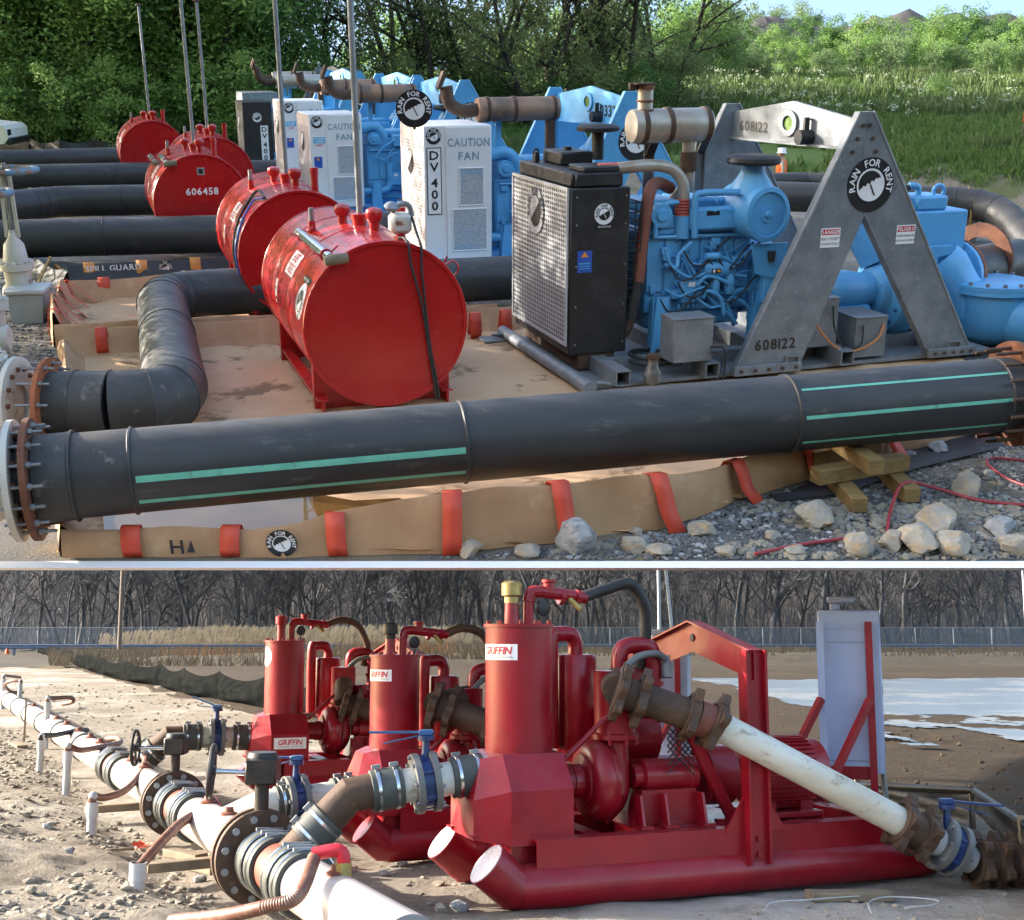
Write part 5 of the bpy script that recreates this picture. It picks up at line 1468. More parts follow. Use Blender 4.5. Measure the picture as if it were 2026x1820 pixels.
# engine
engine(u, 0.66, 2.02, 1.00, 1.75, 0.45, 1.92, 'blue', 4)
m = MB(); m.box((0.60, 1.05, 1.30), (1.0, 1.7, 1.60), 0.03); m.box((0.58, 1.1, 0.7), (0.68, 1.7, 1.4), 0.02); m.build('timing_cover', 'blue', u)
# hoses and pipes
p = [ul(1183, 334, 0.95), ul(1222, 333, 0.95)]
m = MB(); m.tube(spline(p, 14), 0.062, 14, rib=0.10); m.build('bellows', 'silicone', u)
m = MB(); m.tube([ul(1220, 333, 0.95), ul(1290, 327, 0.95), ul(1330, 335, 0.95), ul(1350, 360, 0.95), ul(1353, 395, 0.97)], 0.066, 18, smooth=7); m.build('charge_air_pipe', 'muffler_pale', u)
m = MB(); m.tube(spline([ul(1350, 392, 0.97), ul(1349, 428, 0.97)], 12), 0.085, 14, rib=0.09); m.build('bellows', 'silicone', u)
m = MB(); m.cyl(ul(1349, 426, 0.97), ul(1348, 470, 0.97), 0.095, 0.095, 18); m.build('air_inlet', 'blue', u)
m = MB(); m.tube([ul(1326, 372, 1.15), ul(1300, 362, 1.0), ul(1284, 385, 0.88), ul(1272, 470, 0.84), ul(1262, 560, 0.82)], 0.070, 16, smooth=7); m.build('coolant_pipe', 'pipe_brown', u)
m = MB(); m.tube([ul(1262, 556, 0.82), ul(1252, 600, 0.82), ul(1246, 632, 0.82)], 0.074, 14, smooth=5, rib=0.03); m.build('hose_sleeve', 'black_rubber', u)
m = MB(); m.tube([ul(1246, 630, 0.82), ul(1236, 655, 0.82), ul(1215, 668, 0.82), ul(1160, 672, 0.84)], 0.066, 14, smooth=6); m.build('coolant_pipe', 'rust_dark', u)
m = MB(); m.tube([ul(1374, 470, 0.86), ul(1376, 395, 0.86), ul(1392, 382, 0.86), ul(1470, 380, 0.86)], 0.040, 12, smooth=6); m.build('crossover_pipe', 'blue', u)
m = MB(); m.tube([ul(1296, 470, 0.9), ul(1300, 420, 0.9), ul(1322, 402, 0.9), ul(1346, 400, 0.95)], 0.030, 10, smooth=6); m.build('coolant_line', 'blue', u)
# exhaust
muffler(u, ul(1252, 250, 1.0), ul(1398, 246, 1.0), 0.185, 'muffler_pale')
c = ul(1276, 222, 1.0)
m = MB(); m.cyl(c, c + Vector((0, 0, 0.26)), 0.085, 0.085, 18); o = m.build('exhaust_stack', 'muffler_pale', u)
m = MB(); m.torus(c + Vector((0, 0, 0.02)), (0, 0, 1), 0.09, 0.016, 20, 6); m.torus(c + Vector((0, 0, 0.12)), (0, 0, 1), 0.09, 0.012, 20, 6); m.cyl(c + Vector((0, 0, 0.24)), c + Vector((0, 0, 0.30)), 0.10, 0.10, 18); m.build('clamp', 'rust', o)
m = MB(); m.box((c.x - 0.16, c.y - 0.1, c.z + 0.29), (c.x + 0.08, c.y + 0.1, c.z + 0.31), 0.004); m.box((c.x - 0.20, c.y - 0.03, c.z + 0.24), (c.x - 0.10, c.y + 0.03, c.z + 0.31), 0.006); m.build('rain_flap', 'rust_dark', o)
m = MB(); m.tube([ul(1363, 276, 1.0), ul(1362, 300, 1.0)], 0.072, 14); m.tube([ul(1362, 336, 1.0), ul(1356, 368, 1.05), ul(1335, 392, 1.2)], 0.07, 14, smooth=4); o = m.build('exhaust_pipe', 'muffler_pale', u)
m = MB(); m.tube(spline([ul(1363, 300, 1.0), ul(1362, 338, 1.0)], 12), 0.095, 16, rib=0.03); m.build('flex_section', 'rust_dark', o)
for px_, tp in ((1283, 300), (1385, 292)):
    a = ul(px_, tp, 1.22); b = ul(px_ - 2, tp + 95, 1.22)
    m = MB(); m.bar((a.x, 1.22, b.z - 0.3), (a.x, 1.22, a.z + 0.1), 0.02, 0.11, (1, 0, 0)); m.bar((a.x + 0.05, 1.2, b.z - 0.3), (a.x + 0.05, 1.2, a.z), 0.05, 0.012, (1, 0, 0)); m.build('muffler_bracket', 'galv', u)
    m = MB(); m.bar((a.x, 1.20, a.z - 0.05), (a.x, 1.05, a.z + 0.14), 0.10, 0.03); m.build('muffler_clamp', 'iron_black', u)
# air cleaner
air_cleaner(u, ul(1522, 425, 0.62), (0.15, -1, 0), 0.31, 0.62)
c = ul(1524, 500, 0.70)
m = MB(); m.prism([(-0.22, 0.10), (0.24, 0.10), (0.24, -0.22), (0.05, -0.30), (-0.15, -0.24)], (0, 0.05, 0), (c.x, 0.72, c.z)); m.box((c.x - 0.03, 0.74, c.z - 0.6), (c.x + 0.2, 0.95, c.z), 0.01); m.build('cleaner_bracket', 'blue', u, 30)
m = MB(); m.cyl((c.x + 0.02, 0.70, c.z + 0.02), (c.x + 0.02, 0.70, c.z - 0.10), 0.05, 0.04, 12); m.build('dust_valve', 'black_rubber', u)
m = MB(); m.bar(ul(1474, 372, 0.84), ul(1474, 450, 0.84), 0.08, 0.03, (0, 1, 0)); m.build('cleaner_strut', 'blue', u)
# control boxes on the deck
def deck_box(x0, x1, y0, y1, z0, z1, mt='galv'):
    m = MB(); m.box((x0, y0, z0), (x1, y1, z1), 0.006); o = m.build('junction_box', mt, u)
    m = MB(); m.box((x0 - 0.012, y0 - 0.012, z1), (x1 + 0.012, y1 + 0.012, z1 + 0.012), 0.003); m.build('box_lid', mt, o); return o
deck_box(0.58, 1.06, 0.02, 0.36, 0.30, 0.78)
deck_box(2.32, 2.80, 0.25, 0.75, 0.28, 0.84)
deck_box(3.0, 3.42, 0.16, 0.7, 0.13, 0.60)
m = MB(); m.tube([(2.40, 0.22, 0.76), (2.50, 0.18, 0.52), (2.75, 0.14, 0.28), (3.02, 0.12, 0.24), (3.28, 0.12, 0.36), (3.36, 0.14, 0.52)], 0.014, 8, smooth=6); m.build('cable', 'cable_orange', u)
m = MB(); m.tube([(2.70, 0.22, 0.76), (2.72, 0.18, 0.5), (2.85, 0.14, 0.27), (3.05, 0.12, 0.30), (3.08, 0.14, 0.52)], 0.011, 8, smooth=6); m.build('cable', 'black_rubber', u)
m = MB(); m.tube([(1.02, 0.0, 0.40), (1.12, -0.06, 0.38), (1.13, -0.08, 0.2), (1.02, -0.1, 0.03)], 0.012, 7, smooth=6); m.tube([(1.02, 0.0, 0.46), (1.16, -0.06, 0.44), (1.17, -0.08, 0.2), (1.12, -0.1, 0.03)], 0.012, 7, smooth=6); m.build('cable', 'black_rubber', u)
m = MB(); m.tube([(0.75, 0.5, 0.32), (0.55, 0.3, 0.28), (0.36, 0.05, 0.30), (0.30, -0.02, 0.16), (0.42, -0.06, 0.04)], 0.015, 7, smooth=6); m.torus((0.6, 0.6, 0.22), (0, 0, 1), 0.28, 0.02, 30, 6); m.torus((0.62, 0.62, 0.26), (0.05, 0, 1), 0.26, 0.02, 30, 6); m.build('cable', 'black_rubber', u)
# frames
lifting_frame(u, 0.04, 'galv')
lifting_frame(u, 2.25, 'galv', dx=-0.42, bolts=False)
cross_beam_top(u, 0.13, 2.30, 'galv', 2.80, 2.38, 2.86, 0.33, '608122')
decal(u, 'emblem', plane_map((2.92, 0.036, 2.14), (1, 0, 0), (0, 0, 1)), emblem_items(0.30), names=EMB)
decal(u, 'warning_sticker', plane_map((2.46, 0.037, 1.58), (1, 0, 0), (0, 0, 1)), [('rect', 0, 0, 0.25, 0.215, 'decal_white'), ('rect', 0, 0.062, 0.23, 0.062, 'decal_red'), ('text', 'DANGER', 0, 0.062, 0.060, 'decal_white', {'bold': 1}), ('text', 'MAY START', 0, -0.012, 0.045, 'decal_black', {'gap': 0.05}), ('text', 'AUTOMATICALLY', 0, -0.065, 0.035, 'decal_black', {'gap': 0.04, 'sx': 0.9})], names={'decal_red': 'banner'})
decal(u, 'warning_sticker', plane_map((3.45, 0.037, 1.57), (1, 0, 0), (0, 0, 1)), [('rect', 0, 0, 0.25, 0.215, 'decal_white'), ('rect', 0, 0.062, 0.23, 0.062, 'decal_red'), ('text', 'PELIGRO', 0, 0.062, 0.058, 'decal_white', {'bold': 1}), ('text', 'PUEDE EMPEZAR', 0, -0.012, 0.034, 'decal_black', {'gap': 0.05}), ('text', 'AUTOMATICAMENTE', 0, -0.065, 0.030, 'decal_black', {'gap': 0.04})], names={'decal_red': 'banner'})
decal(u, 'unit_number', plane_map((1.86, 0.037, 0.42), (1, 0, 0), (0, 0, 1)), [('text', '608122', 0, 0, 0.17, 'decal_black', {'bold': 1})])
# bottle standing on the deck
bt = ul(1294, 752, -0.02)
# pump end
def P_(px, py, y=0.95): return ul(px, py, y)
cv = P_(1762, 575, 1.0)
m = MB(); m.lathe((cv.x - 0.34, 1.0, cv.z), (1, 0, 0), [(0.20, 0), (0.30, 0.03), (0.34, 0.12), (0.50, 0.16), (0.55, 0.25), (0.55, 0.40), (0.48, 0.50), (0.38, 0.55), (0.30, 0.62)], 36); vol = m.build('pump_volute', 'blue', u)
MB().bolts((cv.x - 0.20, 1.0, cv.z), (-1, 0, 0), 0.44, 14, 0.022, 0.03).build('volute_bolts', 'blue_dark', vol)['kind'] = 'stuff'
m = MB(); m.lathe((cv.x - 0.95, 1.0, cv.z + 0.04), (1, 0, 0), [(0.18, 0), (0.24, 0.05), (0.26, 0.25), (0.22, 0.45), (0.20, 0.65)], 24); m.box((cv.x - 0.9, 0.72, cv.z - 0.5), (cv.x - 0.45, 1.25, cv.z - 0.1), 0.03); m.build('bearing_frame', 'blue', u)
m = MB(); m.tube([(cv.x - 0.15, 1.15, cv.z + 0.35), (cv.x - 0.30, 1.3, cv.z + 0.75), (cv.x - 0.15, 1.3, cv.z + 1.0), (cv.x + 0.2, 1.3, cv.z + 1.0)], 0.20, 20, smooth=6); m.build('discharge_elbow', 'blue', u)
a = P_(1798, 405, 1.1); b = P_(1900, 470, 1.1)
m = MB(); m.box((a.x + 0.05, 1.0, b.z - 0.15), (b.x, 1.55, a.z - 0.08), 0.02); o = m.build('separator_tank', 'blue', u)
m = MB(); m.box((a.x + 0.08, 1.05, a.z - 0.08), (a.x + 0.55, 1.5, a.z + 0.10), 0.03); m.torus((a.x + 0.5, 1.2, a.z + 0.14), (0.2, 1, 0), 0.07, 0.025, 18, 8); m.tube([(a.x + 0.2, 1.2, a.z + 0.08), (a.x + 0.18, 1.2, a.z + 0.2), (a.x + 0.05, 1.2, a.z + 0.22)], 0.04, 10, smooth=4); m.build('separator_head', 'blue', o)
MB().tube([(a.x + 0.06, 1.2, a.z + 0.20), (a.x - 0.2, 1.25, a.z + 0.12), (a.x - 0.35, 1.3, a.z - 0.1)], 0.035, 10, smooth=5).build('suction_hose', 'black_rubber', o)
# ribbed discharge casting
for k in range(2):
    c = P_(1838 + 24 * k, 505 + 42 * k, 0.80)
    m = MB(); m.prism([(-0.36, 0.10), (0.36, 0.10), (0.36, 0.0), (0.14, -0.03), (0.14, -0.16), (0.38, -0.20), (0.38, -0.30), (-0.38, -0.30), (-0.38, -0.20), (-0.14, -0.16), (-0.14, -0.03), (-0.36, 0.0)], (0, 0.10, 0), (c.x, 0.80 - 0.06 * k, c.z)); m.build('casting_flange', 'blue', u, 30)
m = MB(); c = P_(1850, 560, 1.0); m.lathe((c.x + 0.0, 1.05, c.z + 0.30), (0.55, -0.25, -0.75), [(0.30, 0), (0.34, 0.15), (0.30, 0.5), (0.36, 0.75)], 28); m.build('discharge_body', 'blue', u)
# non-return valve drum with bolted lid
c = P_(1962, 560, 0.75)
nr = MB().lathe((c.x, 0.75, c.z - 0.72), (0, 0, 1), [(0.30, 0), (0.42, 0.10), (0.50, 0.30), (0.50, 0.62), (0.56, 0.64), (0.56, 0.70)], 36).build('valve_body', 'blue', u)
ld = MB().lathe((c.x, 0.75, c.z - 0.018), (0, 0, 1), [(0.565, 0.0), (0.565, 0.05), (0.50, 0.065), (0.0, 0.085)], 36, False).build('valve_lid', 'blue', u)
for i in range(16):
    aa = 2 * pi * i / 16; MB().cyl((c.x + 0.52 * cos(aa), 0.75 + 0.52 * sin(aa), c.z + 0.03), (c.x + 0.52 * cos(aa), 0.75 + 0.52 * sin(aa), c.z + 0.075), 0.026, 0.026, 6).build('bolt', 'steel_grey', ld)
m = MB(); m.lathe((c.x - 0.1, 0.72, c.z - 0.40), (0.75, -0.66, 0), [(0.33, 0.2), (0.36, 0.45), (0.36, 0.60), (0.46, 0.62), (0.46, 0.68)], 36); m.build('outlet_branch', 'blue', u)
e = Vector((c.x - 0.1, 0.72, c.z - 0.40)) + Vector((0.75, -0.66, 0)).normalized() * 0.68
m = MB(); m.ring(e, (0.75, -0.66, 0), 0.30, 0.47, 0.05, 40); o = m.build('outlet_flange', 'rust', u)
MB().bolts(e + Vector((0.75, -0.66, 0)).normalized() * 0.04, (0.75, -0.66, 0), 0.41, 14, 0.024, 0.05).build('flange_bolts', 'rust_dark', o)['kind'] = 'stuff'
m = MB(); m.lathe((c.x - 0.55, 1.1, c.z + 0.05), (0.9, 0.35, 0), [(0.36, 0), (0.36, 0.25), (0.45, 0.26), (0.45, 0.33)], 32); m.build('suction_flange', 'blue', u)
e = Vector((c.x - 0.55, 1.1, c.z + 0.05)) + Vector((0.9, 0.35, 0)).normalized() * 0.335
m = MB(); m.ring(e, (0.9, 0.35, 0), 0.30, 0.46, 0.05, 40); m.build('companion_flange', 'rust_orange', u)
m = MB(); m.cyl(e + Vector((0.04, 0.02, 0)), e + Vector((1.5, 0.55, 0.0)), 0.30, 0.30, 32); m.build('suction_pipe', 'hdpe', u)
m = MB(); m.ring(e + Vector((0.75, 0.42, 0.1)), (0.9, 0.35, 0), 0.28, 0.46, 0.05, 40); m.build('companion_flange', 'rust', u)

# bottle on the deck is a thing of its own
bo = U1 + EXU * bt.x + EYU * 0.02 + Vector((0, 0, 0.10))
t = thing('glass_jar', 'small dirty glass jar standing on the grey skid deck', 'jar', (bo.x, bo.y, 0.104), GA)
MB().lathe((0, 0, 0), (0, 0, 1), [(0.085, 0), (0.10, 0.02), (0.10, 0.12), (0.06, 0.20), (0.055, 0.27)], 20).build('jar_body', 'bottle', t)
MB().lathe((0, 0, 0.27), (0, 0, 1), [(0.07, 0), (0.075, 0.02), (0.07, 0.055), (0, 0.06)], 18).build('cap', 'rust_dark', t)

# ---------------------------------------------------------------- the units behind, blue
def blue_unit(label, org, style='white', emb=True, dv='side', stickers=False, z1=2.42, frame=True, number=None, cap=False, frame_mt='blue', muff='muffler_rust', full=True, w=0.72):
    t = thing('pump_unit', label, 'pump', org, GA, 'diesel pump units')
    m = MB(); m.box((-0.6, 0.10, 0.02), (4.9, 2.5, 0.18), 0.01); m.box((-0.75, 0.25, 0.02), (-0.6, 0.5, 0.25), 0.04); m.build('skid', 'blue', t)
    o, sm = fan_box(t, style, z1=z1, x1=w, text=(style == 'white'))
    zt = z1
    if style == 'white':
        decal(t, 'emblem', plane_map((-0.235, 0.716, zt - 0.16), (1, 0, 0), (0, 0, 1)), emblem_items(0.125), names=EMB)
    else:
        decal(t, 'emblem', plane_map((0.0, 0.716, zt - 0.42), (1, 0, 0), (0, 0, 1)), emblem_items(0.13, 'decal_white', 'decal_black'), names=EMB)
    if dv:
        cx = -0.235 if style == 'white' else 0.18
        it = [('rect', cx, zt - 0.85 if style == 'white' else zt - 1.15, 0.24, 1.04, 'decal_black'), ('rect', cx, zt - 0.85 if style == 'white' else zt - 1.15, 0.21, 1.01, 'decal_white')]
        zz = (zt - 0.85 if style == 'white' else zt - 1.15)
        for ch, dz_ in (('D', 0.40), ('V', 0.22), ('4', -0.02), ('0', -0.20), ('0', -0.38)):
            it.append(('text', ch, cx, zz + dz_, 0.19, 'decal_black', {'bold': 1, 'sx': 1.15}))
        decal(t, 'model_plate', plane_map((0, 0.716, 0), (1, 0, 0), (0, 0, 1)), it)
    if stickers:
        decal(t, 'sticker', plane_map((-0.2, 0.716, zt - 0.55), (1, 0, 0), (0, 0, 1)), [('rect', 0, 0, 0.27, 0.22, 'decal_white'), ('rect', 0, 0.02, 0.25, 0.13, 'decal_sky'), ('text', 'POWER', 0.0, 0.045, 0.055, 'decal_white', {'bold': 1}), ('text', 'PRIME', 0.0, -0.005, 0.055, 'decal_white', {'bold': 1}), ('text', 'PUMPS', 0.0, -0.078, 0.05, 'decal_red', {'bold': 1})])
        decal(t, 'sticker', plane_map((-0.24, 0.716, zt - 0.98), (1, 0, 0), (0, 0, 1)), [('rect', 0, 0, 0.17, 0.23, 'decal_blue'), ('poly', [(-0.045, 0.04), (0.045, 0.04), (0.0, 0.10)], 'decal_orange')])
    decal(t, 'emblem', plane_map((-0.408, 1.55, zt - 0.60), (0, -1, 0), (0, 0, 1)), [('disc', 0, 0, 0.20, 'decal_black'), ('sector', 0, 0, 0.18, radians(40), radians(220), 'decal_white')], names={'decal_white': 'print'})
    engine(t, w + 0.15, 2.35, 1.0, 1.75, 0.40, 1.85, 'blue', 5 + int(org[1]), full=False)
    m = MB(); m.tube([(w - 0.1, 1.1, 1.85), (w + 0.35, 1.05, 1.95), (w + 0.55, 1.05, 1.70), (w + 0.5, 1.05, 1.45)], 0.10, 16, smooth=6); m.build('charge_air_pipe', 'blue', t)
    m = MB(); m.tube([(w - 0.05, 0.95, 0.62), (w + 0.45, 0.92, 0.62), (w + 0.62, 0.92, 0.75), (w + 0.62, 0.92, 1.2)], 0.07, 14, smooth=6); m.build('coolant_pipe', 'blue', t)
    # exhaust along the top
    mo = muffler(t, (0.70, 1.35, 2.62), (2.05, 1.35, 2.62), 0.19, muff)
    m = MB(); m.tube([(0.70, 1.35, 2.62), (0.45, 1.35, 2.60), (0.22, 1.35, 2.72), (0.16, 1.35, 2.98)], 0.105, 18, smooth=6); el = m.build('exhaust_elbow', 'rust_dark', t)
    m = MB(); m.prism([(-0.13, 0.0), (0.1, 0.02), (0.14, 0.10), (-0.12, 0.06)], (0, 0.16, 0), (0.12, 1.27, 3.05), (0.5, 0, 0.86), (-0.86, 0, 0.5)); m.build('rain_flap', 'rust_dark', el)
    m = MB(); m.tube([(1.95, 1.35, 2.5), (1.95, 1.35, 1.95)], 0.09, 14); m.build('exhaust_pipe', 'rust_dark', t)
    for x in (0.95, 1.95):
        m = MB(); m.bar((x + 0.14, 1.5, 1.7), (x + 0.14, 1.5, 2.55), 0.10, 0.03, (0, 1, 0)); m.build('muffler_bracket', 'blue', t)
    air_cleaner(t, (2.75, 0.75, 1.75), (0.15, -1, 0), 0.30, 0.6)
    if frame:
        lifting_frame(t, 0.04, frame_mt, bolts=False)
        lifting_frame(t, 2.25, frame_mt, dx=-0.42, bolts=False)
        cross_beam_top(t, 0.13, 2.30, frame_mt, 2.80, 2.38, 2.84, 0.44, None, 'decal_black', True)
        decal(t, 'emblem', plane_map((2.92, 0.036, 2.16), (1, 0, 0), (0, 0, 1)), emblem_items(0.31), names=EMB)
        if number:
            A_ = Vector((2.80, 0.13, 0)); B_ = Vector((2.38, 2.30, 0)); d = (B_ - A_).normalized(); nn = Vector((-d.y, d.x, 0))
            decal(t, 'beam_number', plane_map(A_ + d * 0.62 + Vector((0, 0, 2.60)) + nn * 0.004, -d, (0, 0, 1)), [('text', number, 0, 0, 0.25, 'decal_black', {'bold': 1, 'sx': 0.9})])
    m = MB(); m.lathe((3.5, 1.0, 0.85), (1, 0, 0), [(0.3, 0), (0.52, 0.1), (0.55, 0.4), (0.4, 0.6), (0.3, 0.8)], 28); m.build('pump_volute', 'blue', t)
    return t
R19 = Matrix.Rotation(GA, 3, 'Z')
def unit_origin(px, py, z=0.3, corner=(-0.40, 0.72)):
    p = up_px(px, py, z); return p - R19 @ Vector((corner[0], corner[1], 0)) - Vector((0, 0, z))
blue_unit('blue diesel pump unit with white CAUTION FAN housing right behind the black radiator', unit_origin(843, 519), number='60332')
def far_unit(px, ytop, dep, corner=(-0.40, 0.72)):
    p = up_px(px, ytop, depth=dep); return Vector((p.x, p.y, 0)) - R19 @ Vector((corner[0], corner[1], 0)), p.z
u3, z3 = far_unit(610, 226, 26.2)
blue_unit('blue pump unit with white fan housing behind the tall grey vent pole', u3, dv=None, stickers=True, z1=z3)
u4, z4 = far_unit(557, 200, 30.5)
blue_unit('blue pump unit whose white housing shows left of the pole, half covered', u4, dv=None, stickers=True, w=0.6, z1=z4)
u5, z5 = far_unit(478, 202, 35.5)
blue_unit('pump unit with a black DV 400 radiator housing in the far row', u5, 'black', dv='front', muff='muffler_pale', z1=z5, w=0.42)
u6, z6 = far_unit(478, 183, 40.0)
blue_unit('farthest pump unit with a plain grey metal housing', u6, 'grey', dv=None, muff='muffler_pale', z1=z6, frame_mt='galv')
# round sign standing on the white housing
p = up_px(817, 255, 2.45)
t = thing('round_badge', 'round umbrella badge standing on top of the white CAUTION FAN housing', 'badge', (p.x, p.y + 0.3, 2.42), 0.1)
MB().box((-0.02, -0.01, 0), (0.02, 0.01, 0.12)).build('bracket', 'black_metal', t)
m = MB(); m.cyl((0, -0.006, 0.30), (0, 0.01, 0.30), 0.27, 0.27, 36); bd = m.build('plate', 'decal_black', t)
decal(bd, 'emblem', plane_map((0, -0.0075, 0.30), (1, 0, 0), (0, 0, 1)), emblem_items(0.265), names=EMB)

# ================================================================ UPPER SITE: rocks, timber, people and odds and ends
def rock_mesh(seed, n=2, rough=0.28):
    bm = bmesh.new(); bmesh.ops.create_icosphere(bm, subdivisions=n, radius=1.0)
    r = random.Random(seed); off = Vector((r.uniform(0, 50), r.uniform(0, 50), r.uniform(0, 50)))
    planes = [(Vector((r.gauss(0, 1), r.gauss(0, 1), r.gauss(0, 1))).normalized(), r.uniform(0.52, 0.82)) for _ in range(14)]
    for v in bm.verts:
        p = v.co.normalized(); k = 1.0
        for nn, dd in planes:
            c = p.dot(nn)
            if c > 0.05: k = min(k, dd / c)
        v.co = p * k * (1 + rough * 0.35 * noise.noise(p * 2.2 + off) + 0.05 * noise.noise(p * 7 + off))
    me = bpy.data.meshes.new('rock'); bm.to_mesh(me); bm.free()
    me.shade_smooth(); me.set_sharp_from_angle(angle=radians(24))
    return me
ROCKS = [rock_mesh(s, 3) for s in (3, 5, 8, 13, 21)]
RK = {}
def rock(label, px, py, wpx, hf, k, mt, site='up', rz=None):
    p = up_px(px, py, 0.0) if site == 'up' else low_px(px, py, 0.0)
    dep = (p - Vector((0, 0, CAM_H_UP if site == 'up' else CAM_H_LOW))).length
    w = wpx / F_PX * dep / 2 * (0.84 if site == 'up' else 1.0)
    key = (k, mt)
    if key not in RK:
        me = ROCKS[k].copy(); me.materials.clear(); me.materials.append(mats(mt)); RK[key] = me
    o = link('rock', RK[key], None)
    h = w * hf
    o.location = (p.x, p.y + w * 0.5, h * 0.52 if site == 'up' else h * 0.5 + z_low(p.x, p.y)); o.scale = (w * 1.15, w * 1.0, h); o.rotation_euler = (0, 0, random.uniform(0, 6.28) if rz is None else rz)
    tag(o, label, 'rock', 'loose rocks on the gravel' if site == 'up' else 'loose rocks on the dirt')
    if site == 'up' and o.location.y - w < Y0 + 0.02: o.location.y = Y0 + 0.02 + w * 1.05
    return o
for i, (lab, px, py, w, hf) in enumerate((
        ('block of pale rock leaning on the berm below the fourth red strap', 926, 1104, 66, 0.75),
        ('flat pale stone at the bottom edge right of the leaning block', 1050, 1106, 70, 0.5),
        ('big bluish-white quartz boulder standing by the fifth red strap', 1140, 1104, 112, 0.95),
        ('grey rock lying against the berm behind the quartz boulder', 1145, 1040, 66, 0.6),
        ('squat grey-brown rock right of the quartz boulder', 1252, 1092, 82, 0.62),
        ('small rusty brown stone between the two squat rocks', 1258, 1058, 36, 0.6),
        ('flat pale stone at the bottom edge below the squat rock', 1300, 1106, 74, 0.45),
        ('long pale rock in the gravel below the sixth red strap', 1392, 1062, 78, 0.5),
        ('light stone at the bottom edge beside the red hose', 1440, 1106, 64, 0.5),
        ('small tan stone in the dirt left of the angular rock', 1530, 1066, 44, 0.6),
        ('large angular tan rock below the timber cribbing', 1622, 1046, 102, 0.75),
        ('tall sandy boulder where the red hose bends', 1706, 1098, 76, 0.95),
        ('rounded sandy rock right of the tall boulder', 1768, 1090, 78, 0.7),
        ('flat pale slab at the bottom edge near the middle right', 1580, 1107, 70, 0.4),
        ('sharp pale rock with a flat top near the right edge', 1868, 1050, 108, 0.62),
        ('big tan boulder at the bottom right', 1835, 1106, 110, 0.75),
        ('tan boulder in the bottom right corner', 1905, 1106, 90, 0.8),
        ('greyish slab leaning at the far bottom right', 1985, 1062, 96, 0.5),
        ('pale boulder cut by the right edge', 2018, 1106, 86, 0.8),
        ('tall upright tan rock above the red hose', 1922, 985, 70, 1.15),
        ('dark grey rock resting on the berm edge at the right', 1862, 898, 50, 0.7),
        ('small grey stone beside the rightmost timber', 1806, 905, 28, 0.7),
        ('grey stone lying beside the upright tan rock', 1960, 945, 34, 0.6))):
    rock(lab, px, py, w, hf, i % 5, 'rock_grey' if ('grey' in lab or 'quartz' in lab) and 'brown' not in lab else 'rock')

# gravel that nobody could count
def stones(name, mt, n, reg, smin, smax, seed, zf, label):
    r = random.Random(seed); m = MB()
    g_ = (1 + sqrt(5)) / 2; base = [Vector(q).normalized() * 0.9 for q in ((-1, g_, 0), (1, g_, 0), (-1, -g_, 0), (1, -g_, 0), (0, -1, g_), (0, 1, g_), (0, -1, -g_), (0, 1, -g_), (g_, 0, -1), (g_, 0, 1), (-g_, 0, -1), (-g_, 0, 1))]
    tri = [(0, 11, 5), (0, 5, 1), (0, 1, 7), (0, 7, 10), (0, 10, 11), (1, 5, 9), (5, 11, 4), (11, 10, 2), (10, 7, 6), (7, 1, 8), (3, 9, 4), (3, 4, 2), (3, 2, 6), (3, 6, 8), (3, 8, 9), (4, 9, 5), (2, 4, 11), (6, 2, 10), (8, 6, 7), (9, 8, 1)]
    k = 0
    while k < n:
        x, y = reg(r)
        if x is None: continue
        k += 1
        s = smin + (smax - smin) * r.random() ** 3.4; a = r.uniform(0, 6.28); ca, sa = cos(a), sin(a)
        vs = []
        for b in base:
            q = Vector((b.x * 1.25, b.y * 0.9, b.z * 0.62)) * (s * r.uniform(0.62, 1.2))
            vs.append((x + q.x * ca - q.y * sa, y + q.x * sa + q.y * ca, zf(x, y) + s * 0.12 + q.z))
        m.add(vs, tri)
    o = m.build(name, mt, None, 0); setting(o, 'stuff', label); return o
def front_y(x):
    for i in range(len(front) - 1):
        if front[i][0] <= x <= front[i + 1][0]:
            t_ = (x - front[i][0]) / (front[i + 1][0] - front[i][0]); return front[i][1] * (1 - t_) + front[i + 1][1] * t_
    return front[-1][1] if x > front[-1][0] else front[0][1]
def reg_front(r):
    x = r.uniform(-0.6, 5.6); y = r.uniform(Y0 + 0.03, 12.2)
    if y > front_y(x) - 0.12 or x > 0.42 * y + 1.0: return None, None
    dirt = fb(x, y, 0.8, 3, 15.0) + (0.35 if y < 9.1 - 0.0 * x else 0) - 0.12 * max(0, y - 9.3)
    if dirt > 0.30 and r.random() < 0.72: return None, None
    return x, y
stones('gravel', 'stone_dark', 11000, reg_front, 0.012, 0.034, 21, lambda x, y: 0.0, 'grey crushed gravel in front of the berm')
stones('pale_gravel', 'rock_grey', 2500, reg_front, 0.010, 0.040, 23, lambda x, y: 0.0, 'paler stones mixed into the gravel')
def reg_dirt(r):
    x = r.uniform(0.3, 4.6); y = r.uniform(Y0 + 0.03, 9.5)
    if y > front_y(x) - 0.2 or fb(x, y, 0.8, 3, 15.0) < -0.1: return None, None
    return x, y
stones('rubble', 'stone_tan', 2600, reg_dirt, 0.012, 0.060, 24, lambda x, y: 0.0, 'tan rubble and dirt crumbs along the lower edge')
def reg_left(r):
    y = r.uniform(9.0, 21); x = -3.4 - (y - 8.3) * 0.345 - r.uniform(0.1, 2.6)
    return x, y
stones('gravel', 'stone_dark', 5000, reg_left, 0.016, 0.042, 22, lambda x, y: 0.0, 'grey gravel strip along the left valves')

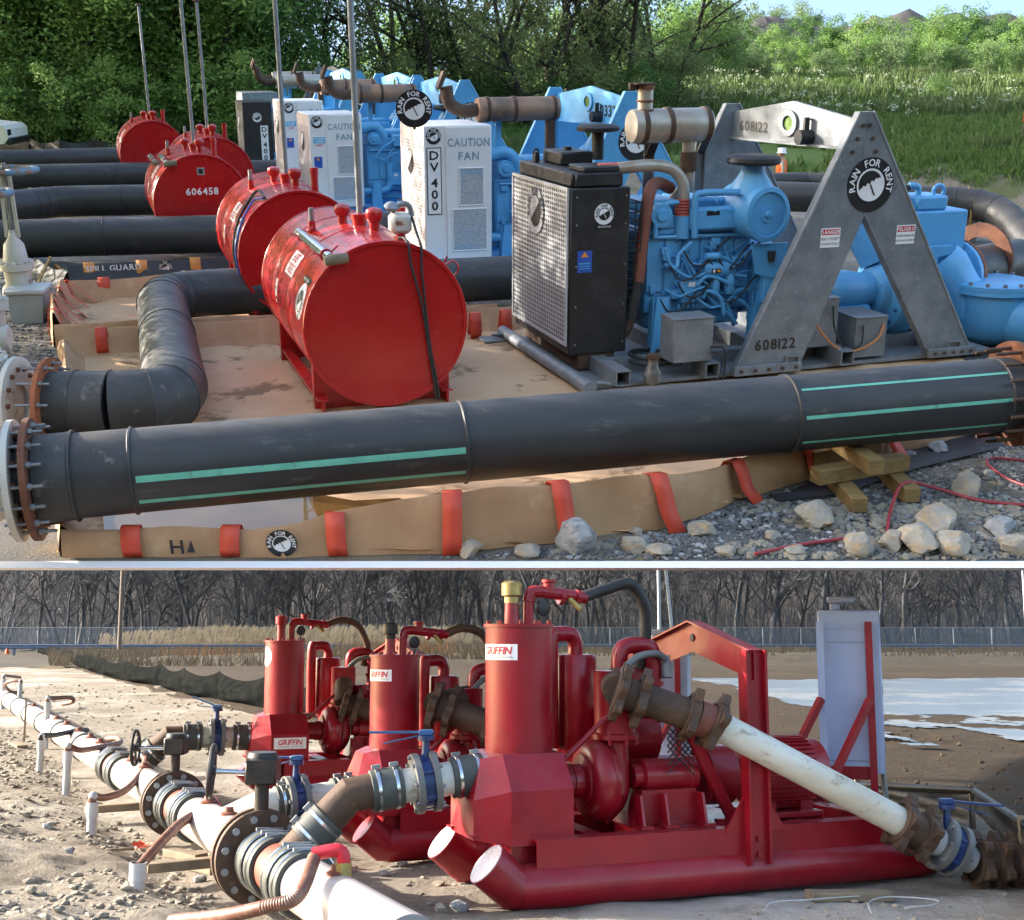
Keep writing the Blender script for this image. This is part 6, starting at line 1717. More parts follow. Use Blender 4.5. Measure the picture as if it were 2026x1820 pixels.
# timber cribbing under the pipe
cr = [((1612, 942), (1790, 912), 0.22, 'long squared timber lying across the cribbing stack'), ((1600, 905), (1735, 880), 0.20, 'rear squared timber under the pipe, half hidden'),
      ((1650, 945), (1700, 1000), 0.08, 'lower left timber of the cribbing pointing at the camera'), ((1745, 925), (1805, 980), 0.08, 'lower right timber of the cribbing pointing at the camera'), ((1665, 878), (1735, 925), 0.34, 'top timber of the cribbing, laid away from the camera')]
for a, b, z, lab in cr:
    A_ = up_px(a[0], a[1], z); B_ = up_px(b[0], b[1], z)
    if abs(a[0] - b[0]) < 90: A_ = A_ + (A_ - B_).normalized() * 0.35
    o = MB().bar(A_, B_, 0.14, 0.13, (0, 0, 1), 0.006).build('squared_timber', 'timber')
    tag(o, lab, 'timber', 'cribbing timbers')
o = MB().bar(up_px(1530, 985, 0.03), up_px(1640, 975, 0.03), 0.14, 0.02, (0, 0, 1)).build('torn_sheet', 'black_fabric'); tag(o, 'torn scrap of black sheet left of the timbers', 'sheet')
# red air hose
P = [up_px(1500, 1108, 0.03), up_px(1570, 1080, 0.03), up_px(1650, 1068, 0.03), up_px(1700, 1064, 0.03)]
for p in P: p.y = max(p.y, Y0 + 0.06)
o = MB().tube(P, 0.014, 8, smooth=6).build('air_hose', 'hose_red'); tag(o, 'short run of red hose at the bottom leading behind the sandy boulder', 'hose')
P = [up_px(1755, 1052, 0.03), up_px(1765, 1000, 0.05), up_px(1790, 955, 0.16), up_px(1850, 965, 0.06), up_px(1940, 990, 0.03), up_px(2040, 1000, 0.03)]
o = MB().tube(P, 0.014, 8, smooth=7).build('air_hose', 'hose_red'); tag(o, 'red hose looping over the right timber and running to the right edge', 'hose')
P = [up_px(2040, 965, 0.03), up_px(1990, 945, 0.03), up_px(1955, 918, 0.03), up_px(1965, 906, 0.03), up_px(2040, 912, 0.03)]
o = MB().tube(P, 0.012, 8, smooth=7).build('air_hose', 'hose_red'); tag(o, 'curl of red hose at the right edge near the berm end', 'hose')

# grey plastic bin behind the left valves
b = up_px(55, 640, 0.0)
t = thing('storage_bin', 'pale grey plastic storage bin behind the left valves', 'bin', (b.x, b.y, 0), 0.15)
m = MB(); m.prism([(-0.20, 0), (0.20, 0), (0.24, 0.40), (-0.24, 0.40)], (0, 0.55, 0)); m.build('bin_body', 'grey_plastic', t, 30)
MB().box((-0.27, -0.03, 0.40), (0.27, 0.58, 0.46), 0.02).build('lid', 'grey_plastic_lid', t)
# wooden stakes by the grey tarpaulin
for i, (lab, a, b) in enumerate((('broken wooden stake leaning beside the grey tarpaulin', (100, 508), (75, 560)), ('yellow cord end lying on the grey tarpaulin', (110, 525), (145, 550)))):
    A_ = up_px(a[0], a[1], 0.35 if i == 0 else 0.06); B_ = up_px(b[0], b[1], 0.03)
    o = MB().bar(A_, B_, 0.04, 0.03).build('stake' if i == 0 else 'cord', 'timber' if i == 0 else 'strap_amber'); tag(o, lab, 'stake' if i == 0 else 'cord')

# black silt fence under the wood
P = [up_px(-40, 300, 0.0), up_px(60, 302, 0.0), up_px(120, 304, 0), up_px(190, 302, 0), up_px(250, 302, 0.0), up_px(330, 300, 0), up_px(420, 298, 0)]
t = thing('silt_fence', 'low black silt fence at the foot of the left wood', 'fence')
for k in range(len(P) - 1):
    a, b = P[k], P[k + 1]; vs = []; fs = []
    for i in range(9):
        u_ = i / 8; p = a.lerp(b, u_); h = 0.48 - 0.14 * sin(pi * u_)
        for j in range(4): vs.append((p.x, p.y - 0.10 * (1 - j / 3) + 0.03 * sin(u_ * 9 + j), h * j / 3))
    for i in range(8):
        for j in range(3): q = i * 4 + j; fs.append((q, q + 4, q + 5, q + 1))
    MB().add(vs, fs).build('fabric_panel', 'black_fabric', t, 80)
for p in P: MB().box((p.x - 0.02, p.y, 0), (p.x + 0.02, p.y + 0.03, 0.55)).build('stake', 'timber_old', t)
p = up_px(85, 300, 0.12); o = MB().bar(p - Vector((0.7, 0, 0)), p + Vector((0.7, 0, 0.02)), 0.12, 0.16).build('blue_plank', 'blue'); tag(o, 'blue painted plank lying by the black silt fence', 'plank')

# white pickup nose at the left edge
p = up_px(8, 312, 0.0)
t = thing('pickup_truck', 'white pickup truck, only its front corner showing at the left edge', 'truck', (p.x - 0.75, p.y, 0), 0.0)
prof = [(-2.6, 0.45), (0.80, 0.45), (0.95, 0.60), (0.95, 0.92), (0.80, 1.06), (-0.35, 1.18), (-1.0, 1.78), (-2.6, 1.82)]
m = MB(); m.prism(prof, (0, 1.85, 0)); m.build('body', 'white_paint', t, 30)
MB().box((0.86, 0.04, 0.42), (1.04, 1.81, 0.64), 0.04).build('bumper', 'black_metal', t)
MB().box((0.90, 0.06, 0.72), (0.962, 0.36, 0.92), 0.01).build('headlight', 'glass_dark', t)
m = MB(); m.prism([(-0.45, 1.20), (-1.02, 1.70), (-1.9, 1.70), (-1.9, 1.20)], (0, 0.012, 0), (0, -0.01, 0)); m.build('side_window', 'glass_dark', t, 20)
m = MB(); m.lathe((0.18, -0.02, 0.40), (0, 1, 0), [(0.26, 0), (0.40, 0.02), (0.41, 0.10), (0.40, 0.24), (0.2, 0.25)], 28); w = m.build('wheel', 'black_rubber', t)
MB().lathe((0.18, -0.025, 0.40), (0, 1, 0), [(0.0, 0), (0.23, 0.0), (0.25, 0.03)], 24).build('rim', 'steel_grey', w)

# ---- two workers beyond the pumps: one continuous body each, clothes and hat as parts
def skin_body(name, joints, edges, mt, parent, root, sub=2):
    me = bpy.data.meshes.new(name); names = list(joints)
    me.from_pydata([joints[n][0] for n in names], [(names.index(a), names.index(b)) for a, b in edges], [])
    o = link(name, me, None, parent)
    md = o.modifiers.new('skin', 'SKIN'); md.use_smooth_shade = True
    for i, n in enumerate(names):
        sv = me.skin_vertices[0].data[i]; r = joints[n][1]; sv.radius = r if isinstance(r, tuple) else (r, r); sv.use_root = (n == root)
    s = o.modifiers.new('sub', 'SUBSURF'); s.levels = sub; s.render_levels = sub
    me.materials.append(mats(mt)); return o
def worker(label, x, y, z, rz, vest):
    t = thing('person', label, 'person', (x, y, z), rz, 'workers beyond the pumps')
    J = {'pelvis': ((0, 0, 0.95), (0.155, 0.11)), 'chest': ((0, 0.01, 1.28), (0.17, 0.12)), 'neck': ((0, 0.0, 1.50), 0.06), 'head': ((0, -0.02, 1.60), (0.078, 0.09)), 'crown': ((0, -0.02, 1.70), (0.075, 0.088)),
         'ls': ((0.19, 0, 1.42), 0.066), 'le': ((0.25, 0.05, 1.15), 0.048), 'lw': ((0.22, -0.08, 0.93), 0.034), 'lh': ((0.21, -0.13, 0.86), (0.022, 0.042)),
         'rs': ((-0.19, 0, 1.42), 0.066), 're': ((-0.26, 0.03, 1.15), 0.048), 'rw': ((-0.21, -0.14, 1.0), 0.034), 'rh': ((-0.17, -0.20, 0.98), (0.022, 0.042)),
         'lk': ((0.11, -0.02, 0.50), 0.066), 'la': ((0.12, 0.02, 0.09), 0.046), 'lt': ((0.13, -0.15, 0.04), 0.04), 'lp': ((0.10, 0, 0.88), 0.10),
         'rk': ((-0.11, -0.03, 0.50), 0.066), 'ra': ((-0.12, 0.02, 0.09), 0.046), 'rt': ((-0.13, -0.15, 0.04), 0.04), 'rp': ((-0.10, 0, 0.88), 0.10)}
    E_ = [('pelvis', 'chest'), ('chest', 'neck'), ('neck', 'head'), ('head', 'crown'), ('chest', 'ls'), ('ls', 'le'), ('le', 'lw'), ('lw', 'lh'), ('chest', 'rs'), ('rs', 're'), ('re', 'rw'), ('rw', 'rh'),
          ('pelvis', 'lp'), ('lp', 'lk'), ('lk', 'la'), ('la', 'lt'), ('pelvis', 'rp'), ('rp', 'rk'), ('rk', 'ra'), ('ra', 'rt')]
    skin_body('body', J, E_, 'shirt', t, 'pelvis')
    MB().sphere((0, -0.025, 1.61), 0.098, 16, 12, (0.82, 0.98, 1.12)).build('face', 'skin', t)
    m = MB(); m.sphere((0, -0.125, 1.605), 0.018, 8, 6); m.build('nose', 'skin', t)
    m = MB(); m.lathe((0, -0.02, 1.655), (0, 0, 1), [(0.165, 0.0), (0.125, 0.012), (0.118, 0.05), (0.10, 0.10), (0.055, 0.135), (0, 0.142)], 24); m.box((-0.012, -0.14, 1.66), (0.012, 0.10, 1.80), 0.006); m.build('hard_hat', 'hat_white', t)
    for k, mt in ((1, vest[0]), (-1, vest[1])):
        m = MB(); vs = []; fs = []
        for j, (zz, rx, ry) in enumerate(((0.86, 0.205, 0.165), (1.05, 0.20, 0.16), (1.25, 0.215, 0.165), (1.40, 0.205, 0.14), (1.47, 0.12, 0.10))):
            for i in range(13):
                a = pi / 2 + k * pi * i / 12; vs.append((rx * cos(a), ry * sin(a), zz))
        for j in range(4):
            for i in range(12): q = j * 13 + i; fs.append((q, q + 1, q + 14, q + 13))
        m.add(vs, fs); m.build('vest_half', mt, t, 60)
    m = MB()
    for s in (-1, 1): m.tube([(s * 0.10, 0, 0.96), (s * 0.11, -0.02, 0.50), (s * 0.12, 0.02, 0.10)], [0.115, 0.085, 0.065], 14, smooth=4)
    # trousers as two legs of one garment joined at the hip
    m.sphere((0, 0, 0.94), 0.17, 16, 10, (1.0, 0.75, 0.75)); m.build('trousers', 'trousers', t)
    return t
q = up_px(1549, 292, depth=37.0)
worker('worker in white hard hat and orange and lime vest beyond the pumps', q.x, 37.0, q.z - 1.80, radians(-100), ('vest_lime', 'vest_orange'))
q = up_px(1805, 366, depth=33.0)
worker('second worker of whom only the white hard hat shows above the black pipe', q.x, 33.0, q.z - 1.80, radians(60), ('vest_orange', 'vest_lime'))
for i, (lab, px, py) in enumerate((('orange survey stake in the grass at the far right', 2003, 412), ('pale survey stake behind the grey lifting beam', 1516, 372))):
    p = up_px(px, py, z_up(*up_px(px, py, 0.0).xy[:]) if False else 0.0); p = up_px(px, py, depth=44.5)
    t = thing('survey_stake', lab, 'stake', (p.x, p.y, z_up(p.x, p.y)), 0, 'survey stakes')
    MB().box((-0.025, -0.012, -0.1), (0.025, 0.012, 0.9)).build('stake_shaft', 'timber_old', t)
    MB().box((-0.03, -0.016, 0.62), (0.03, 0.016, 0.95)).build('flagging', 'orange_tape', t)

# ================================================================ LOWER SITE: setting
SITE[0] = 'low'
ground_mat('dirt', [((0.21, 0.178, 0.138), (0.28, 0.242, 0.195), 5, 0, 0, 0), ((0.34, 0.31, 0.27), (0.42, 0.39, 0.345), 3, 0.28, 0.48, 0.62), ((0.13, 0.108, 0.082), (0.18, 0.15, 0.115), 9, 0.9, 0.53, 0.66)], 1.0, 8)
ground_mat('field', [((0.036, 0.024, 0.014), (0.058, 0.040, 0.024), 1.5, 0, 0, 0), ((0.062, 0.044, 0.028), (0.078, 0.056, 0.036), 1.5, 0.12, 0.52, 0.66)], 1.0, 4)
ground_mat('ice', [((0.115, 0.145, 0.19), (0.155, 0.185, 0.225), 0.5, 0, 0, 0), ((0.22, 0.235, 0.25), (0.27, 0.27, 0.275), 4, 0.35, 0.5, 0.6)], 0.15, 3, 0.25)
ground_mat('litter', [((0.050, 0.043, 0.037), (0.080, 0.068, 0.058), 0.4, 0, 0, 0)], 0.8, 2)
ground_mat('scrub_bank', [((0.05, 0.042, 0.032), (0.085, 0.070, 0.052), 1.3, 0, 0, 0), ((0.05, 0.045, 0.038), (0.08, 0.07, 0.055), 2, 0.5, 0.5, 0.6)], 1.0, 3)

HX0, HY0, HS = -1.63, 8.126, -0.500
HD = Vector((-0.447, 0.894, 0)).normalized(); HN = Vector((HD.y, -HD.x, 0))
def header_x(y): return HX0 + HS * (y - HY0)
def z_low(x, y):
    left = header_x(y) - x                       # distance to the left of the header pipe
    z = 0.05 * fb(x, y, 0.55, 5, 1.0) + 0.025 * fb(x, y, 2.3, 4, 2.0) * sst(26, 10, y)
    z += 0.07 * max(0, fb(x, y, 4.5, 4, 12.0)) * sst(0.0, 1.2, left) * sst(22, 9, y)
    z += 0.30 * sst(0.5, 3.5, left) * (0.6 + 0.9 * fb(x, y, 0.4, 4, 7.0)) * sst(40, 8, y)
    z -= 0.10 * sst(0.7, 0.15, abs(left - 0.1)) * sst(30, 9, y)
    return z
def xs_low(y):
    w = 0.46 * y + 3.2; n = 150
    return [-w + 2 * w * i / n for i in range(n + 1)]
ys = [6.0 + 0.055 * i for i in range(120)] + [12.6 + 0.2 * i for i in range(60)] + [24.6 + 1.0 * i for i in range(36)]
def split_low(x, y): return z_low(x, y)
o = grid('ground', 'dirt', xs_low, ys, z_low, None, 60); setting(o)
# the wet brown field beyond the yard: its edge runs from the right to the far left
def field_edge(x):
    if x > 2: return 13.2 - 0.55 * (x - 2) + 0.8 * fb(x, 0, 0.5, 3, 3.0)
    if x > -3.6: return 13.2 + 1.5 * (2 - x) + 0.8 * fb(x, 0, 0.5, 3, 3.0)
    return 21.8 + 2.1 * (-3.6 - x) + 0.8 * fb(x, 0, 0.5, 3, 3.0)
vs = []; fs = []
us = [i / 110 for i in range(111)]
yy = [0.0] + [0.22 * 1.1 ** i for i in range(60)]
for k in yy:
    for a in us:
        x = -34 + 78 * a
        y = field_edge(x) + k * (1.0 if k < 2 else 1.0)
        base = z_low(x, y) * sst(14, 6, k) + 0.06 * sst(6, 12, k)
        vs.append((x, y, base + 0.020 + 0.006 * fb(x, y, 1.1, 4, 4.0) * sst(0, 1, k) - (0.04 if k == 0 else 0)))
n_ = len(us)
for j in range(len(yy) - 1):
    for i in range(n_ - 1):
        a = j * n_ + i; fs.append((a, a + 1, a + n_ + 1, a + n_))
o = MB().add(vs, fs).build('field', 'field', None, 60); setting(o)
# far ground to the wood
o = grid('far_ground', 'scrub_bank', lambda y: [-0.46 * y - 6 + (0.92 * y + 12) * i / 80 for i in range(81)], [58 + 1.2 * i for i in range(46)], lambda x, y: 0.05 + 0.55 * sst(58, 63, y) * sst(-30, -10, x) - 0.35 * sst(66, 80, y) * sst(-30, -10, x) + 0.10 * fb(x, y, 0.4)); setting(o)
# wooded slope far behind
o = grid('wooded_hill', 'litter', lambda y: [-0.5 * y - 8 + (y + 16) * i / 60 for i in range(61)], [108 + 3.0 * i for i in range(26)], lambda x, y: 0.1 + 13.5 * sst(118, 180, y) * (1 + 0.06 * fb(x, y, 0.05)) + 0.4 * fb(x, y, 0.2)); setting(o)
# frozen puddles
def frozen(name, x0, x1, y0, y1, cov, dx, dy, seed, z=0.0895):
    vs = []; fs = []; idx = {}
    nx = int((x1 - x0) / dx); ny = int((y1 - y0) / dy)
    def vid(i, j):
        if (i, j) not in idx:
            idx[(i, j)] = len(vs); vs.append((x0 + i * dx + 0.4 * dx * fb(i, j, 0.9, 2, seed), y0 + j * dy + 0.4 * dy * fb(i, j, 0.7, 2, seed + 1), z))
        return idx[(i, j)]
    for j in range(ny):
        for i in range(nx):
            if cov(x0 + (i + 0.5) * dx, y0 + (j + 0.5) * dy): fs.append((vid(i, j), vid(i + 1, j), vid(i + 1, j + 1), vid(i, j + 1)))
    return MB().add(vs, fs).build(name, 'ice', None, 0)
def cov1(x, y):
    u = x / y * F_PX + CX_PX; v = 1250 + 1.62 * F_PX / y         # where it would lie in the view, only to size the pond
    d = min((y - 23.5) / 4.0, (43.5 - y) / 5.0, (x - 6.2 - 0.02 * (y - 25) ** 2 * 0) / 2.5)
    return d + 0.30 * fb(x * 0.5, y * 0.35, 1.0, 5, 2.0) > 0.14
o = frozen('frozen_pond', 4.5, 26, 21, 46, cov1, 0.10, 0.28, 1.0); setting(o)
def cov2(x, y):
    d = min((y - 17.5) / 3.0, (25 - y) / 2.0, (x - 5.6) / 1.0)
    return d * 0.4 + 1.1 * fb(x * 0.8, y * 0.55, 1.0, 4, 6.0) > 0.58
o = frozen('ice_patches', 5.0, 13, 17, 26, cov2, 0.06, 0.2, 3.0, 0.0885); setting(o)

# ---- bare trees
def bare_tree(seed, h, spread, trunk, stems=1, twigs=1.0):
    r = random.Random(seed); m = MB(); tw = MB()
    def grow(p, d, L, rad, lev):
        n = 5 if lev < 2 else 3
        pts = branch_path(p, d, L, r, n, 0.10 + 0.06 * lev, 0.035)
        rs = [rad * (1 - 0.62 * i / n) for i in range(n + 1)]
        (m if lev < 3 else tw).tube(pts, rs, 6 if lev == 0 else (4 if lev < 3 else 3), False)
        if lev >= 4: return
        k = {0: 9, 1: 6, 2: 5, 3: 4}[lev]
        for i in range(int(k * (twigs if lev > 1 else 1))):
            q = r.uniform(0.25 if lev else 0.22, 1.0); j = min(n - 1, int(q * n)); f = q * n - j
            b = pts[j].lerp(pts[j + 1], f); dd = (pts[j + 1] - pts[j]).normalized()
            a = r.uniform(0, 2 * pi); x, y, z = basis(dd)
            ang = radians(r.uniform(28, 62))
            nd = dd * cos(ang) + (x * cos(a) + y * sin(a)) * sin(ang) + Vector((0, 0, 0.18))
            grow(b, nd, L * r.uniform(0.38, 0.62) * (spread if lev == 0 else 1), rs[j] * 0.55 + 0.004, lev + 1)
    for s in range(stems):
        a = r.uniform(0, 6.28); t = 0.28 if stems > 1 else 0.06
        grow(Vector((0.2 * cos(a) * (stems > 1), 0.2 * sin(a) * (stems > 1), -0.2)), Vector((t * cos(a), t * sin(a), 1)), h, trunk, 0)
    return m.mesh('trunk', 60), tw.mesh('twigs', 0)
BARE = [bare_tree(1, 11, 0.9, 0.22), bare_tree(2, 10, 1.0, 0.20), bare_tree(3, 8.5, 1.1, 0.15, 2), bare_tree(4, 12, 0.8, 0.24), bare_tree(5, 7.5, 1.1, 0.12, 3)]
for a, b in BARE: a.materials.append(mats('bark_bare')); b.materials.append(mats('twig'))
rng = random.Random(77)
def plant_bare(px, dep, k, sc, label, group):
    x = (px - 1013) / F_PX * dep
    t = thing('bare_tree', label, 'tree', (x, dep, 0.3 + 13.5 * sst(118, 180, dep)), rng.uniform(0, 6.28), group)
    t.scale = (sc, sc, sc)
    link('trunk', BARE[k][0], None, t); link('twigs', BARE[k][1], None, t)
for row, (dep, n) in enumerate(((103, 24), (110, 24), (118, 26), (128, 26))):
    for i in range(n):
        px = -60 + 2140 * (i + 0.5 * (row % 2)) / (n - 1) + rng.uniform(-30, 30)
        zone = 'at its left end' if px < 250 else ('behind the reeds' if px < 1000 else 'behind the wire fence')
        lab = ['bare tree, front row of wood ', 'bare tree, second row of wood ', 'bare tree, third row of wood ', 'bare tree, back slope of wood '][row] + zone
        plant_bare(px, dep + rng.uniform(-2, 2), rng.choice((0, 1, 2, 3, 4)), rng.uniform(0.85, 1.2), lab, 'bare trees row %d %s' % (row + 1, zone))
# brush of twigs filling the wood floor
m = MB(); r = random.Random(9)
for k in range(9000):
    y = r.uniform(100, 150); x = r.uniform(-0.46 * y, 0.46 * y); z0 = 0.2 + 13.5 * sst(118, 180, y)
    h = r.uniform(1.5, 5.5); a = Vector((r.gauss(0, 0.4), r.gauss(0, 0.3), h)); w = r.uniform(0.012, 0.035)
    p = Vector((x, y, z0)); q = p + a * 0.5 + Vector((r.gauss(0, 0.2), 0, 0)); e = p + a
    m.add([p - Vector((w, 0, 0)), p + Vector((w, 0, 0)), q + Vector((w * 0.7, 0, 0)), e, q - Vector((w * 0.7, 0, 0))], [(0, 1, 2, 3, 4)])
    for j in range(2):
        b = q.lerp(e, r.random()); c_ = b + Vector((r.gauss(0, 0.7), r.gauss(0, 0.4), r.uniform(0.3, 1.3)))
        m.add([b - Vector((w * 0.5, 0, 0)), b + Vector((w * 0.5, 0, 0)), c_], [(0, 1, 2)])
o = m.build('wood_brush', 'twig', None, 0); setting(o, 'stuff', 'grey mass of thin twigs filling the winter wood')
# reeds
m = MB(); r = random.Random(10)
for k in range(3000):
    y = r.uniform(92, 99); px = r.gauss(620, 260)
    if px < 200 or px > 985: px = r.uniform(230, 980)
    x = (px - 1013) / F_PX * y; h = r.uniform(0.9, 2.1) * (0.75 + 0.25 * sst(200, 420, px)) * (0.92 + 0.12 * fb(px, 0, 0.02, 2))
    ln = r.gauss(0.25, 0.12); p = Vector((x, y, -0.05)); t = p + Vector((ln, 0, h)); w = 0.012
    m.add([p - Vector((w, 0, 0)), p + Vector((w, 0, 0)), t + Vector((w * 0.6, 0, 0)), t - Vector((w * 0.6, 0, 0))], [(0, 1, 2, 3)])
    pl = r.uniform(0.28, 0.5); w2 = r.uniform(0.05, 0.10)
    m.add([t - Vector((0.02, 0, 0.1)), t + Vector((w2, 0, pl * 0.25)), t + Vector((0.16, 0, pl)), t + Vector((-w2 * 0.4, 0, pl * 0.45))], [(0, 1, 2, 3)])
    if k % 2:
        b = p.lerp(t, r.uniform(0.3, 0.7)); m.add([b, b + Vector((0.02, 0, 0.03)), b + Vector((r.gauss(0, 0.25), 0, r.uniform(0.2, 0.5)))], [(0, 1, 2)])
o = m.build('reeds', 'reed', None, 0); setting(o, 'stuff', 'pale dry reeds with feathery heads before the winter wood')
# dry weeds along the bank
def dry(name, mt, n, ya, yb, pa, pb, hmin, hmax, seed, zf, lab, w=0.02):
    m = MB(); r = random.Random(seed)
    for k in range(n):
        y = r.uniform(ya, yb); px = r.uniform(pa, pb); x = (px - 1013) / F_PX * y
        if fb(x, y, 0.35, 3, seed) < -0.15: continue
        h = r.uniform(hmin, hmax); p = Vector((x, y, zf(x, y))); t = p + Vector((r.gauss(0, 0.3) * h, r.gauss(0, 0.3) * h, h))
        m.add([p - Vector((w, 0, 0)), p + Vector((w, 0, 0)), t], [(0, 1, 2)])
    o = m.build(name, mt, None, 0); setting(o, 'stuff', lab)
zb = lambda x, y: 0.4 if x > -10 else 0.1
dry('dry_weeds', 'dry_weed', 15000, 58, 90, 110, 1010, 0.25, 0.8, 3, zb, 'brown dry weeds on the bank left of the pumps', 0.03)
dry('dry_grass', 'dry_weed', 6000, 61, 80, 960, 2080, 0.15, 0.5, 4, lambda x, y: 0.5, 'short dry grass on the dark bank at the right', 0.03)
dry('orange_grass', 'dry_orange', 700, 61, 70, 330, 900, 0.5, 1.1, 5, zb, 'rusty orange grass tufts on the bank', 0.03)

# ---- fence, rail, poles
def wire_mat():
    mt = bpy.data.materials.new('chain_link'); mt.use_nodes = True
    nt = mt.node_tree; N = nt.nodes; L = nt.links
    b = N['Principled BSDF']; b.inputs['Base Color'].default_value = (0.28, 0.33, 0.40, 1); b.inputs['Metallic'].default_value = 0.4; b.inputs['Roughness'].default_value = 0.5
    tr = N.new('ShaderNodeBsdfTransparent'); mx = N.new('ShaderNodeMixShader'); mx.inputs['Fac'].default_value = 0.22
    L.new(tr.outputs[0], mx.inputs[1]); L.new(b.outputs[0], mx.inputs[2]); L.new(mx.outputs[0], N['Material Output'].inputs['Surface'])
    MATS['chain_link'] = mt
wire_mat()
fence = thing('wire_fence', 'long chain-link fence running along the far side of the lower site', 'fence', (0, 98, 0))
FX = [-44 + 3.05 * i for i in range(31)]
for x in FX: MB().cyl((x, 0, 0.1), (x, 0, 2.05), 0.04, 0.04, 8).build('post', 'lamp_post', fence)
MB().tube([(FX[0], 0, 2.03), (FX[-1], 0, 2.03)], 0.03, 6).build('top_rail', 'lamp_post', fence)
MB().add([(FX[0], 0.03, 0.15), (FX[-1], 0.03, 0.15), (FX[-1], 0.03, 2.02), (FX[0], 0.03, 2.02)], [(0, 1, 2, 3)]).build('wire_mesh', 'chain_link', fence, 0)
rail = thing('guard_rail', 'blue-grey road guard rail in front of the reeds and fence', 'rail', (0, 88, 0))
MB().prism([(0, 0.50), (0.05, 0.56), (0, 0.63), (0, 0.68), (0.05, 0.75), (0, 0.82), (-0.03, 0.82), (-0.03, 0.5)], (83, 0, 0), (-41, 0, 0), (0, -1, 0), (0, 0, 1)).build('rail_beam', 'guard_blue', rail, 20)
for i in range(20): MB().box((-40 + 4.2 * i, 0.03, 0.0), (-39.85 + 4.2 * i, 0.15, 0.8)).build('post', 'guard_blue', rail)
def pole(label, px, dep, r, h, mt='pole_wood', lean=0.0, name='utility_pole'):
    x = (px - 1013) / F_PX * dep
    t = MB().tube([(0, 0, -0.2), (lean * h, 0, h)], [r, r * 0.8], 12).build(name, mt)
    t.location = (x, dep, 0); tag(t, label, 'pole'); return t
pole('wooden pole at the left in front of the winter wood', 245, 84, 0.15, 12)
pole('pale thin pole right behind the main red pump', 1302, 84, 0.13, 12, 'lamp_post')
pole('leaning pale strut pole beside the thin pole', 1331, 84, 0.13, 12, 'lamp_post', -0.085)
x = (2021 - 1013) / F_PX * 86
t = thing('street_lamp', 'tall street lamp with a short arm at the right edge', 'lamp', (x, 86, 0))
MB().tube([(0, 0, 0), (0, 0, 11)], 0.10, 10).build('post', 'lamp_post', t)
MB().tube([(0, 0, 6.2), (-0.35, 0, 6.42), (-0.75, 0, 6.45)], 0.045, 8, smooth=4).build('arm', 'lamp_post', t)
MB().lathe((-0.70, 0, 6.45), (-1, 0, -0.1), [(0.05, 0), (0.14, 0.1), (0.15, 0.4), (0.08, 0.55), (0, 0.56)], 12).build('lamp_head', 'hat_white', t)

# ---- grey silt fence on the left
posts = [(640, 1425), (525, 1402), (432, 1385), (362, 1373), (318, 1358), (250, 1348), (201, 1335), (173, 1325), (132, 1312), (100, 1300), (70, 1289), (48, 1282)]
sf = thing('silt_fence', 'sagging grey fabric silt fence running off to the left behind the pumps', 'fence')
PP = [low_px(a, b, 0.0) for a, b in posts]
for k in range(len(PP) - 1):
    a, b = PP[k], PP[k + 1]; d = (b - a); L = d.length; d.normalize(); n = Vector((d.y, -d.x, 0)); n = n if n.y < 0 else -n
    H = 0.74; nu, nv = 14, 9; vs = []; fs = []
    bul = min(0.30, 0.10 * L + 0.04); ph = random.uniform(0, 6)
    for j in range(nv + 1):
        v = j / nv
        for i in range(nu + 1):
            u_ = i / nu; sag = 0.17 * sin(pi * u_) ** 0.8 * min(1, L / 2.5)
            h = v * (H - sag)
            bu = bul * sin(pi * u_) ** 0.7 * sin(pi * min(1, v * 1.08)) ** 0.8 * (1 + 0.16 * sin(v * 16 + ph + u_ * 5))
            p = a + d * (L * u_) + n * bu; vs.append((p.x, p.y, h - 0.02))
    for j in range(nv):
        for i in range(nu):
            q = j * (nu + 1) + i; fs.append((q, q + 1, q + nu + 2, q + nu + 1))
    MB().add(vs, fs).build('fabric_panel', 'silt_grey', sf, 80)
for p in PP: MB().box((p.x - 0.02, p.y + 0.02, 0), (p.x + 0.02, p.y + 0.06, 0.72)).build('stake', 'timber_old', sf)

# ---- glossy black plastic barrier at the right
bp = thing('plastic_barrier', 'glossy black plastic barrier sheet behind the right end of the main pump', 'barrier')
ln = [low_px(1560, 1585, 0.0), low_px(1700, 1598, 0.0), low_px(1930, 1650, 0.0), low_px(2035, 1760, 0.0), low_px(2150, 1850, 0)]
hs = [0.20, 0.22, 0.36, 0.42, 0.45]
for k in range(len(ln) - 1):
    a, b = ln[k], ln[k + 1]; d = b - a; L = d.length; d.normalize(); n = Vector((d.y, -d.x, 0)); n = n if n.y < 0 else -n
    vs = []; fs = []; nu, nv = 16, 8
    for j in range(nv + 1):
        for i in range(nu + 1):
            u_ = i / nu; v = j / nv; h = (hs[k] * (1 - u_) + hs[k + 1] * u_)
            p = a + d * (L * u_) + n * (0.16 * (1 - v) ** 2 + 0.03 * sin(v * 9 + u_ * 3) + 0.02 * fb(u_ * 4 + k, v * 3, 1.0))
            vs.append((p.x, p.y, h * v))
    for j in range(nv):
        for i in range(nu):
            q = j * (nu + 1) + i; fs.append((q, q + 1, q + nu + 2, q + nu + 1))
    MB().add(vs, fs).build('sheet_panel', 'plastic_black', bp, 80)
    MB().tube([a + Vector((0, 0, hs[k])), b + Vector((0, 0, hs[k + 1]))], 0.030, 8).build('rolled_edge', 'plastic_black', bp)
for p, h in zip(ln, hs): MB().box((p.x - 0.02, p.y + 0.03, 0), (p.x + 0.02, p.y + 0.07, h + 0.05)).build('stake', 'timber_old', bp)

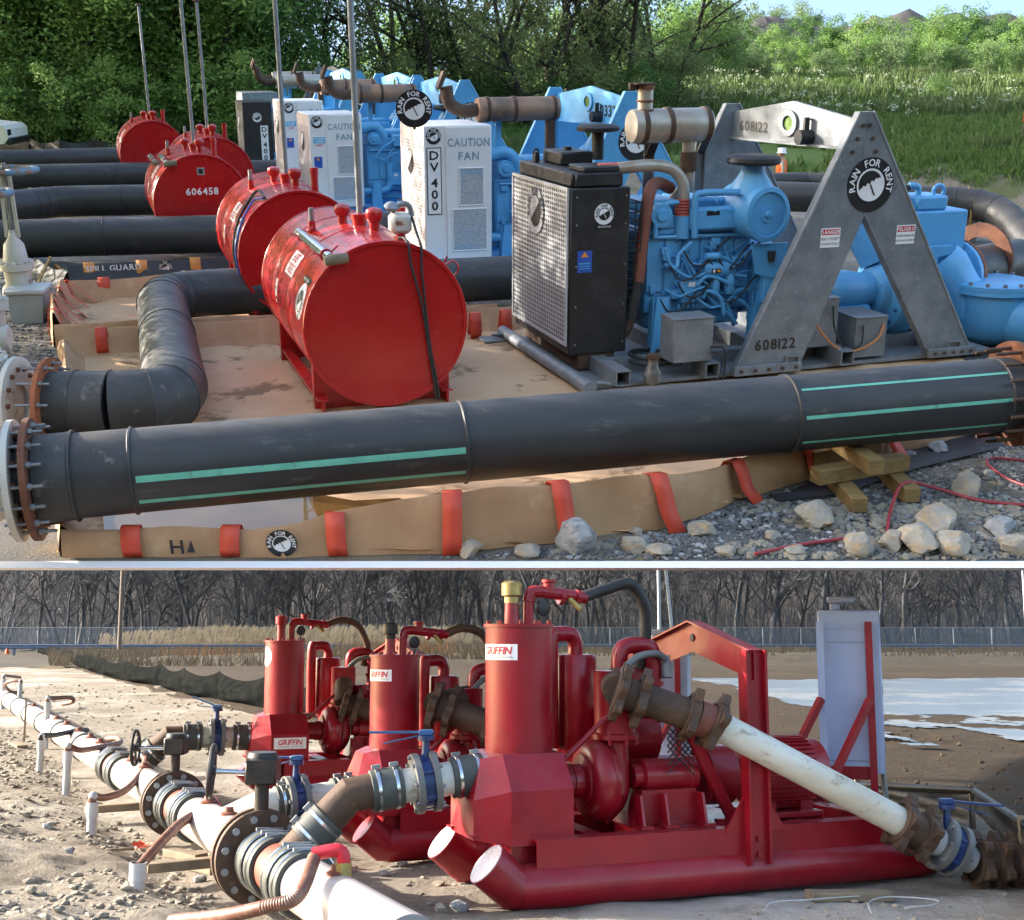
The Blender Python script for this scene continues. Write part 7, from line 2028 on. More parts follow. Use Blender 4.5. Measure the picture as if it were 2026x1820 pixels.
# ================================================================ LOWER SITE: header pipe
H0 = Vector((HX0, HY0, 0.26)); HR = 0.158
def hp(s, r=0.0, a=0.0):
    """point on the header: s along it, r out at angle a (0 right, 90 up)"""
    return H0 + HD * s + HN * (r * cos(radians(a))) + Vector((0, 0, r * sin(radians(a))))
hd = thing('header_pipe', 'long white header pipe with rubber couplings and rusty flanges running off to the left', 'pipe')
def sec(s0, s1, mt='pvc_white', R=HR, name='pipe_length'):
    return MB().cyl(hp(s0), hp(s1), R, R, 40).build(name, mt, hd)
def coupling(s0, s1, n=3, R=HR):
    prof = [(R + 0.004, 0)]
    L = s1 - s0; k = 9
    for i in range(k + 1):
        prof.append((R + 0.028 + 0.010 * (i % 2), L * i / k))
    prof.append((R + 0.004, L))
    o = MB().lathe(hp(s0), HD, prof, 40, False).build('rubber_coupling', 'coupling_rubber', hd)
    for i in range(n):
        s = s0 + L * (0.14 + 0.72 * i / max(1, n - 1))
        b = MB().lathe(hp(s - 0.012), HD, [(R + 0.039, 0), (R + 0.043, 0.002), (R + 0.043, 0.022), (R + 0.039, 0.024)], 40, False).build('band', 'chrome', o)
        MB().bar(hp(s, R + 0.055, 62), hp(s, R + 0.055, 110), 0.022, 0.02, (0, 0, 1)).build('clamp_bolt', 'steel_grey', o)
    return o
def hflange(s, R1=0.30, th=0.045, k=12, mt='rust_dark'):
    f = MB().ring(hp(s), HD, HR * 0.95, R1, th, 48).build('flange', mt, hd)
    x, y, z = basis(HD)
    for i in range(k):
        a = 2 * pi * (i + 0.5) / k; p = hp(s) + x * (R1 * 0.84 * cos(a)) + y * (R1 * 0.84 * sin(a))
        MB().cyl(p - z * 0.02, p + z * (th + 0.025), 0.024, 0.024, 8).build('bolt', 'steel_grey', f)
    return f
sec(-2.6, -0.82)
coupling(-1.02, -0.72, 3); sec(-0.74, -0.36, 'pipe_brown'); coupling(-0.44, -0.12, 3)
hflange(-0.06); hflange(0.045); sec(0.09, 1.95)
coupling(0.10, 0.26, 2)
coupling(1.86, 2.12, 3); sec(2.10, 2.50, 'pipe_brown'); coupling(2.42, 2.68, 3)
hflange(2.72, 0.27); hflange(2.81, 0.27); coupling(2.86, 3.0, 1); sec(2.86, 5.35)
coupling(5.22, 5.52, 3); sec(5.5, 5.85, 'pipe_brown'); coupling(5.80, 6.08, 3)
for i in range(9):
    a = 6.05 + 2.35 * i; sec(a, a + 2.32)
    o = MB().lathe(hp(a + 2.30), HD, [(HR, 0), (HR + 0.016, 0.01), (HR + 0.016, 0.10), (HR, 0.11)], 36, False).build('socket_ring', 'coupling_rubber', hd)
for s in (-1.55, 0.85, 1.5, 4.2, 4.9, 7.1, 7.9, 9.0, 10.3, 11.5, 13.0, 15.0):
    MB().lathe(hp(s, HR - 0.01, 90), (0, 0, 1), [(0.055, 0), (0.06, 0.02), (0.035, 0.03), (0.032, 0.06)], 14).build('tap_saddle', 'pipe_brown', hd)
for s in (1.2, 4.4):
    MB().box((-0.5, -0.05, 0), (0.5, 0.05, 0.07), 0.005, Matrix.Translation(hp(s) + Vector((0, 0, -0.26))) @ Matrix.Rotation(0.5, 4, 'Z')).build('support_block', 'timber_old', hd)

# gear-operated valves on the two flange pairs
def gear_valve(label, s, wheel_off, sc=1.0):
    b = hp(s, 0, 0); t = thing('gear_valve', label, 'valve', (b.x, b.y, b.z))
    MB().cyl((0, 0, 0.26 * sc), (0, 0, 0.44 * sc), 0.045 * sc, 0.045 * sc, 12).build('neck', 'iron_black', t)
    m = MB(); m.box((-0.09 * sc, -0.10 * sc, 0.44 * sc), (0.10 * sc, 0.10 * sc, 0.60 * sc), 0.012); m.build('gearbox', 'iron_black', t)
    m = MB(); m.cyl((0, 0, 0.60 * sc), (0, 0, 0.63 * sc), 0.095 * sc, 0.085 * sc, 18); m.build('gearbox_lid', 'iron_black', t)
    w = Vector(wheel_off); c = Vector((0, 0, 0.50 * sc))
    MB().tube([c, c + w], 0.018 * sc, 10).build('shaft', 'chrome', t)
    d = w.normalized()
    m = MB(); m.torus(c + w, d, 0.155 * sc, 0.016 * sc, 32, 8); m.cyl(c + w - d * 0.03, c + w + d * 0.03, 0.035 * sc, 0.035 * sc, 12)
    x, y, z = basis(d)
    for i in range(3):
        a = 2 * pi * i / 3 + 0.3; m.tube([c + w, c + w + (x * cos(a) + y * sin(a)) * 0.155 * sc], 0.011 * sc, 6)
    m.build('handwheel', 'black_metal', t)
    return t
gear_valve('black gear valve with handwheel on the big near flange of the header', 0.0, (-0.32, -0.05, 0.02), 1.05)
gear_valve('smaller looking black gear valve with handwheel on the second header flange', 2.78, (-0.34, -0.02, 0.0), 0.92)

# ---- suction branches from header to pumps
def clampband(parent, p, d, R):
    d = Vector(d).normalized(); b = MB().lathe(Vector(p) - d * 0.012, d, [(R, 0), (R + 0.005, 0.002), (R + 0.005, 0.022), (R, 0.024)], 32, False).build('band', 'chrome', parent)
    x, y, z = basis(d); u_ = Vector((0, 0, 1)) - d * d.z; u_.normalize()
    MB().bar(Vector(p) + u_ * (R + 0.015) - d * 0.025, Vector(p) + u_ * (R + 0.015) + d * 0.03, 0.03, 0.022).build('clamp_screw', 'steel_grey', b)
def sleeve(t, a, b, R):
    a = Vector(a); b = Vector(b); d = (b - a).normalized()
    o = MB().lathe(a, d, [(R, 0), (R + 0.016, 0.004), (R + 0.018, (b - a).length - 0.004), (R, (b - a).length)], 32, True).build('rubber_sleeve', 'coupling_rubber', t)
    clampband(o, a + d * 0.045, d, R + 0.018); clampband(o, b - d * 0.045, d, R + 0.018)
def lever_valve(t, p, d, R, lever=(1, 0, 0), lev_mt='lever_blue'):
    p = Vector(p); d = Vector(d).normalized()
    for s in (-0.075, 0.035):
        f = MB().lathe(p + d * s, d, [(R, 0), (R + 0.075, 0.0), (R + 0.075, 0.04), (R, 0.04)], 32).build('valve_flange', 'flange_grey', t)
        MB().bolts(p + d * (s if s < 0 else s + 0.04), d * (-1 if s < 0 else 1), R + 0.052, 8, 0.014, 0.018).build('flange_bolts', 'steel_grey', f)['kind'] = 'stuff'
    m = MB(); m.cyl(p - d * 0.033, p + d * 0.033, R + 0.045, R + 0.045, 28)
    x, y, z = basis(d)
    for i in range(6):
        a = 2 * pi * (i + 0.5) / 6; q = p + (x * cos(a) + y * sin(a)) * (R + 0.04); m.tube([q - d * 0.033, q + d * 0.033], 0.02, 8)
    m.build('valve_disc_body', 'valve_blue', t)
    m = MB(); m.cyl(p + Vector((0, 0, R)), p + Vector((0, 0, R + 0.17)), 0.03, 0.022, 12); m.cyl(p + Vector((0, 0, R + 0.15)), p + Vector((0, 0, R + 0.18)), 0.055, 0.055, 14); m.build('valve_neck', 'valve_blue', t)
    l = Vector(lever); q = p + Vector((0, 0, R + 0.20))
    m = MB(); m.bar(q - l.normalized() * 0.05, q + l, 0.035, 0.014); m.box((q.x - 0.045, q.y - 0.035, q.z - 0.02), (q.x + 0.045, q.y + 0.035, q.z + 0.015), 0.006); o = m.build('lever', lev_mt, t)
    MB().bar(q + l * 0.1 - Vector((0, 0, 0.02)), q + l * 0.75 - Vector((0, 0, 0.07)), 0.02, 0.008).build('trigger', lev_mt, o)

def branch(label, p0, p1, p2, R, segs, lever, pipe_mt='rust_dark', valve_at=0.52):
    """pipe rising out of the header at p0, mitred at p1, then level to the pump at p2"""
    t = thing('suction_branch', label, 'pipe', group='suction branches from the header')
    p0, p1, p2 = Vector(p0), Vector(p1), Vector(p2)
    d0 = (p1 - p0).normalized(); d1 = (p2 - p1).normalized(); L = (p2 - p1).length; L0 = (p1 - p0).length
    MB().tube([p0, p0 + d0 * (L0 * 0.6)], R, 28).build('riser_pipe', pipe_mt, t)
    if segs > 2:
        sleeve(t, p0 + d0 * (L0 * 0.30), p0 + d0 * (L0 * 0.66), R)
    MB().tube([p0 + d0 * (L0 * 0.55), p1, p1 + d1 * (L * 0.22)], R, 28).build('mitred_elbow', pipe_mt, t, 25)
    sleeve(t, p1 + d1 * (L * 0.14), p1 + d1 * (L * 0.36), R)
    MB().tube([p1 + d1 * (L * 0.30), p1 + d1 * (L * 0.78)], R * 0.94, 28).build('spool_pipe', 'pvc_scratched', t)
    lever_valve(t, p1 + d1 * (L * valve_at), d1, R, lever)
    sleeve(t, p1 + d1 * (L * 0.70), p1 + d1 * (L * 0.93), R)
    MB().tube([p1 + d1 * (L * 0.9), p2], R * 0.97, 28).build('pump_inlet', 'red_pump', t)
    return t
branch('thick suction branch with rubber sleeves and blue lever valve feeding the main pump', hp(-0.50, 0.05, 60), low_px(693, 1572, depth=7.78), low_px(975, 1526, depth=8.02), 0.112, 3, (-0.36, -0.02, 0.0))
branch('suction branch with grey flanged valve feeding the middle pump', hp(1.2, 0.05, 60), low_px(515, 1592, depth=9.0), low_px(715, 1563, depth=9.35), 0.10, 2, (-0.24, -0.05, 0.01), 'pvc_scratched', 0.34)
branch('suction branch with upright blue lever feeding the left pump', hp(5.05, 0.05, 60), low_px(335, 1458, depth=12.7), low_px(512, 1459, depth=13.0), 0.115, 3, (-0.26, 0, 0.10))

# ---- wellpoint risers: white stubs and brown hoses to the header
def riser(label, base, top, pts, hose='hose_brown', r=0.042, hr=0.032, elbow=True, rib=0.0):
    b = low_px(base[0], base[1], 0.02); dep = b.y
    tp = low_px(top[0], top[1], depth=dep)
    t = thing('wellpoint_riser', label, 'pipe', (b.x, b.y, 0), 0, 'wellpoint risers along the header')
    h = tp.z
    m = MB(); m.cyl((0, 0, -0.1), (0, 0, h), r, r, 18); o = m.build('stub_pipe', 'pvc_stub', t)
    MB().cyl((0, 0, h - 0.12), (0, 0, h), r + 0.008, r + 0.008, 18).build('socket', 'pvc_stub', o)
    if pts:
        P = [Vector((0, 0, h - 0.03)), Vector((0, 0, h + 0.05))] if elbow else [Vector((0, 0, h - 0.04))]
        n = len(pts)
        for i, (px, py, dd) in enumerate(pts):
            q = low_px(px, py, depth=dep + dd); P.append(q - Vector((b.x, b.y, 0)))
        MB().tube(P, hr, 12, smooth=7, rib=rib).build('hose', hose, t)
        e = P[1] if elbow else P[0]
        MB().sphere(e, hr * 1.25, 12, 8).build('hose_elbow', 'pvc_stub' if elbow else 'hose_brown', t)
    return t
riser('nearest short white well stub with a brown hose rising to the header', (272, 1748), (274, 1706), [(320, 1665, 0.3), (360, 1627, 0.7), (405, 1602, 1.2), (430, 1592, 1.5)], elbow=False, r=0.05, hr=0.036)
riser('white well stub in a small pit with a brown hose curving up to the header', (181, 1642), (176, 1587), [(205, 1578, 0.1), (245, 1565, 0.4), (275, 1535, 0.9), (288, 1505, 1.5), (284, 1497, 1.6)])
riser('white well stub with a long brown hose bending back over the white pipe', (131, 1562), (124, 1486), [(160, 1484, 0.1), (200, 1478, 0.5), (236, 1470, 1.0), (232, 1461, 1.4), (212, 1462, 1.6)])
riser('white well stub with a dark straight hose across the pipe', (79, 1520), (77, 1464), [(110, 1454, 0.3), (150, 1446, 0.9), (172, 1444, 1.5)], 'black_rubber')
riser('tall white well stub with a brown hose loop on top', (90, 1472), (86, 1388), [(108, 1381, 0.1), (140, 1380, 0.4), (144, 1388, 0.6), (125, 1393, 0.8)])
riser('second tall white well stub from the left with a brown hose loop', (37, 1412), (33, 1352), [(20, 1348, 0.1), (10, 1356, 0.5), (22, 1368, 0.8), (45, 1370, 1.2)])
riser('white well stub cut by the left edge', (4, 1402), (3, 1342), [(15, 1337, 0.2), (40, 1340, 1.0)])
t = thing('marker_stake', 'thin weathered wooden stake left of the header pipe', 'stake', low_px(48, 1460, 0.0))
MB().box((-0.012, -0.012, -0.1), (0.012, 0.012, 0.62)).build('stake_shaft', 'timber_old', t)
# ribbed hose in the foreground
t = thing('suction_hose', 'ribbed brown hose in the foreground joining the white header by a red fitting', 'hose')
s_ = hp(-1.55, HR + 0.03, 90)
s_.z -= 0.03
P = [low_px(340, 1822, depth=7.0), low_px(440, 1812, depth=6.6), low_px(530, 1793, depth=6.45), low_px(590, 1772, depth=6.45), s_ + Vector((-0.12, 0, 0.09))]
MB().tube(spline(P, 26), 0.036, 14, rib=0.05).build('ribbed_hose', 'hose_brown', t)
MB().tube([s_ + Vector((-0.13, 0, 0.10)), s_ + Vector((-0.02, 0, 0.12)), s_ + Vector((0.03, 0, 0.10)), s_ + Vector((0.03, 0, -0.02))], 0.036, 14, smooth=4).build('hose_fitting', 'decal_red', t)
MB().cyl(s_ + Vector((0.03, 0, -0.03)), s_ + Vector((0.03, 0, 0.06)), 0.055, 0.05, 6).build('brass_nut', 'brass', t)

# ================================================================ LOWER SITE: red dewatering pumps
PB_ROT = radians(21)
def griffin_decal(t, mp, w, clip=None, full=True):
    it = [('rect', 0, 0, w, w * 0.34, 'decal_white'), ('text', 'GRIFFIN' if full else 'GRIFFIN', 0, w * 0.035, w * 0.225, 'decal_red', {'bold': 1, 'shear': 0.22, 'sx': 0.98, 'gap': 0.06}), ('text', 'DEWATERING CORPORATION', 0, -w * 0.105, w * 0.062, 'decal_grey', {'gap': 0.05})]
    return decal(t, 'maker_sticker', mp, it)

def grooved_coupling(t, p, d, R, lugs=6, mt='rust_dark'):
    """cast ring with ears, as on quick-couple pipe"""
    p = Vector(p); d = Vector(d).normalized(); x, y, z = basis(d)
    o = MB().lathe(p - d * 0.04, d, [(R, 0), (R + 0.028, 0.008), (R + 0.030, 0.07), (R, 0.08)], 30, False).build('coupling_ring', mt, t)
    for i in range(lugs):
        a = 2 * pi * (i + 0.3) / lugs; c = p + (x * cos(a) + y * sin(a)) * (R + 0.02); tg = (-x * sin(a) + y * cos(a)); rd_ = (x * cos(a) + y * sin(a))
        m = MB(); m.prism([(-0.06, 0), (0.06, 0), (0.028, 0.055), (0.0, 0.068), (-0.028, 0.055)], d * 0.05, c - d * 0.025, tg, rd_); m.build('ear', mt, o, 30)
    return o

def dewatering_pump(label, org, rz, sc, main=False, cabinet=False, top='brass', front_badge=False, tank_badge=True, mtop=1.73):
    t = thing('dewatering_pump', label, 'pump', org, rz, 'red dewatering pumps')
    t.scale = (sc, sc, sc)
    RP = 'red_pump'
    # runners with upturned ends
    for y in (0.14, 1.02):
        m = MB(); m.tube([(0.10, y, 0.145), (3.10, y, 0.145)], 0.14, 28); o = m.build('runner', RP, t)
        m = MB(); m.tube([(0.16, y, 0.145), (0.08, y, 0.145), (-0.10, y, 0.30)], 0.1395, 28); m.build('runner_nose', RP, o, 25)
        e = Vector((-0.10, y, 0.30)); dn = Vector((-0.18, 0, 0.155)).normalized()
        MB().cyl(e, e + dn * 0.006, 0.134, 0.134, 28).build('nose_plate', 'nose_sun_pale' if main else RP, o)  # main pump: sun highlight on the plate is put into its colour
        m = MB(); m.tube([(3.08, y, 0.145), (3.16, y, 0.145), (3.34, y, 0.25)], 0.1395, 28); m.build('runner_nose', RP, o, 25)
        m = MB(); m.prism([(0.06, 0.25), (0.24, 0.25), (0.24, 0.40), (0.10, 0.42)], (0, 0.015, 0), (0, y + 0.05, 0)); m.build('tow_lug', RP, t, 20)
    # frame beams
    for y0, y1 in ((0.06, 0.20), (0.96, 1.10)):
        m = MB(); m.box((0.20, y0, 0.26), (2.95, y0 + 0.012, 0.43)); m.box((0.20, y0 + 0.012, 0.418), (2.95, y1, 0.43)); m.box((0.20, y0 + 0.012, 0.26), (2.95, y1, 0.272)); m.build('side_beam', RP, t, 20)
    for x in (0.20, 0.62, 1.15, 1.62, 2.15, 2.80):
        m = MB(); m.box((x, 0.21, 0.30), (x + 0.12, 0.95, 0.42), 0.006); m.build('cross_member', RP, t)
    m = MB(); m.box((0.195, 0.19, 0.20), (0.21, 0.97, 0.42)); m.build('end_plate', RP, t)
    m = MB(); m.box((1.0, 0.22, 0.421), (1.95, 0.94, 0.433)); m.build('deck_plate', RP, t)
    # suction chamber: box with a sloped shoulder
    ya, yb = 0.13, 0.86
    prof = [(ya, 0.39), (yb, 0.39), (yb, 0.72), (yb - 0.14, 0.93), (ya + 0.16, 0.93), (ya, 0.72)]
    m = MB(); m.prism(prof, (0.42, 0, 0), (0.06, 0, 0), (0, 1, 0), (0, 0, 1)); ch = m.build('suction_chamber', RP, t, 20)
    # chamfered nose toward the header
    m = MB()
    m.add([(0.06, ya, 0.39), (0.06, yb, 0.39), (0.06, yb, 0.72), (0.06, yb - 0.14, 0.93), (0.06, ya + 0.16, 0.93), (0.06, ya, 0.72),
           (-0.14, ya + 0.14, 0.42), (-0.14, yb - 0.14, 0.42), (-0.14, yb - 0.14, 0.66), (-0.06, yb - 0.22, 0.90), (-0.06, ya + 0.24, 0.90), (-0.14, ya + 0.14, 0.66)],
          [(0, 6, 7, 1), (1, 7, 8, 2), (2, 8, 9, 3), (3, 9, 10, 4), (4, 10, 11, 5), (5, 11, 6, 0), (6, 11, 10, 9, 8, 7)])
    m.build('chamber_nose', RP, ch, 20)
    for yy, zz in ((0.30, 0.44), (0.70, 0.44)):
        m = MB(); m.box((-0.16, yy - 0.05, zz), (-0.02, yy + 0.05, zz + 0.012)); m.box((-0.11, yy - 0.012, zz + 0.012), (-0.08, yy + 0.012, zz + 0.10)); m.build('cleat', RP, ch, 20)
    # separator tank
    cx, cy = 0.26, 0.52
    m = MB(); m.lathe((cx, cy, 0.925), (0, 0, 1), [(0.222, 0), (0.222, mtop - 0.925)], 44); tk = m.build('separator_tank', RP, t)
    m = MB(); m.lathe((cx, cy, mtop), (0, 0, 1), [(0.235, 0), (0.235, 0.022), (0.0, 0.024)], 44, False); lid = m.build('tank_lid', RP, t)
    for i in range(10):
        a = 2 * pi * i / 10; MB().cyl((cx + 0.215 * cos(a), cy + 0.215 * sin(a), mtop + 0.02), (cx + 0.215 * cos(a), cy + 0.215 * sin(a), mtop + 0.045), 0.011, 0.011, 6).build('bolt', RP, lid)
    bx_, by_, bz_ = basis((0, 0, 1))
    def tang(deg):
        v = Vector((cos(radians(deg)), sin(radians(deg)), 0)); return atan2(v.dot(by_), v.dot(bx_))
    if tank_badge:
        mp = cyl_map((cx, cy, mtop - 0.16), (0, 0, 1), 0.222, tang(-152), 1)
        griffin_decal(t, mp, 0.30)
    if front_badge:
        griffin_decal(t, plane_map((0.27, ya - 0.001, 0.62), (1, 0, 0), (0, 0, 1)), 0.36)
        decal(t, 'round_sticker', cyl_map((cx, cy, mtop - 0.16), (0, 0, 1), 0.222, tang(-170), 1), [('disc', 0, 0, 0.11, 'decal_white'), ('text', 'GRIFFIN', 0, 0, 0.05, 'decal_red', {'bold': 1})])
    # fittings on the lid
    m = MB(); m.cyl((cx - 0.05, cy, mtop + 0.02), (cx - 0.05, cy, mtop + 0.16), 0.050, 0.045, 16); m.build('relief_riser', RP, t)
    m = MB(); m.lathe((cx - 0.05, cy, mtop + 0.16), (0, 0, 1), [(0.05, 0), (0.05, 0.04), (0.068, 0.05), (0.068, 0.13), (0.05, 0.145), (0, 0.15)], 18); m.build('relief_valve', {'brass': 'brass', 'red': RP, 'dark': 'iron_black'}[top], t)
    m = MB(); m.tube([(cx + 0.07, cy, mtop + 0.02), (cx + 0.07, cy, mtop + 0.17)], 0.036, 12); m.tube([(cx + 0.07, cy, mtop + 0.17), (cx + 0.09, cy, mtop + 0.23), (cx + 0.16, cy, mtop + 0.24)], 0.042, 12, smooth=5)
    m.tube([(cx + 0.15, cy, mtop + 0.24), (cx + 0.50, cy + 0.02, mtop + 0.20)], 0.040, 12); m.lathe((cx + 0.22, cy, mtop + 0.235), (0, 0, 1), [(0.04, 0), (0.04, 0.06), (0.05, 0.065), (0.05, 0.085)], 10)
    for k in (0.30, 0.42): m.cyl((cx + k, cy + 0.01, mtop + 0.225 - 0.02), (cx + k + 0.03, cy + 0.01, mtop + 0.22 - 0.02), 0.052, 0.052, 8)
    m.build('vacuum_pipework', RP, t)
    m = MB(); m.cyl((cx + 0.36, cy, mtop + 0.20), (cx + 0.43, cy - 0.05, mtop + 0.12), 0.02, 0.02, 8); m.build('vacuum_breaker', 'brass', t)
    if main or True:
        m = MB(); m.tube([(cx + 0.47, cy + 0.02, mtop + 0.20), (cx + 0.66, cy + 0.04, mtop + 0.26), (cx + 0.86, cy + 0.06, mtop + 0.30 if main else mtop + 0.2), (cx + 0.98, cy + 0.08, mtop + 0.14 if main else mtop), (cx + 1.0, cy + 0.12, mtop - 0.10), (cx + 0.97, cy + 0.16, mtop - 0.28)], 0.040, 12, smooth=7); m.build('vacuum_hose', 'black_rubber' if main else 'rust_dark', t)
    m = MB(); m.cyl((cx + 0.17, cy - 0.02, mtop + 0.02), (cx + 0.17, cy - 0.02, mtop + 0.07), 0.012, 0.012, 8); m.lathe((cx + 0.17, cy + 0.02, mtop + 0.13), (0.3, -1, 0), [(0.05, 0), (0.055, 0.01), (0.055, 0.035), (0.045, 0.04)], 18); m.build('vacuum_gauge', 'black_metal', t)
    # second cylinder with goose-neck
    m = MB(); m.lathe((0.86, 0.95, 0.80), (0, 0, 1), [(0.08, 0), (0.15, 0.10), (0.15, 0.72), (0.14, 0.74), (0, 0.75)], 32); m.build('scrubber_tank', RP, t)
    m = MB(); m.tube([(0.86, 0.95, 1.54), (0.86, 0.95, 1.62), (0.82, 0.94, 1.68), (0.70, 0.92, 1.68), (0.65, 0.90, 1.62), (0.65, 0.90, 0.9)], 0.055, 14, smooth=5); m.build('goose_neck', RP, t)
    # vacuum pump riser loop behind
    m = MB(); m.tube([(1.05, 0.62, 1.30), (1.05, 0.62, 1.52), (1.10, 0.62, 1.60), (1.26, 0.62, 1.60), (1.31, 0.62, 1.52), (1.31, 0.62, 1.25)], 0.058, 14, smooth=5); m.build('crossover_bend', RP, t)
    for q in ((1.05, 1.33), (1.31, 1.33)):
        MB().cyl((q[0], 0.62, q[1]), (q[0], 0.62, q[1] + 0.03), 0.075, 0.075, 14).build('union', RP, t)
    m = MB(); m.lathe((1.38, 0.55, 1.38), (0, 0, 1), [(0.03, 0), (0.042, 0.01), (0.042, 0.10), (0.03, 0.11), (0.02, 0.16)], 12); m.build('oil_cup', 'steel_grey', t)
    m = MB(); m.tube([(0.96, 0.45, 1.40), (1.10, 0.48, 1.52), (1.28, 0.52, 1.55), (1.38, 0.55, 1.50)], 0.026, 10, smooth=5); m.build('seal_hose', 'flange_grey', t)
    # discharge column and volute
    m = MB(); m.lathe((0.94, 0.48, 0.97), (0, 0, 1), [(0.13, 0), (0.16, 0.02), (0.16, 0.05), (0.14, 0.06), (0.14, 0.46), (0.145, 0.47), (0.0, 0.48)], 32); col = m.build('discharge_column', RP, t)
    MB().bolts((0.94, 0.48, 0.955), (0, 0, 1), 0.145, 8, 0.014, 0.08).build('flange_bolts', RP, col)['kind'] = 'stuff'
    m = MB(); m.tube([(0.94, 0.48, 0.98), (0.94, 0.48, 0.70), (0.90, 0.48, 0.60), (0.80, 0.5, 0.52)], [0.085, 0.085, 0.10, 0.12], 18, smooth=6); m.build('volute_neck', RP, t)
    m = MB(); m.lathe((0.62, 0.50, 0.72), (1, 0, 0), [(0.11, 0), (0.11, 0.06), (0.17, 0.07), (0.17, 0.10), (0.24, 0.12), (0.27, 0.18), (0.25, 0.26), (0.16, 0.30)], 32); m.torus((0.80, 0.50, 0.72), (1, 0, 0), 0.18, 0.095, 30, 12); vol = m.build('pump_volute', RP, t)
    MB().bolts((0.70, 0.50, 0.72), (1, 0, 0), 0.145, 8, 0.013, 0.05).build('volute_bolts', RP, vol)['kind'] = 'stuff'
    m = MB(); m.cyl((0.46, 0.50, 0.72), (0.66, 0.50, 0.72), 0.10, 0.10, 24); m.build('suction_spool', RP, t)
    # bearing frame and pedestal
    m = MB(); m.lathe((1.04, 0.45, 0.74), (1, 0, 0), [(0.08, 0), (0.08, 0.06), (0.115, 0.07), (0.115, 0.40), (0.125, 0.41), (0.125, 0.46), (0.07, 0.47)], 28); m.build('bearing_housing', RP, t)
    m = MB(); m.prism([(0.98, 0.434), (1.52, 0.434), (1.46, 0.66), (1.06, 0.66)], (0, 0.30, 0), (0, 0.32, 0)); ped = m.build('pedestal', RP, t, 25)
    for xx in (1.0, 1.18, 1.46):
        m = MB(); m.prism([(0, 0.434), (0.14, 0.434), (0.14, 0.64), (0.05, 0.64)], (0.018, 0, 0), (xx, 0.19, 0), (0, 1, 0), (0, 0, 1)); m.box((xx - 0.03, 0.16, 0.434), (xx + 0.06, 0.32, 0.45)); m.build('pedestal_rib', RP, ped, 20)
    # belt / coupling guard with expanded metal
    m = MB(); m.bar((1.40, 0.30, 1.05), (1.72, 0.30, 0.46), 0.05, 0.07, (1, 0, 0)); m.bar((1.72, 0.30, 0.44), (1.60, 0.30, 0.44), 0.05, 0.03); m.build('guard_strut', RP, t)
    m = MB(); m.cyl((1.60, 0.50, 0.72), (1.80, 0.50, 0.72), 0.20, 0.20, 28); m.build('coupling_guard', RP, t)
    m = MB()
    for i in range(-6, 18):
        for s in (-1, 1):
            a = Vector((1.24, 0.30, 0.72 + 0.045 * i)); b = a + Vector((0.20, 0, 0.20 * s))
            za = max(0.74, min(1.22, a.z)); zc = max(0.74, min(1.22, b.z))
            if abs(za - a.z) < 0.001 and abs(zc - b.z) < 0.001: m.tube([a, b], 0.005, 4)
    m.build('guard_mesh', 'black_metal', t)['kind'] = 'stuff'
    # vacuum pump block behind
    m = MB(); m.lathe((1.0, 0.80, 0.98), (1, 0, 0), [(0.16, 0), (0.20, 0.02), (0.20, 0.36), (0.16, 0.38)], 28); m.box((1.02, 0.66, 0.43), (1.36, 0.94, 0.84), 0.02); m.build('vacuum_pump', RP, t)
    m = MB(); m.tube([(1.06, 0.40, 1.18), (1.22, 0.42, 1.18), (1.30, 0.5, 1.14)], 0.06, 12); m.box((1.12, 0.34, 1.12), (1.20, 0.48, 1.24), 0.01); m.build('check_valve', RP, t)
    m = MB(); m.tube([(0.93, 0.34, 1.18), (0.80, 0.36, 1.12), (0.60, 0.38, 0.94), (0.52, 0.40, 0.86)], 0.018, 10, smooth=3); m.build('recirculation_line', RP, t)
    # motor
    m = MB(); m.lathe((1.92, 0.50, 0.72), (1, 0, 0), [(0.10, 0), (0.22, 0.03), (0.23, 0.06), (0.23, 0.50), (0.22, 0.52), (0.22, 0.60), (0.10, 0.66), (0, 0.66)], 32); mo = m.build('motor', RP, t)
    for i in range(40):
        a = 2 * pi * i / 40; c0 = Vector((0, cos(a), sin(a)))
        MB().bar(Vector((1.99, 0.50, 0.72)) + c0 * 0.235, Vector((2.41, 0.50, 0.72)) + c0 * 0.235, 0.008, 0.03, c0).build('cooling_fin', RP, mo, 0)
    m = MB(); m.box((1.95, 0.28, 0.434), (2.45, 0.72, 0.47), 0.005); m.box((2.0, 0.34, 0.47), (2.1, 0.66, 0.55)); m.box((2.3, 0.34, 0.47), (2.4, 0.66, 0.55)); m.build('motor_base', RP, t, 20)
    # lifting frame across the skid
    for y, xo in ((-0.02, 0.0), (1.12, -0.26)):
        m = MB(); m.box((1.665 + xo, y, 0.20), (1.683 + xo, y + 0.10, 1.58)); m.box((1.683 + xo, y + 0.04, 0.20), (1.812 + xo, y + 0.058, 1.58)); m.box((1.812 + xo, y, 0.20), (1.83 + xo, y + 0.10, 1.58)); po = m.build('frame_post', RP, t, 20)
        for zz in (0.26, 0.36): MB().cyl((1.75 + xo, y + 0.042, zz), (1.75 + xo, y + 0.02, zz), 0.02, 0.02, 6).build('bolt', RP, po)
        m = MB(); m.prism([(1.83 + xo, 0.40), (1.99 + xo, 0.40), (1.83 + xo, 0.62)], (0, 0.02, 0), (0, y + 0.07, 0)); m.build('gusset', RP, po, 20); m = MB(); m.prism([(1.665 + xo, 0.40), (1.52 + xo, 0.40), (1.665 + xo, 0.62)], (0, 0.02, 0), (0, y + 0.07, 0)); m.build('gusset', RP, po, 20)
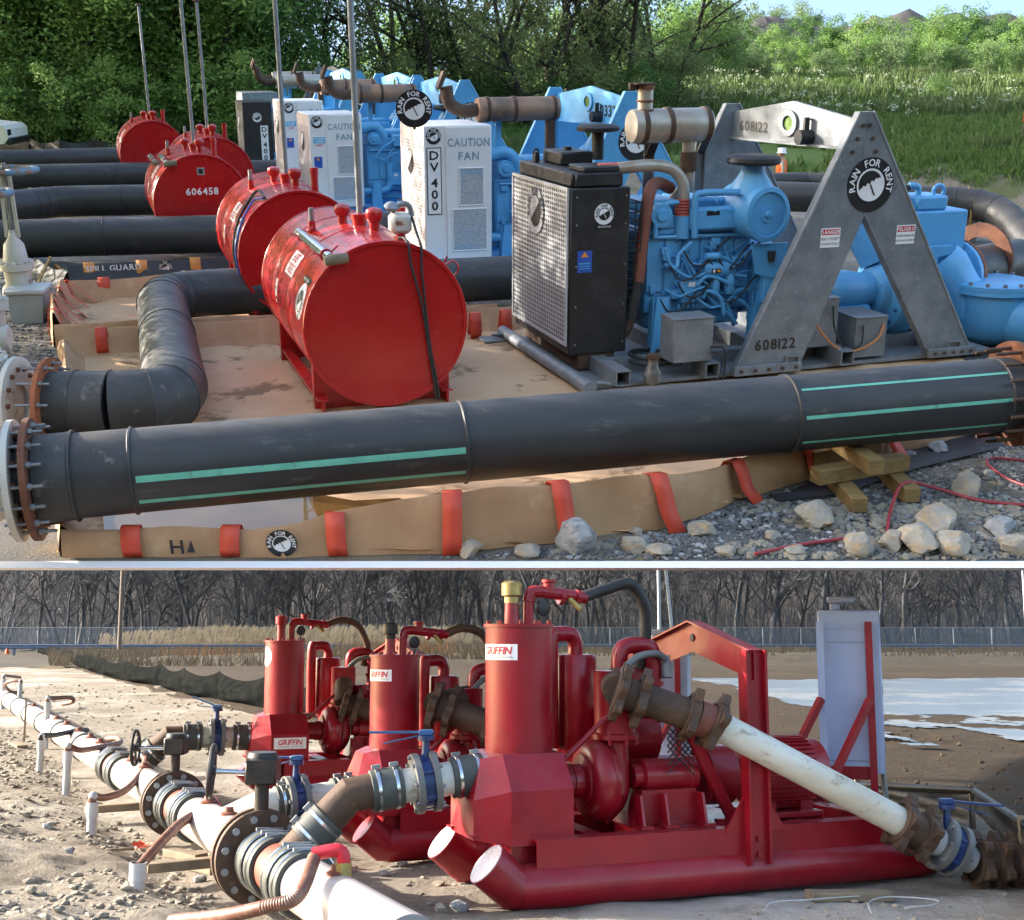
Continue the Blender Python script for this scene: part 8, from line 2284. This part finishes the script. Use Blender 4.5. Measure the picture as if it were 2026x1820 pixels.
    m = MB(); m.prism([(0.0, 1.38), (0.0, 1.58), (0.60, 1.76), (1.22, 1.58), (1.22, 1.38), (0.60, 1.56)], (0.012, 0, 0), (1.74, 0.0, 0), (-0.21, 1, 0), (0, 0, 1)); lb = m.build('lifting_beam', RP, t, 20)
    m = MB()
    for (a, b) in (((0.0, 1.585), (0.60, 1.785)), ((0.60, 1.785), (1.22, 1.585))):
        m.bar((1.75 - 0.21 * a[0], a[0], a[1] - 0.01), (1.75 - 0.21 * b[0], b[0], b[1] - 0.01), 0.12, 0.012, (0, 0, 1))
    m.build('beam_cap', RP, lb, 20)
    m = MB(); m.cyl((1.608, 0.60, 1.66), (1.613, 0.60, 1.66), 0.028, 0.028, 16); m.build('lifting_eye', 'black_metal', lb)
    if cabinet:
        CX_ = 0.16
        n0 = len(bpy.data.objects)
        made = set(o.name for o in t.children)
        # electric cabinet on raked struts at the drive end
        cx0, cx1, cy0, cy1, z0, z1 = 2.93, 3.35, 0.95, 1.20, 0.60, 1.88
        for y in (1.04,):
            for x in (2.93, 3.30):
                m = MB(); m.box((x - 0.02, y - 0.05, 0.42), (x + 0.035, y + 0.0, 1.78)); m.build('cabinet_post', RP if x > 3 else 'cabinet', t, 20)
                m = MB(); m.bar((x - 0.38, y - 0.42, 0.45), (x, y - 0.06, 1.18), 0.05, 0.05); m.build('cabinet_strut', RP, t, 20)
        m = MB(); m.box((2.88, 1.05, 0.56), (3.32, 1.07, 0.66)); m.build('cabinet_rail', RP, t, 20)
        m = MB(); m.box((2.92, 1.09, 0.60), (3.40, 1.40, 1.87), 0.012); cb = m.build('cabinet', 'cabinet', t)
        m = MB(); m.box((2.96, 1.075, 1.62), (3.28, 1.089, 1.72), 0.004); m.box((2.96, 1.078, 0.70), (3.28, 1.089, 1.60), 0.004); m.build('back_panel', 'cabinet', cb)
        for zz in (0.75, 1.2, 1.7): MB().box((3.40, 1.32, zz), (3.41, 1.36, zz + 0.08)).build('hinge', 'steel_grey', cb)
        m = MB(); m.box((3.02, 1.15, 1.87), (3.10, 1.25, 1.93), 0.01); m.box((3.0, 1.10, 1.93), (3.22, 1.30, 1.98), 0.02); m.build('cable_entry', 'cabinet', cb)
        m = MB(); m.tube([(2.95, 0.9, 0.44), (2.6, 0.8, 0.46), (2.45, 0.66, 0.60), (2.42, 0.5, 0.72)], 0.03, 10, smooth=6); m.build('motor_cable', 'flange_grey', t); m = MB(); m.tube([(3.38, 1.2, 0.60), (3.40, 1.15, 0.3), (3.4, 1.1, 0.05)], 0.02, 8, smooth=4); m.build('motor_cable', 'flange_grey', t)
        for o in list(t.children):
            if o.name not in made:
                cpt = Vector((3.12, 1.12, 0))
                o.matrix_basis = Matrix.Translation(cpt + Vector((CX_, 0, 0))) @ Matrix.Rotation(radians(-36), 4, 'Z') @ Matrix.Translation(-cpt)
    return t

def discharge_line(label, pts, R, sections, group='discharge lines'):
    t = thing('discharge_pipe', label, 'pipe', group=group)
    return t

PO = Vector((-0.012, 7.568, 0))
dewatering_pump('largest red dewatering pump on a pipe-runner skid with lifting frame and grey cabinet', PO, PB_ROT, 1.0, True, True, 'brass')
dewatering_pump('middle red dewatering pump half hidden behind the largest one', (-0.97, 9.19, 0), PB_ROT, 0.87, False, True, 'dark')
dewatering_pump('leftmost red dewatering pump with GRIFFIN sign on its front box', (-2.46, 12.5, 0), PB_ROT, 0.92, False, False, 'red', True, False)

# ---- discharge pipes leaving the pumps
PEX = Vector((cos(PB_ROT), sin(PB_ROT), 0)); PEY = Vector((-sin(PB_ROT), cos(PB_ROT), 0))
def pl(x, y, z, org=PO, sc=1.0): return Vector(org) + PEX * (x * sc) + PEY * (y * sc) + Vector((0, 0, z * sc))
def bl(px, py, yl, org=PO):
    c = Vector((0, 0, CAM_H_LOW)); r = low_px(px, py, depth=1.0) - c
    C_ = c - org; k = (yl - C_.dot(PEY)) / r.dot(PEY); p = C_ + r * k + org
    return p
t = thing('discharge_pipe', 'sloping white discharge pipe with rusty clawed couplings in front of the main pump', 'pipe')
a = bl(1222, 1366, 0.22); b = bl(1408, 1428, 0.02); c = bl(1792, 1632, -0.22); e = bl(1885, 1680, -0.24)
d0 = (b - a).normalized(); d1 = (c - b).normalized(); R = 0.105
MB().tube([pl(0.94, 0.48, 1.36), a + (pl(0.94, 0.48, 1.36) - a) * 0.4, a], R * 0.95, 20, smooth=3).build('outlet_stub', 'rust_dark', t)
MB().cyl(a - d0 * 0.02, b, R, R, 30).build('steel_spool', 'rust_dark', t)
grooved_coupling(t, a + d0 * 0.02, d0, R + 0.01, 7); grooved_coupling(t, a + d0 * 0.16, d0, R + 0.012, 6)
MB().cyl(b - d0 * 0.10, b + d1 * 0.05, R * 1.10, R * 1.10, 30).build('coupling_sleeve', 'pipe_brown', t)
grooved_coupling(t, b - d0 * 0.14, d0, R + 0.012, 4); grooved_coupling(t, b + d1 * 0.02, d1, R + 0.014, 5)
MB().cyl(b, c, R * 0.93, R * 0.93, 36).build('plastic_length', 'pvc_scratched', t)
MB().cyl(c - d1 * 0.06, c + d1 * 0.20, R * 1.12, R * 1.12, 30).build('coupling_sleeve', 'rust_dark', t)
grooved_coupling(t, c - d1 * 0.03, d1, R + 0.014, 5); grooved_coupling(t, c + d1 * 0.14, d1, R + 0.016, 5)
v = c + d1 * 0.34
MB().cyl(c + d1 * 0.18, c + d1 * 0.52, R * 0.9, R * 0.9, 30).build('plastic_length', 'pvc_stub', t)
lever_valve(t, v, d1, R, (0.40, 0.05, -0.04), 'valve_blue')
f = c + d1 * 0.55; g2 = f + d1 * 0.65; g2.z = max(0.13, g2.z)
MB().tube([f, f.lerp(g2, 0.5), g2, g2 + Vector((0.9, -0.25, -0.02))], R * 1.1, 28, smooth=4).build('steel_spool', 'rust_dark', t)
for k in (0.02, 0.16, 0.30, 0.42): grooved_coupling(t, f + (g2 - f).normalized() * k, g2 - f, R * 1.15, 6)
t = thing('discharge_pipe', 'rusty discharge pipe leaving the middle pump behind the tall red tank', 'pipe')
o2 = Vector((-0.97, 9.19, 0))
a = bl(855, 1395, 0.25, o2); b = bl(975, 1435, 0.05, o2); d0 = (b - a).normalized()
MB().tube([pl(0.94, 0.48, 1.36, o2, 0.87), a], R * 0.9, 20).build('outlet_stub', 'rust_dark', t)
MB().cyl(a, b, R, R, 30).build('steel_spool', 'rust_dark', t)
grooved_coupling(t, a + d0 * 0.02, d0, R + 0.01, 7); grooved_coupling(t, a + d0 * 0.15, d0, R + 0.012, 6); grooved_coupling(t, b - d0 * 0.03, d0, R + 0.012, 4)
MB().cyl(b, b + d0 * 1.6, R * 0.9, R * 0.9, 30).build('plastic_length', 'pvc_scratched', t)
t = thing('discharge_pipe', 'discharge pipe with clawed coupling behind the middle pump', 'pipe')
o3 = Vector((-2.46, 12.5, 0))
a = bl(680, 1390, 0.25, o3); b = bl(800, 1425, 0.1, o3); d0 = (b - a).normalized()
MB().tube([pl(0.94, 0.48, 1.36, o3, 0.92), a], R * 0.9, 20).build('outlet_stub', 'rust_dark', t)
MB().cyl(a, b, R, R, 30).build('steel_spool', 'rust_dark', t)
for k in (0.02, 0.14): grooved_coupling(t, a + d0 * k, d0, R + 0.01, 7)
grooved_coupling(t, b, d0, R + 0.012, 5)
MB().cyl(b, b + d0 * 1.3, R * 0.9, R * 0.9, 30).build('plastic_length', 'pvc_scratched', t)

# ================================================================ LOWER SITE: stones and odds and ends
def reg_l1(r):
    y = 6.2 + 16 * r.random() ** 1.7; x = r.uniform(-0.44 * y - 0.5, header_x(y) - 0.15)
    if fb(x, y, 0.6, 3, 31.0) < -0.22: return None, None
    return x, y
stones('clods', 'clod_pale', 3600, reg_l1, 0.004, 0.050, 31, z_low, 'dirt clods and stones left of the header pipe')
stones('small_stones', 'stone_tan', 900, reg_l1, 0.006, 0.05, 35, z_low, 'darker stones scattered left of the header pipe')
def reg_l2(r):
    y = 6.2 + 16 * r.random() ** 1.5; x = header_x(y) + 0.2 + r.random() * (y * 0.45 + 1)
    if fb(x, y, 0.7, 3, 33.0) < -0.1 and y < 14: return None, None
    if x > 0.45 * y: return None, None
    return x, y
stones('yard_stones', 'clod_pale', 2600, reg_l2, 0.004, 0.034, 32, z_low, 'small stones over the dirt between header and pumps')
def reg_l3(r):
    y = r.uniform(18, 40); x = header_x(y) + r.uniform(0.5, 9); return x, y
stones('fence_rubble', 'stone_tan', 1600, reg_l3, 0.010, 0.06, 34, z_low, 'rubble along the grey silt fence')
def reg_f(r):
    y = 11 + 45 * r.random() ** 1.6; x = r.uniform(-2, 0.45 * y)
    if y < field_edge(x) + 0.4: return None, None
    return x, y
stones('field_clods', 'clod_brown', 2500, reg_f, 0.008, 0.05, 36, lambda x, y: 0.07, 'dark clods on the wet brown field')
for i, (lab, px, py, w, hf) in enumerate((('grey stone in the dirt right of the near rubber coupling', 760, 1735, 24, 0.7), ('dark broken rock under the nose of the near runner', 905, 1805, 42, 0.7), ('pair of pale stones lying before the near runner', 870, 1812, 34, 0.6),
        ('bluish stone in the pale dirt at the lower left', 135, 1690, 22, 0.8), ('small dark rock near the left edge of the dirt', 90, 1645, 22, 0.7), ('angular stone beside the nearest well stub', 356, 1760, 18, 0.7), ('dark stone lying against the header in its shadow', 392, 1715, 26, 0.7), ('flat stone between the two nearest pumps', 795, 1712, 30, 0.4), ('rubble stone behind the near runner end', 868, 1752, 28, 0.5))):
    rock(lab, px, py, w, hf, i % 5, 'rock_grey' if 'grey' in lab or 'bluish' in lab or 'dark' in lab else 'rock', 'low')
def plank(lab, a, b, w=0.10, h=0.04, mt='timber_old', z=0.03):
    A_ = low_px(a[0], a[1], z); B_ = low_px(b[0], b[1], z); za = z_low(A_.x, A_.y); zb2 = z_low(B_.x, B_.y)
    o = MB().bar(A_ + Vector((0, 0, za)), B_ + Vector((0, 0, zb2)), w, h, (0, 0, 1), 0.004).build('plank', mt); tag(o, lab, 'plank'); return o
plank('pale plank lying in the dirt beside the far well stubs', (24, 1465), (45, 1473), 0.16)
plank('split board under the middle of the header pipe', (335, 1655), (400, 1668), 0.12, 0.06)
plank('second board under the header near the big flange', (365, 1675), (430, 1688), 0.12, 0.06)
plank('weathered plank under the right end of the main pump', (1600, 1778), (1760, 1772), 0.14, 0.05)
plank('dark broken lath pointing to the orange tape', (215, 1672), (262, 1655), 0.05, 0.02)
p = low_px(281, 1652, 0.02); r = random.Random(4); m = MB()
q = [p + Vector((r.gauss(0, 0.06), r.gauss(0, 0.05), r.uniform(0.0, 0.05) + z_low(p.x, p.y))) for _ in range(16)]
vs = []
for a_ in spline(q, 3): vs += [a_, a_ + Vector((0.012, 0.01, 0.02))]
m.add(vs, [(2 * i, 2 * i + 1, 2 * i + 3, 2 * i + 2) for i in range(len(vs) // 2 - 1)]); o = m.build('tape_tangle', 'orange_tape', None, 0); tag(o, 'tangle of bright orange marking tape on the dirt left of the header', 'tape')
p = low_px(14, 1294, 0.0)
t = thing('traffic_cone', 'small orange traffic cone far off at the left edge', 'cone', (p.x, p.y, 0))
MB().lathe((0, 0, 0.03), (0, 0, 1), [(0.17, 0), (0.04, 0.68), (0, 0.70)], 18).build('cone_body', 'orange_tape', t); MB().box((-0.2, -0.2, 0), (0.2, 0.2, 0.03)).build('base', 'orange_tape', t)
for lab, pts in (('thin pale wire lying in the shadow before the main pump', ((1510, 1812), (1530, 1795), (1600, 1790), (1650, 1786), (1705, 1782))), ('second loop of pale wire on the dirt at the lower right', ((1725, 1818), (1720, 1795), (1760, 1784), (1850, 1790), (1845, 1800), (1790, 1806)))):
    o = MB().tube([low_px(a, b, 0.02) + Vector((0, 0, 0.03)) for a, b in pts], 0.004, 5, smooth=6).build('wire', 'pvc_stub'); tag(o, lab, 'wire')
p = low_px(1462, 1343, 0.1)

# ---------------------------------------------------------------- alike things in a row are told apart by their place
ORD = 'first second third fourth fifth sixth seventh eighth ninth tenth eleventh twelfth thirteenth fourteenth fifteenth sixteenth seventeenth eighteenth'.split()
same = {}
for o in COL.objects:
    if o.parent is None and 'label' in o and 'category' in o: same.setdefault(o['label'], []).append(o)
for lab, obs in same.items():
    if 1 < len(obs) <= len(ORD):
        obs.sort(key=lambda o: o.location.x / max(1.0, o.location.y))
        for i, o in enumerate(obs): o['label'] = lab + ', ' + ORD[i] + ' from left'

# ---------------------------------------------------------------- raise the upper site onto its terrace
for o in UP_ROOTS:
    o.matrix_basis = UPPER @ o.matrix_basis
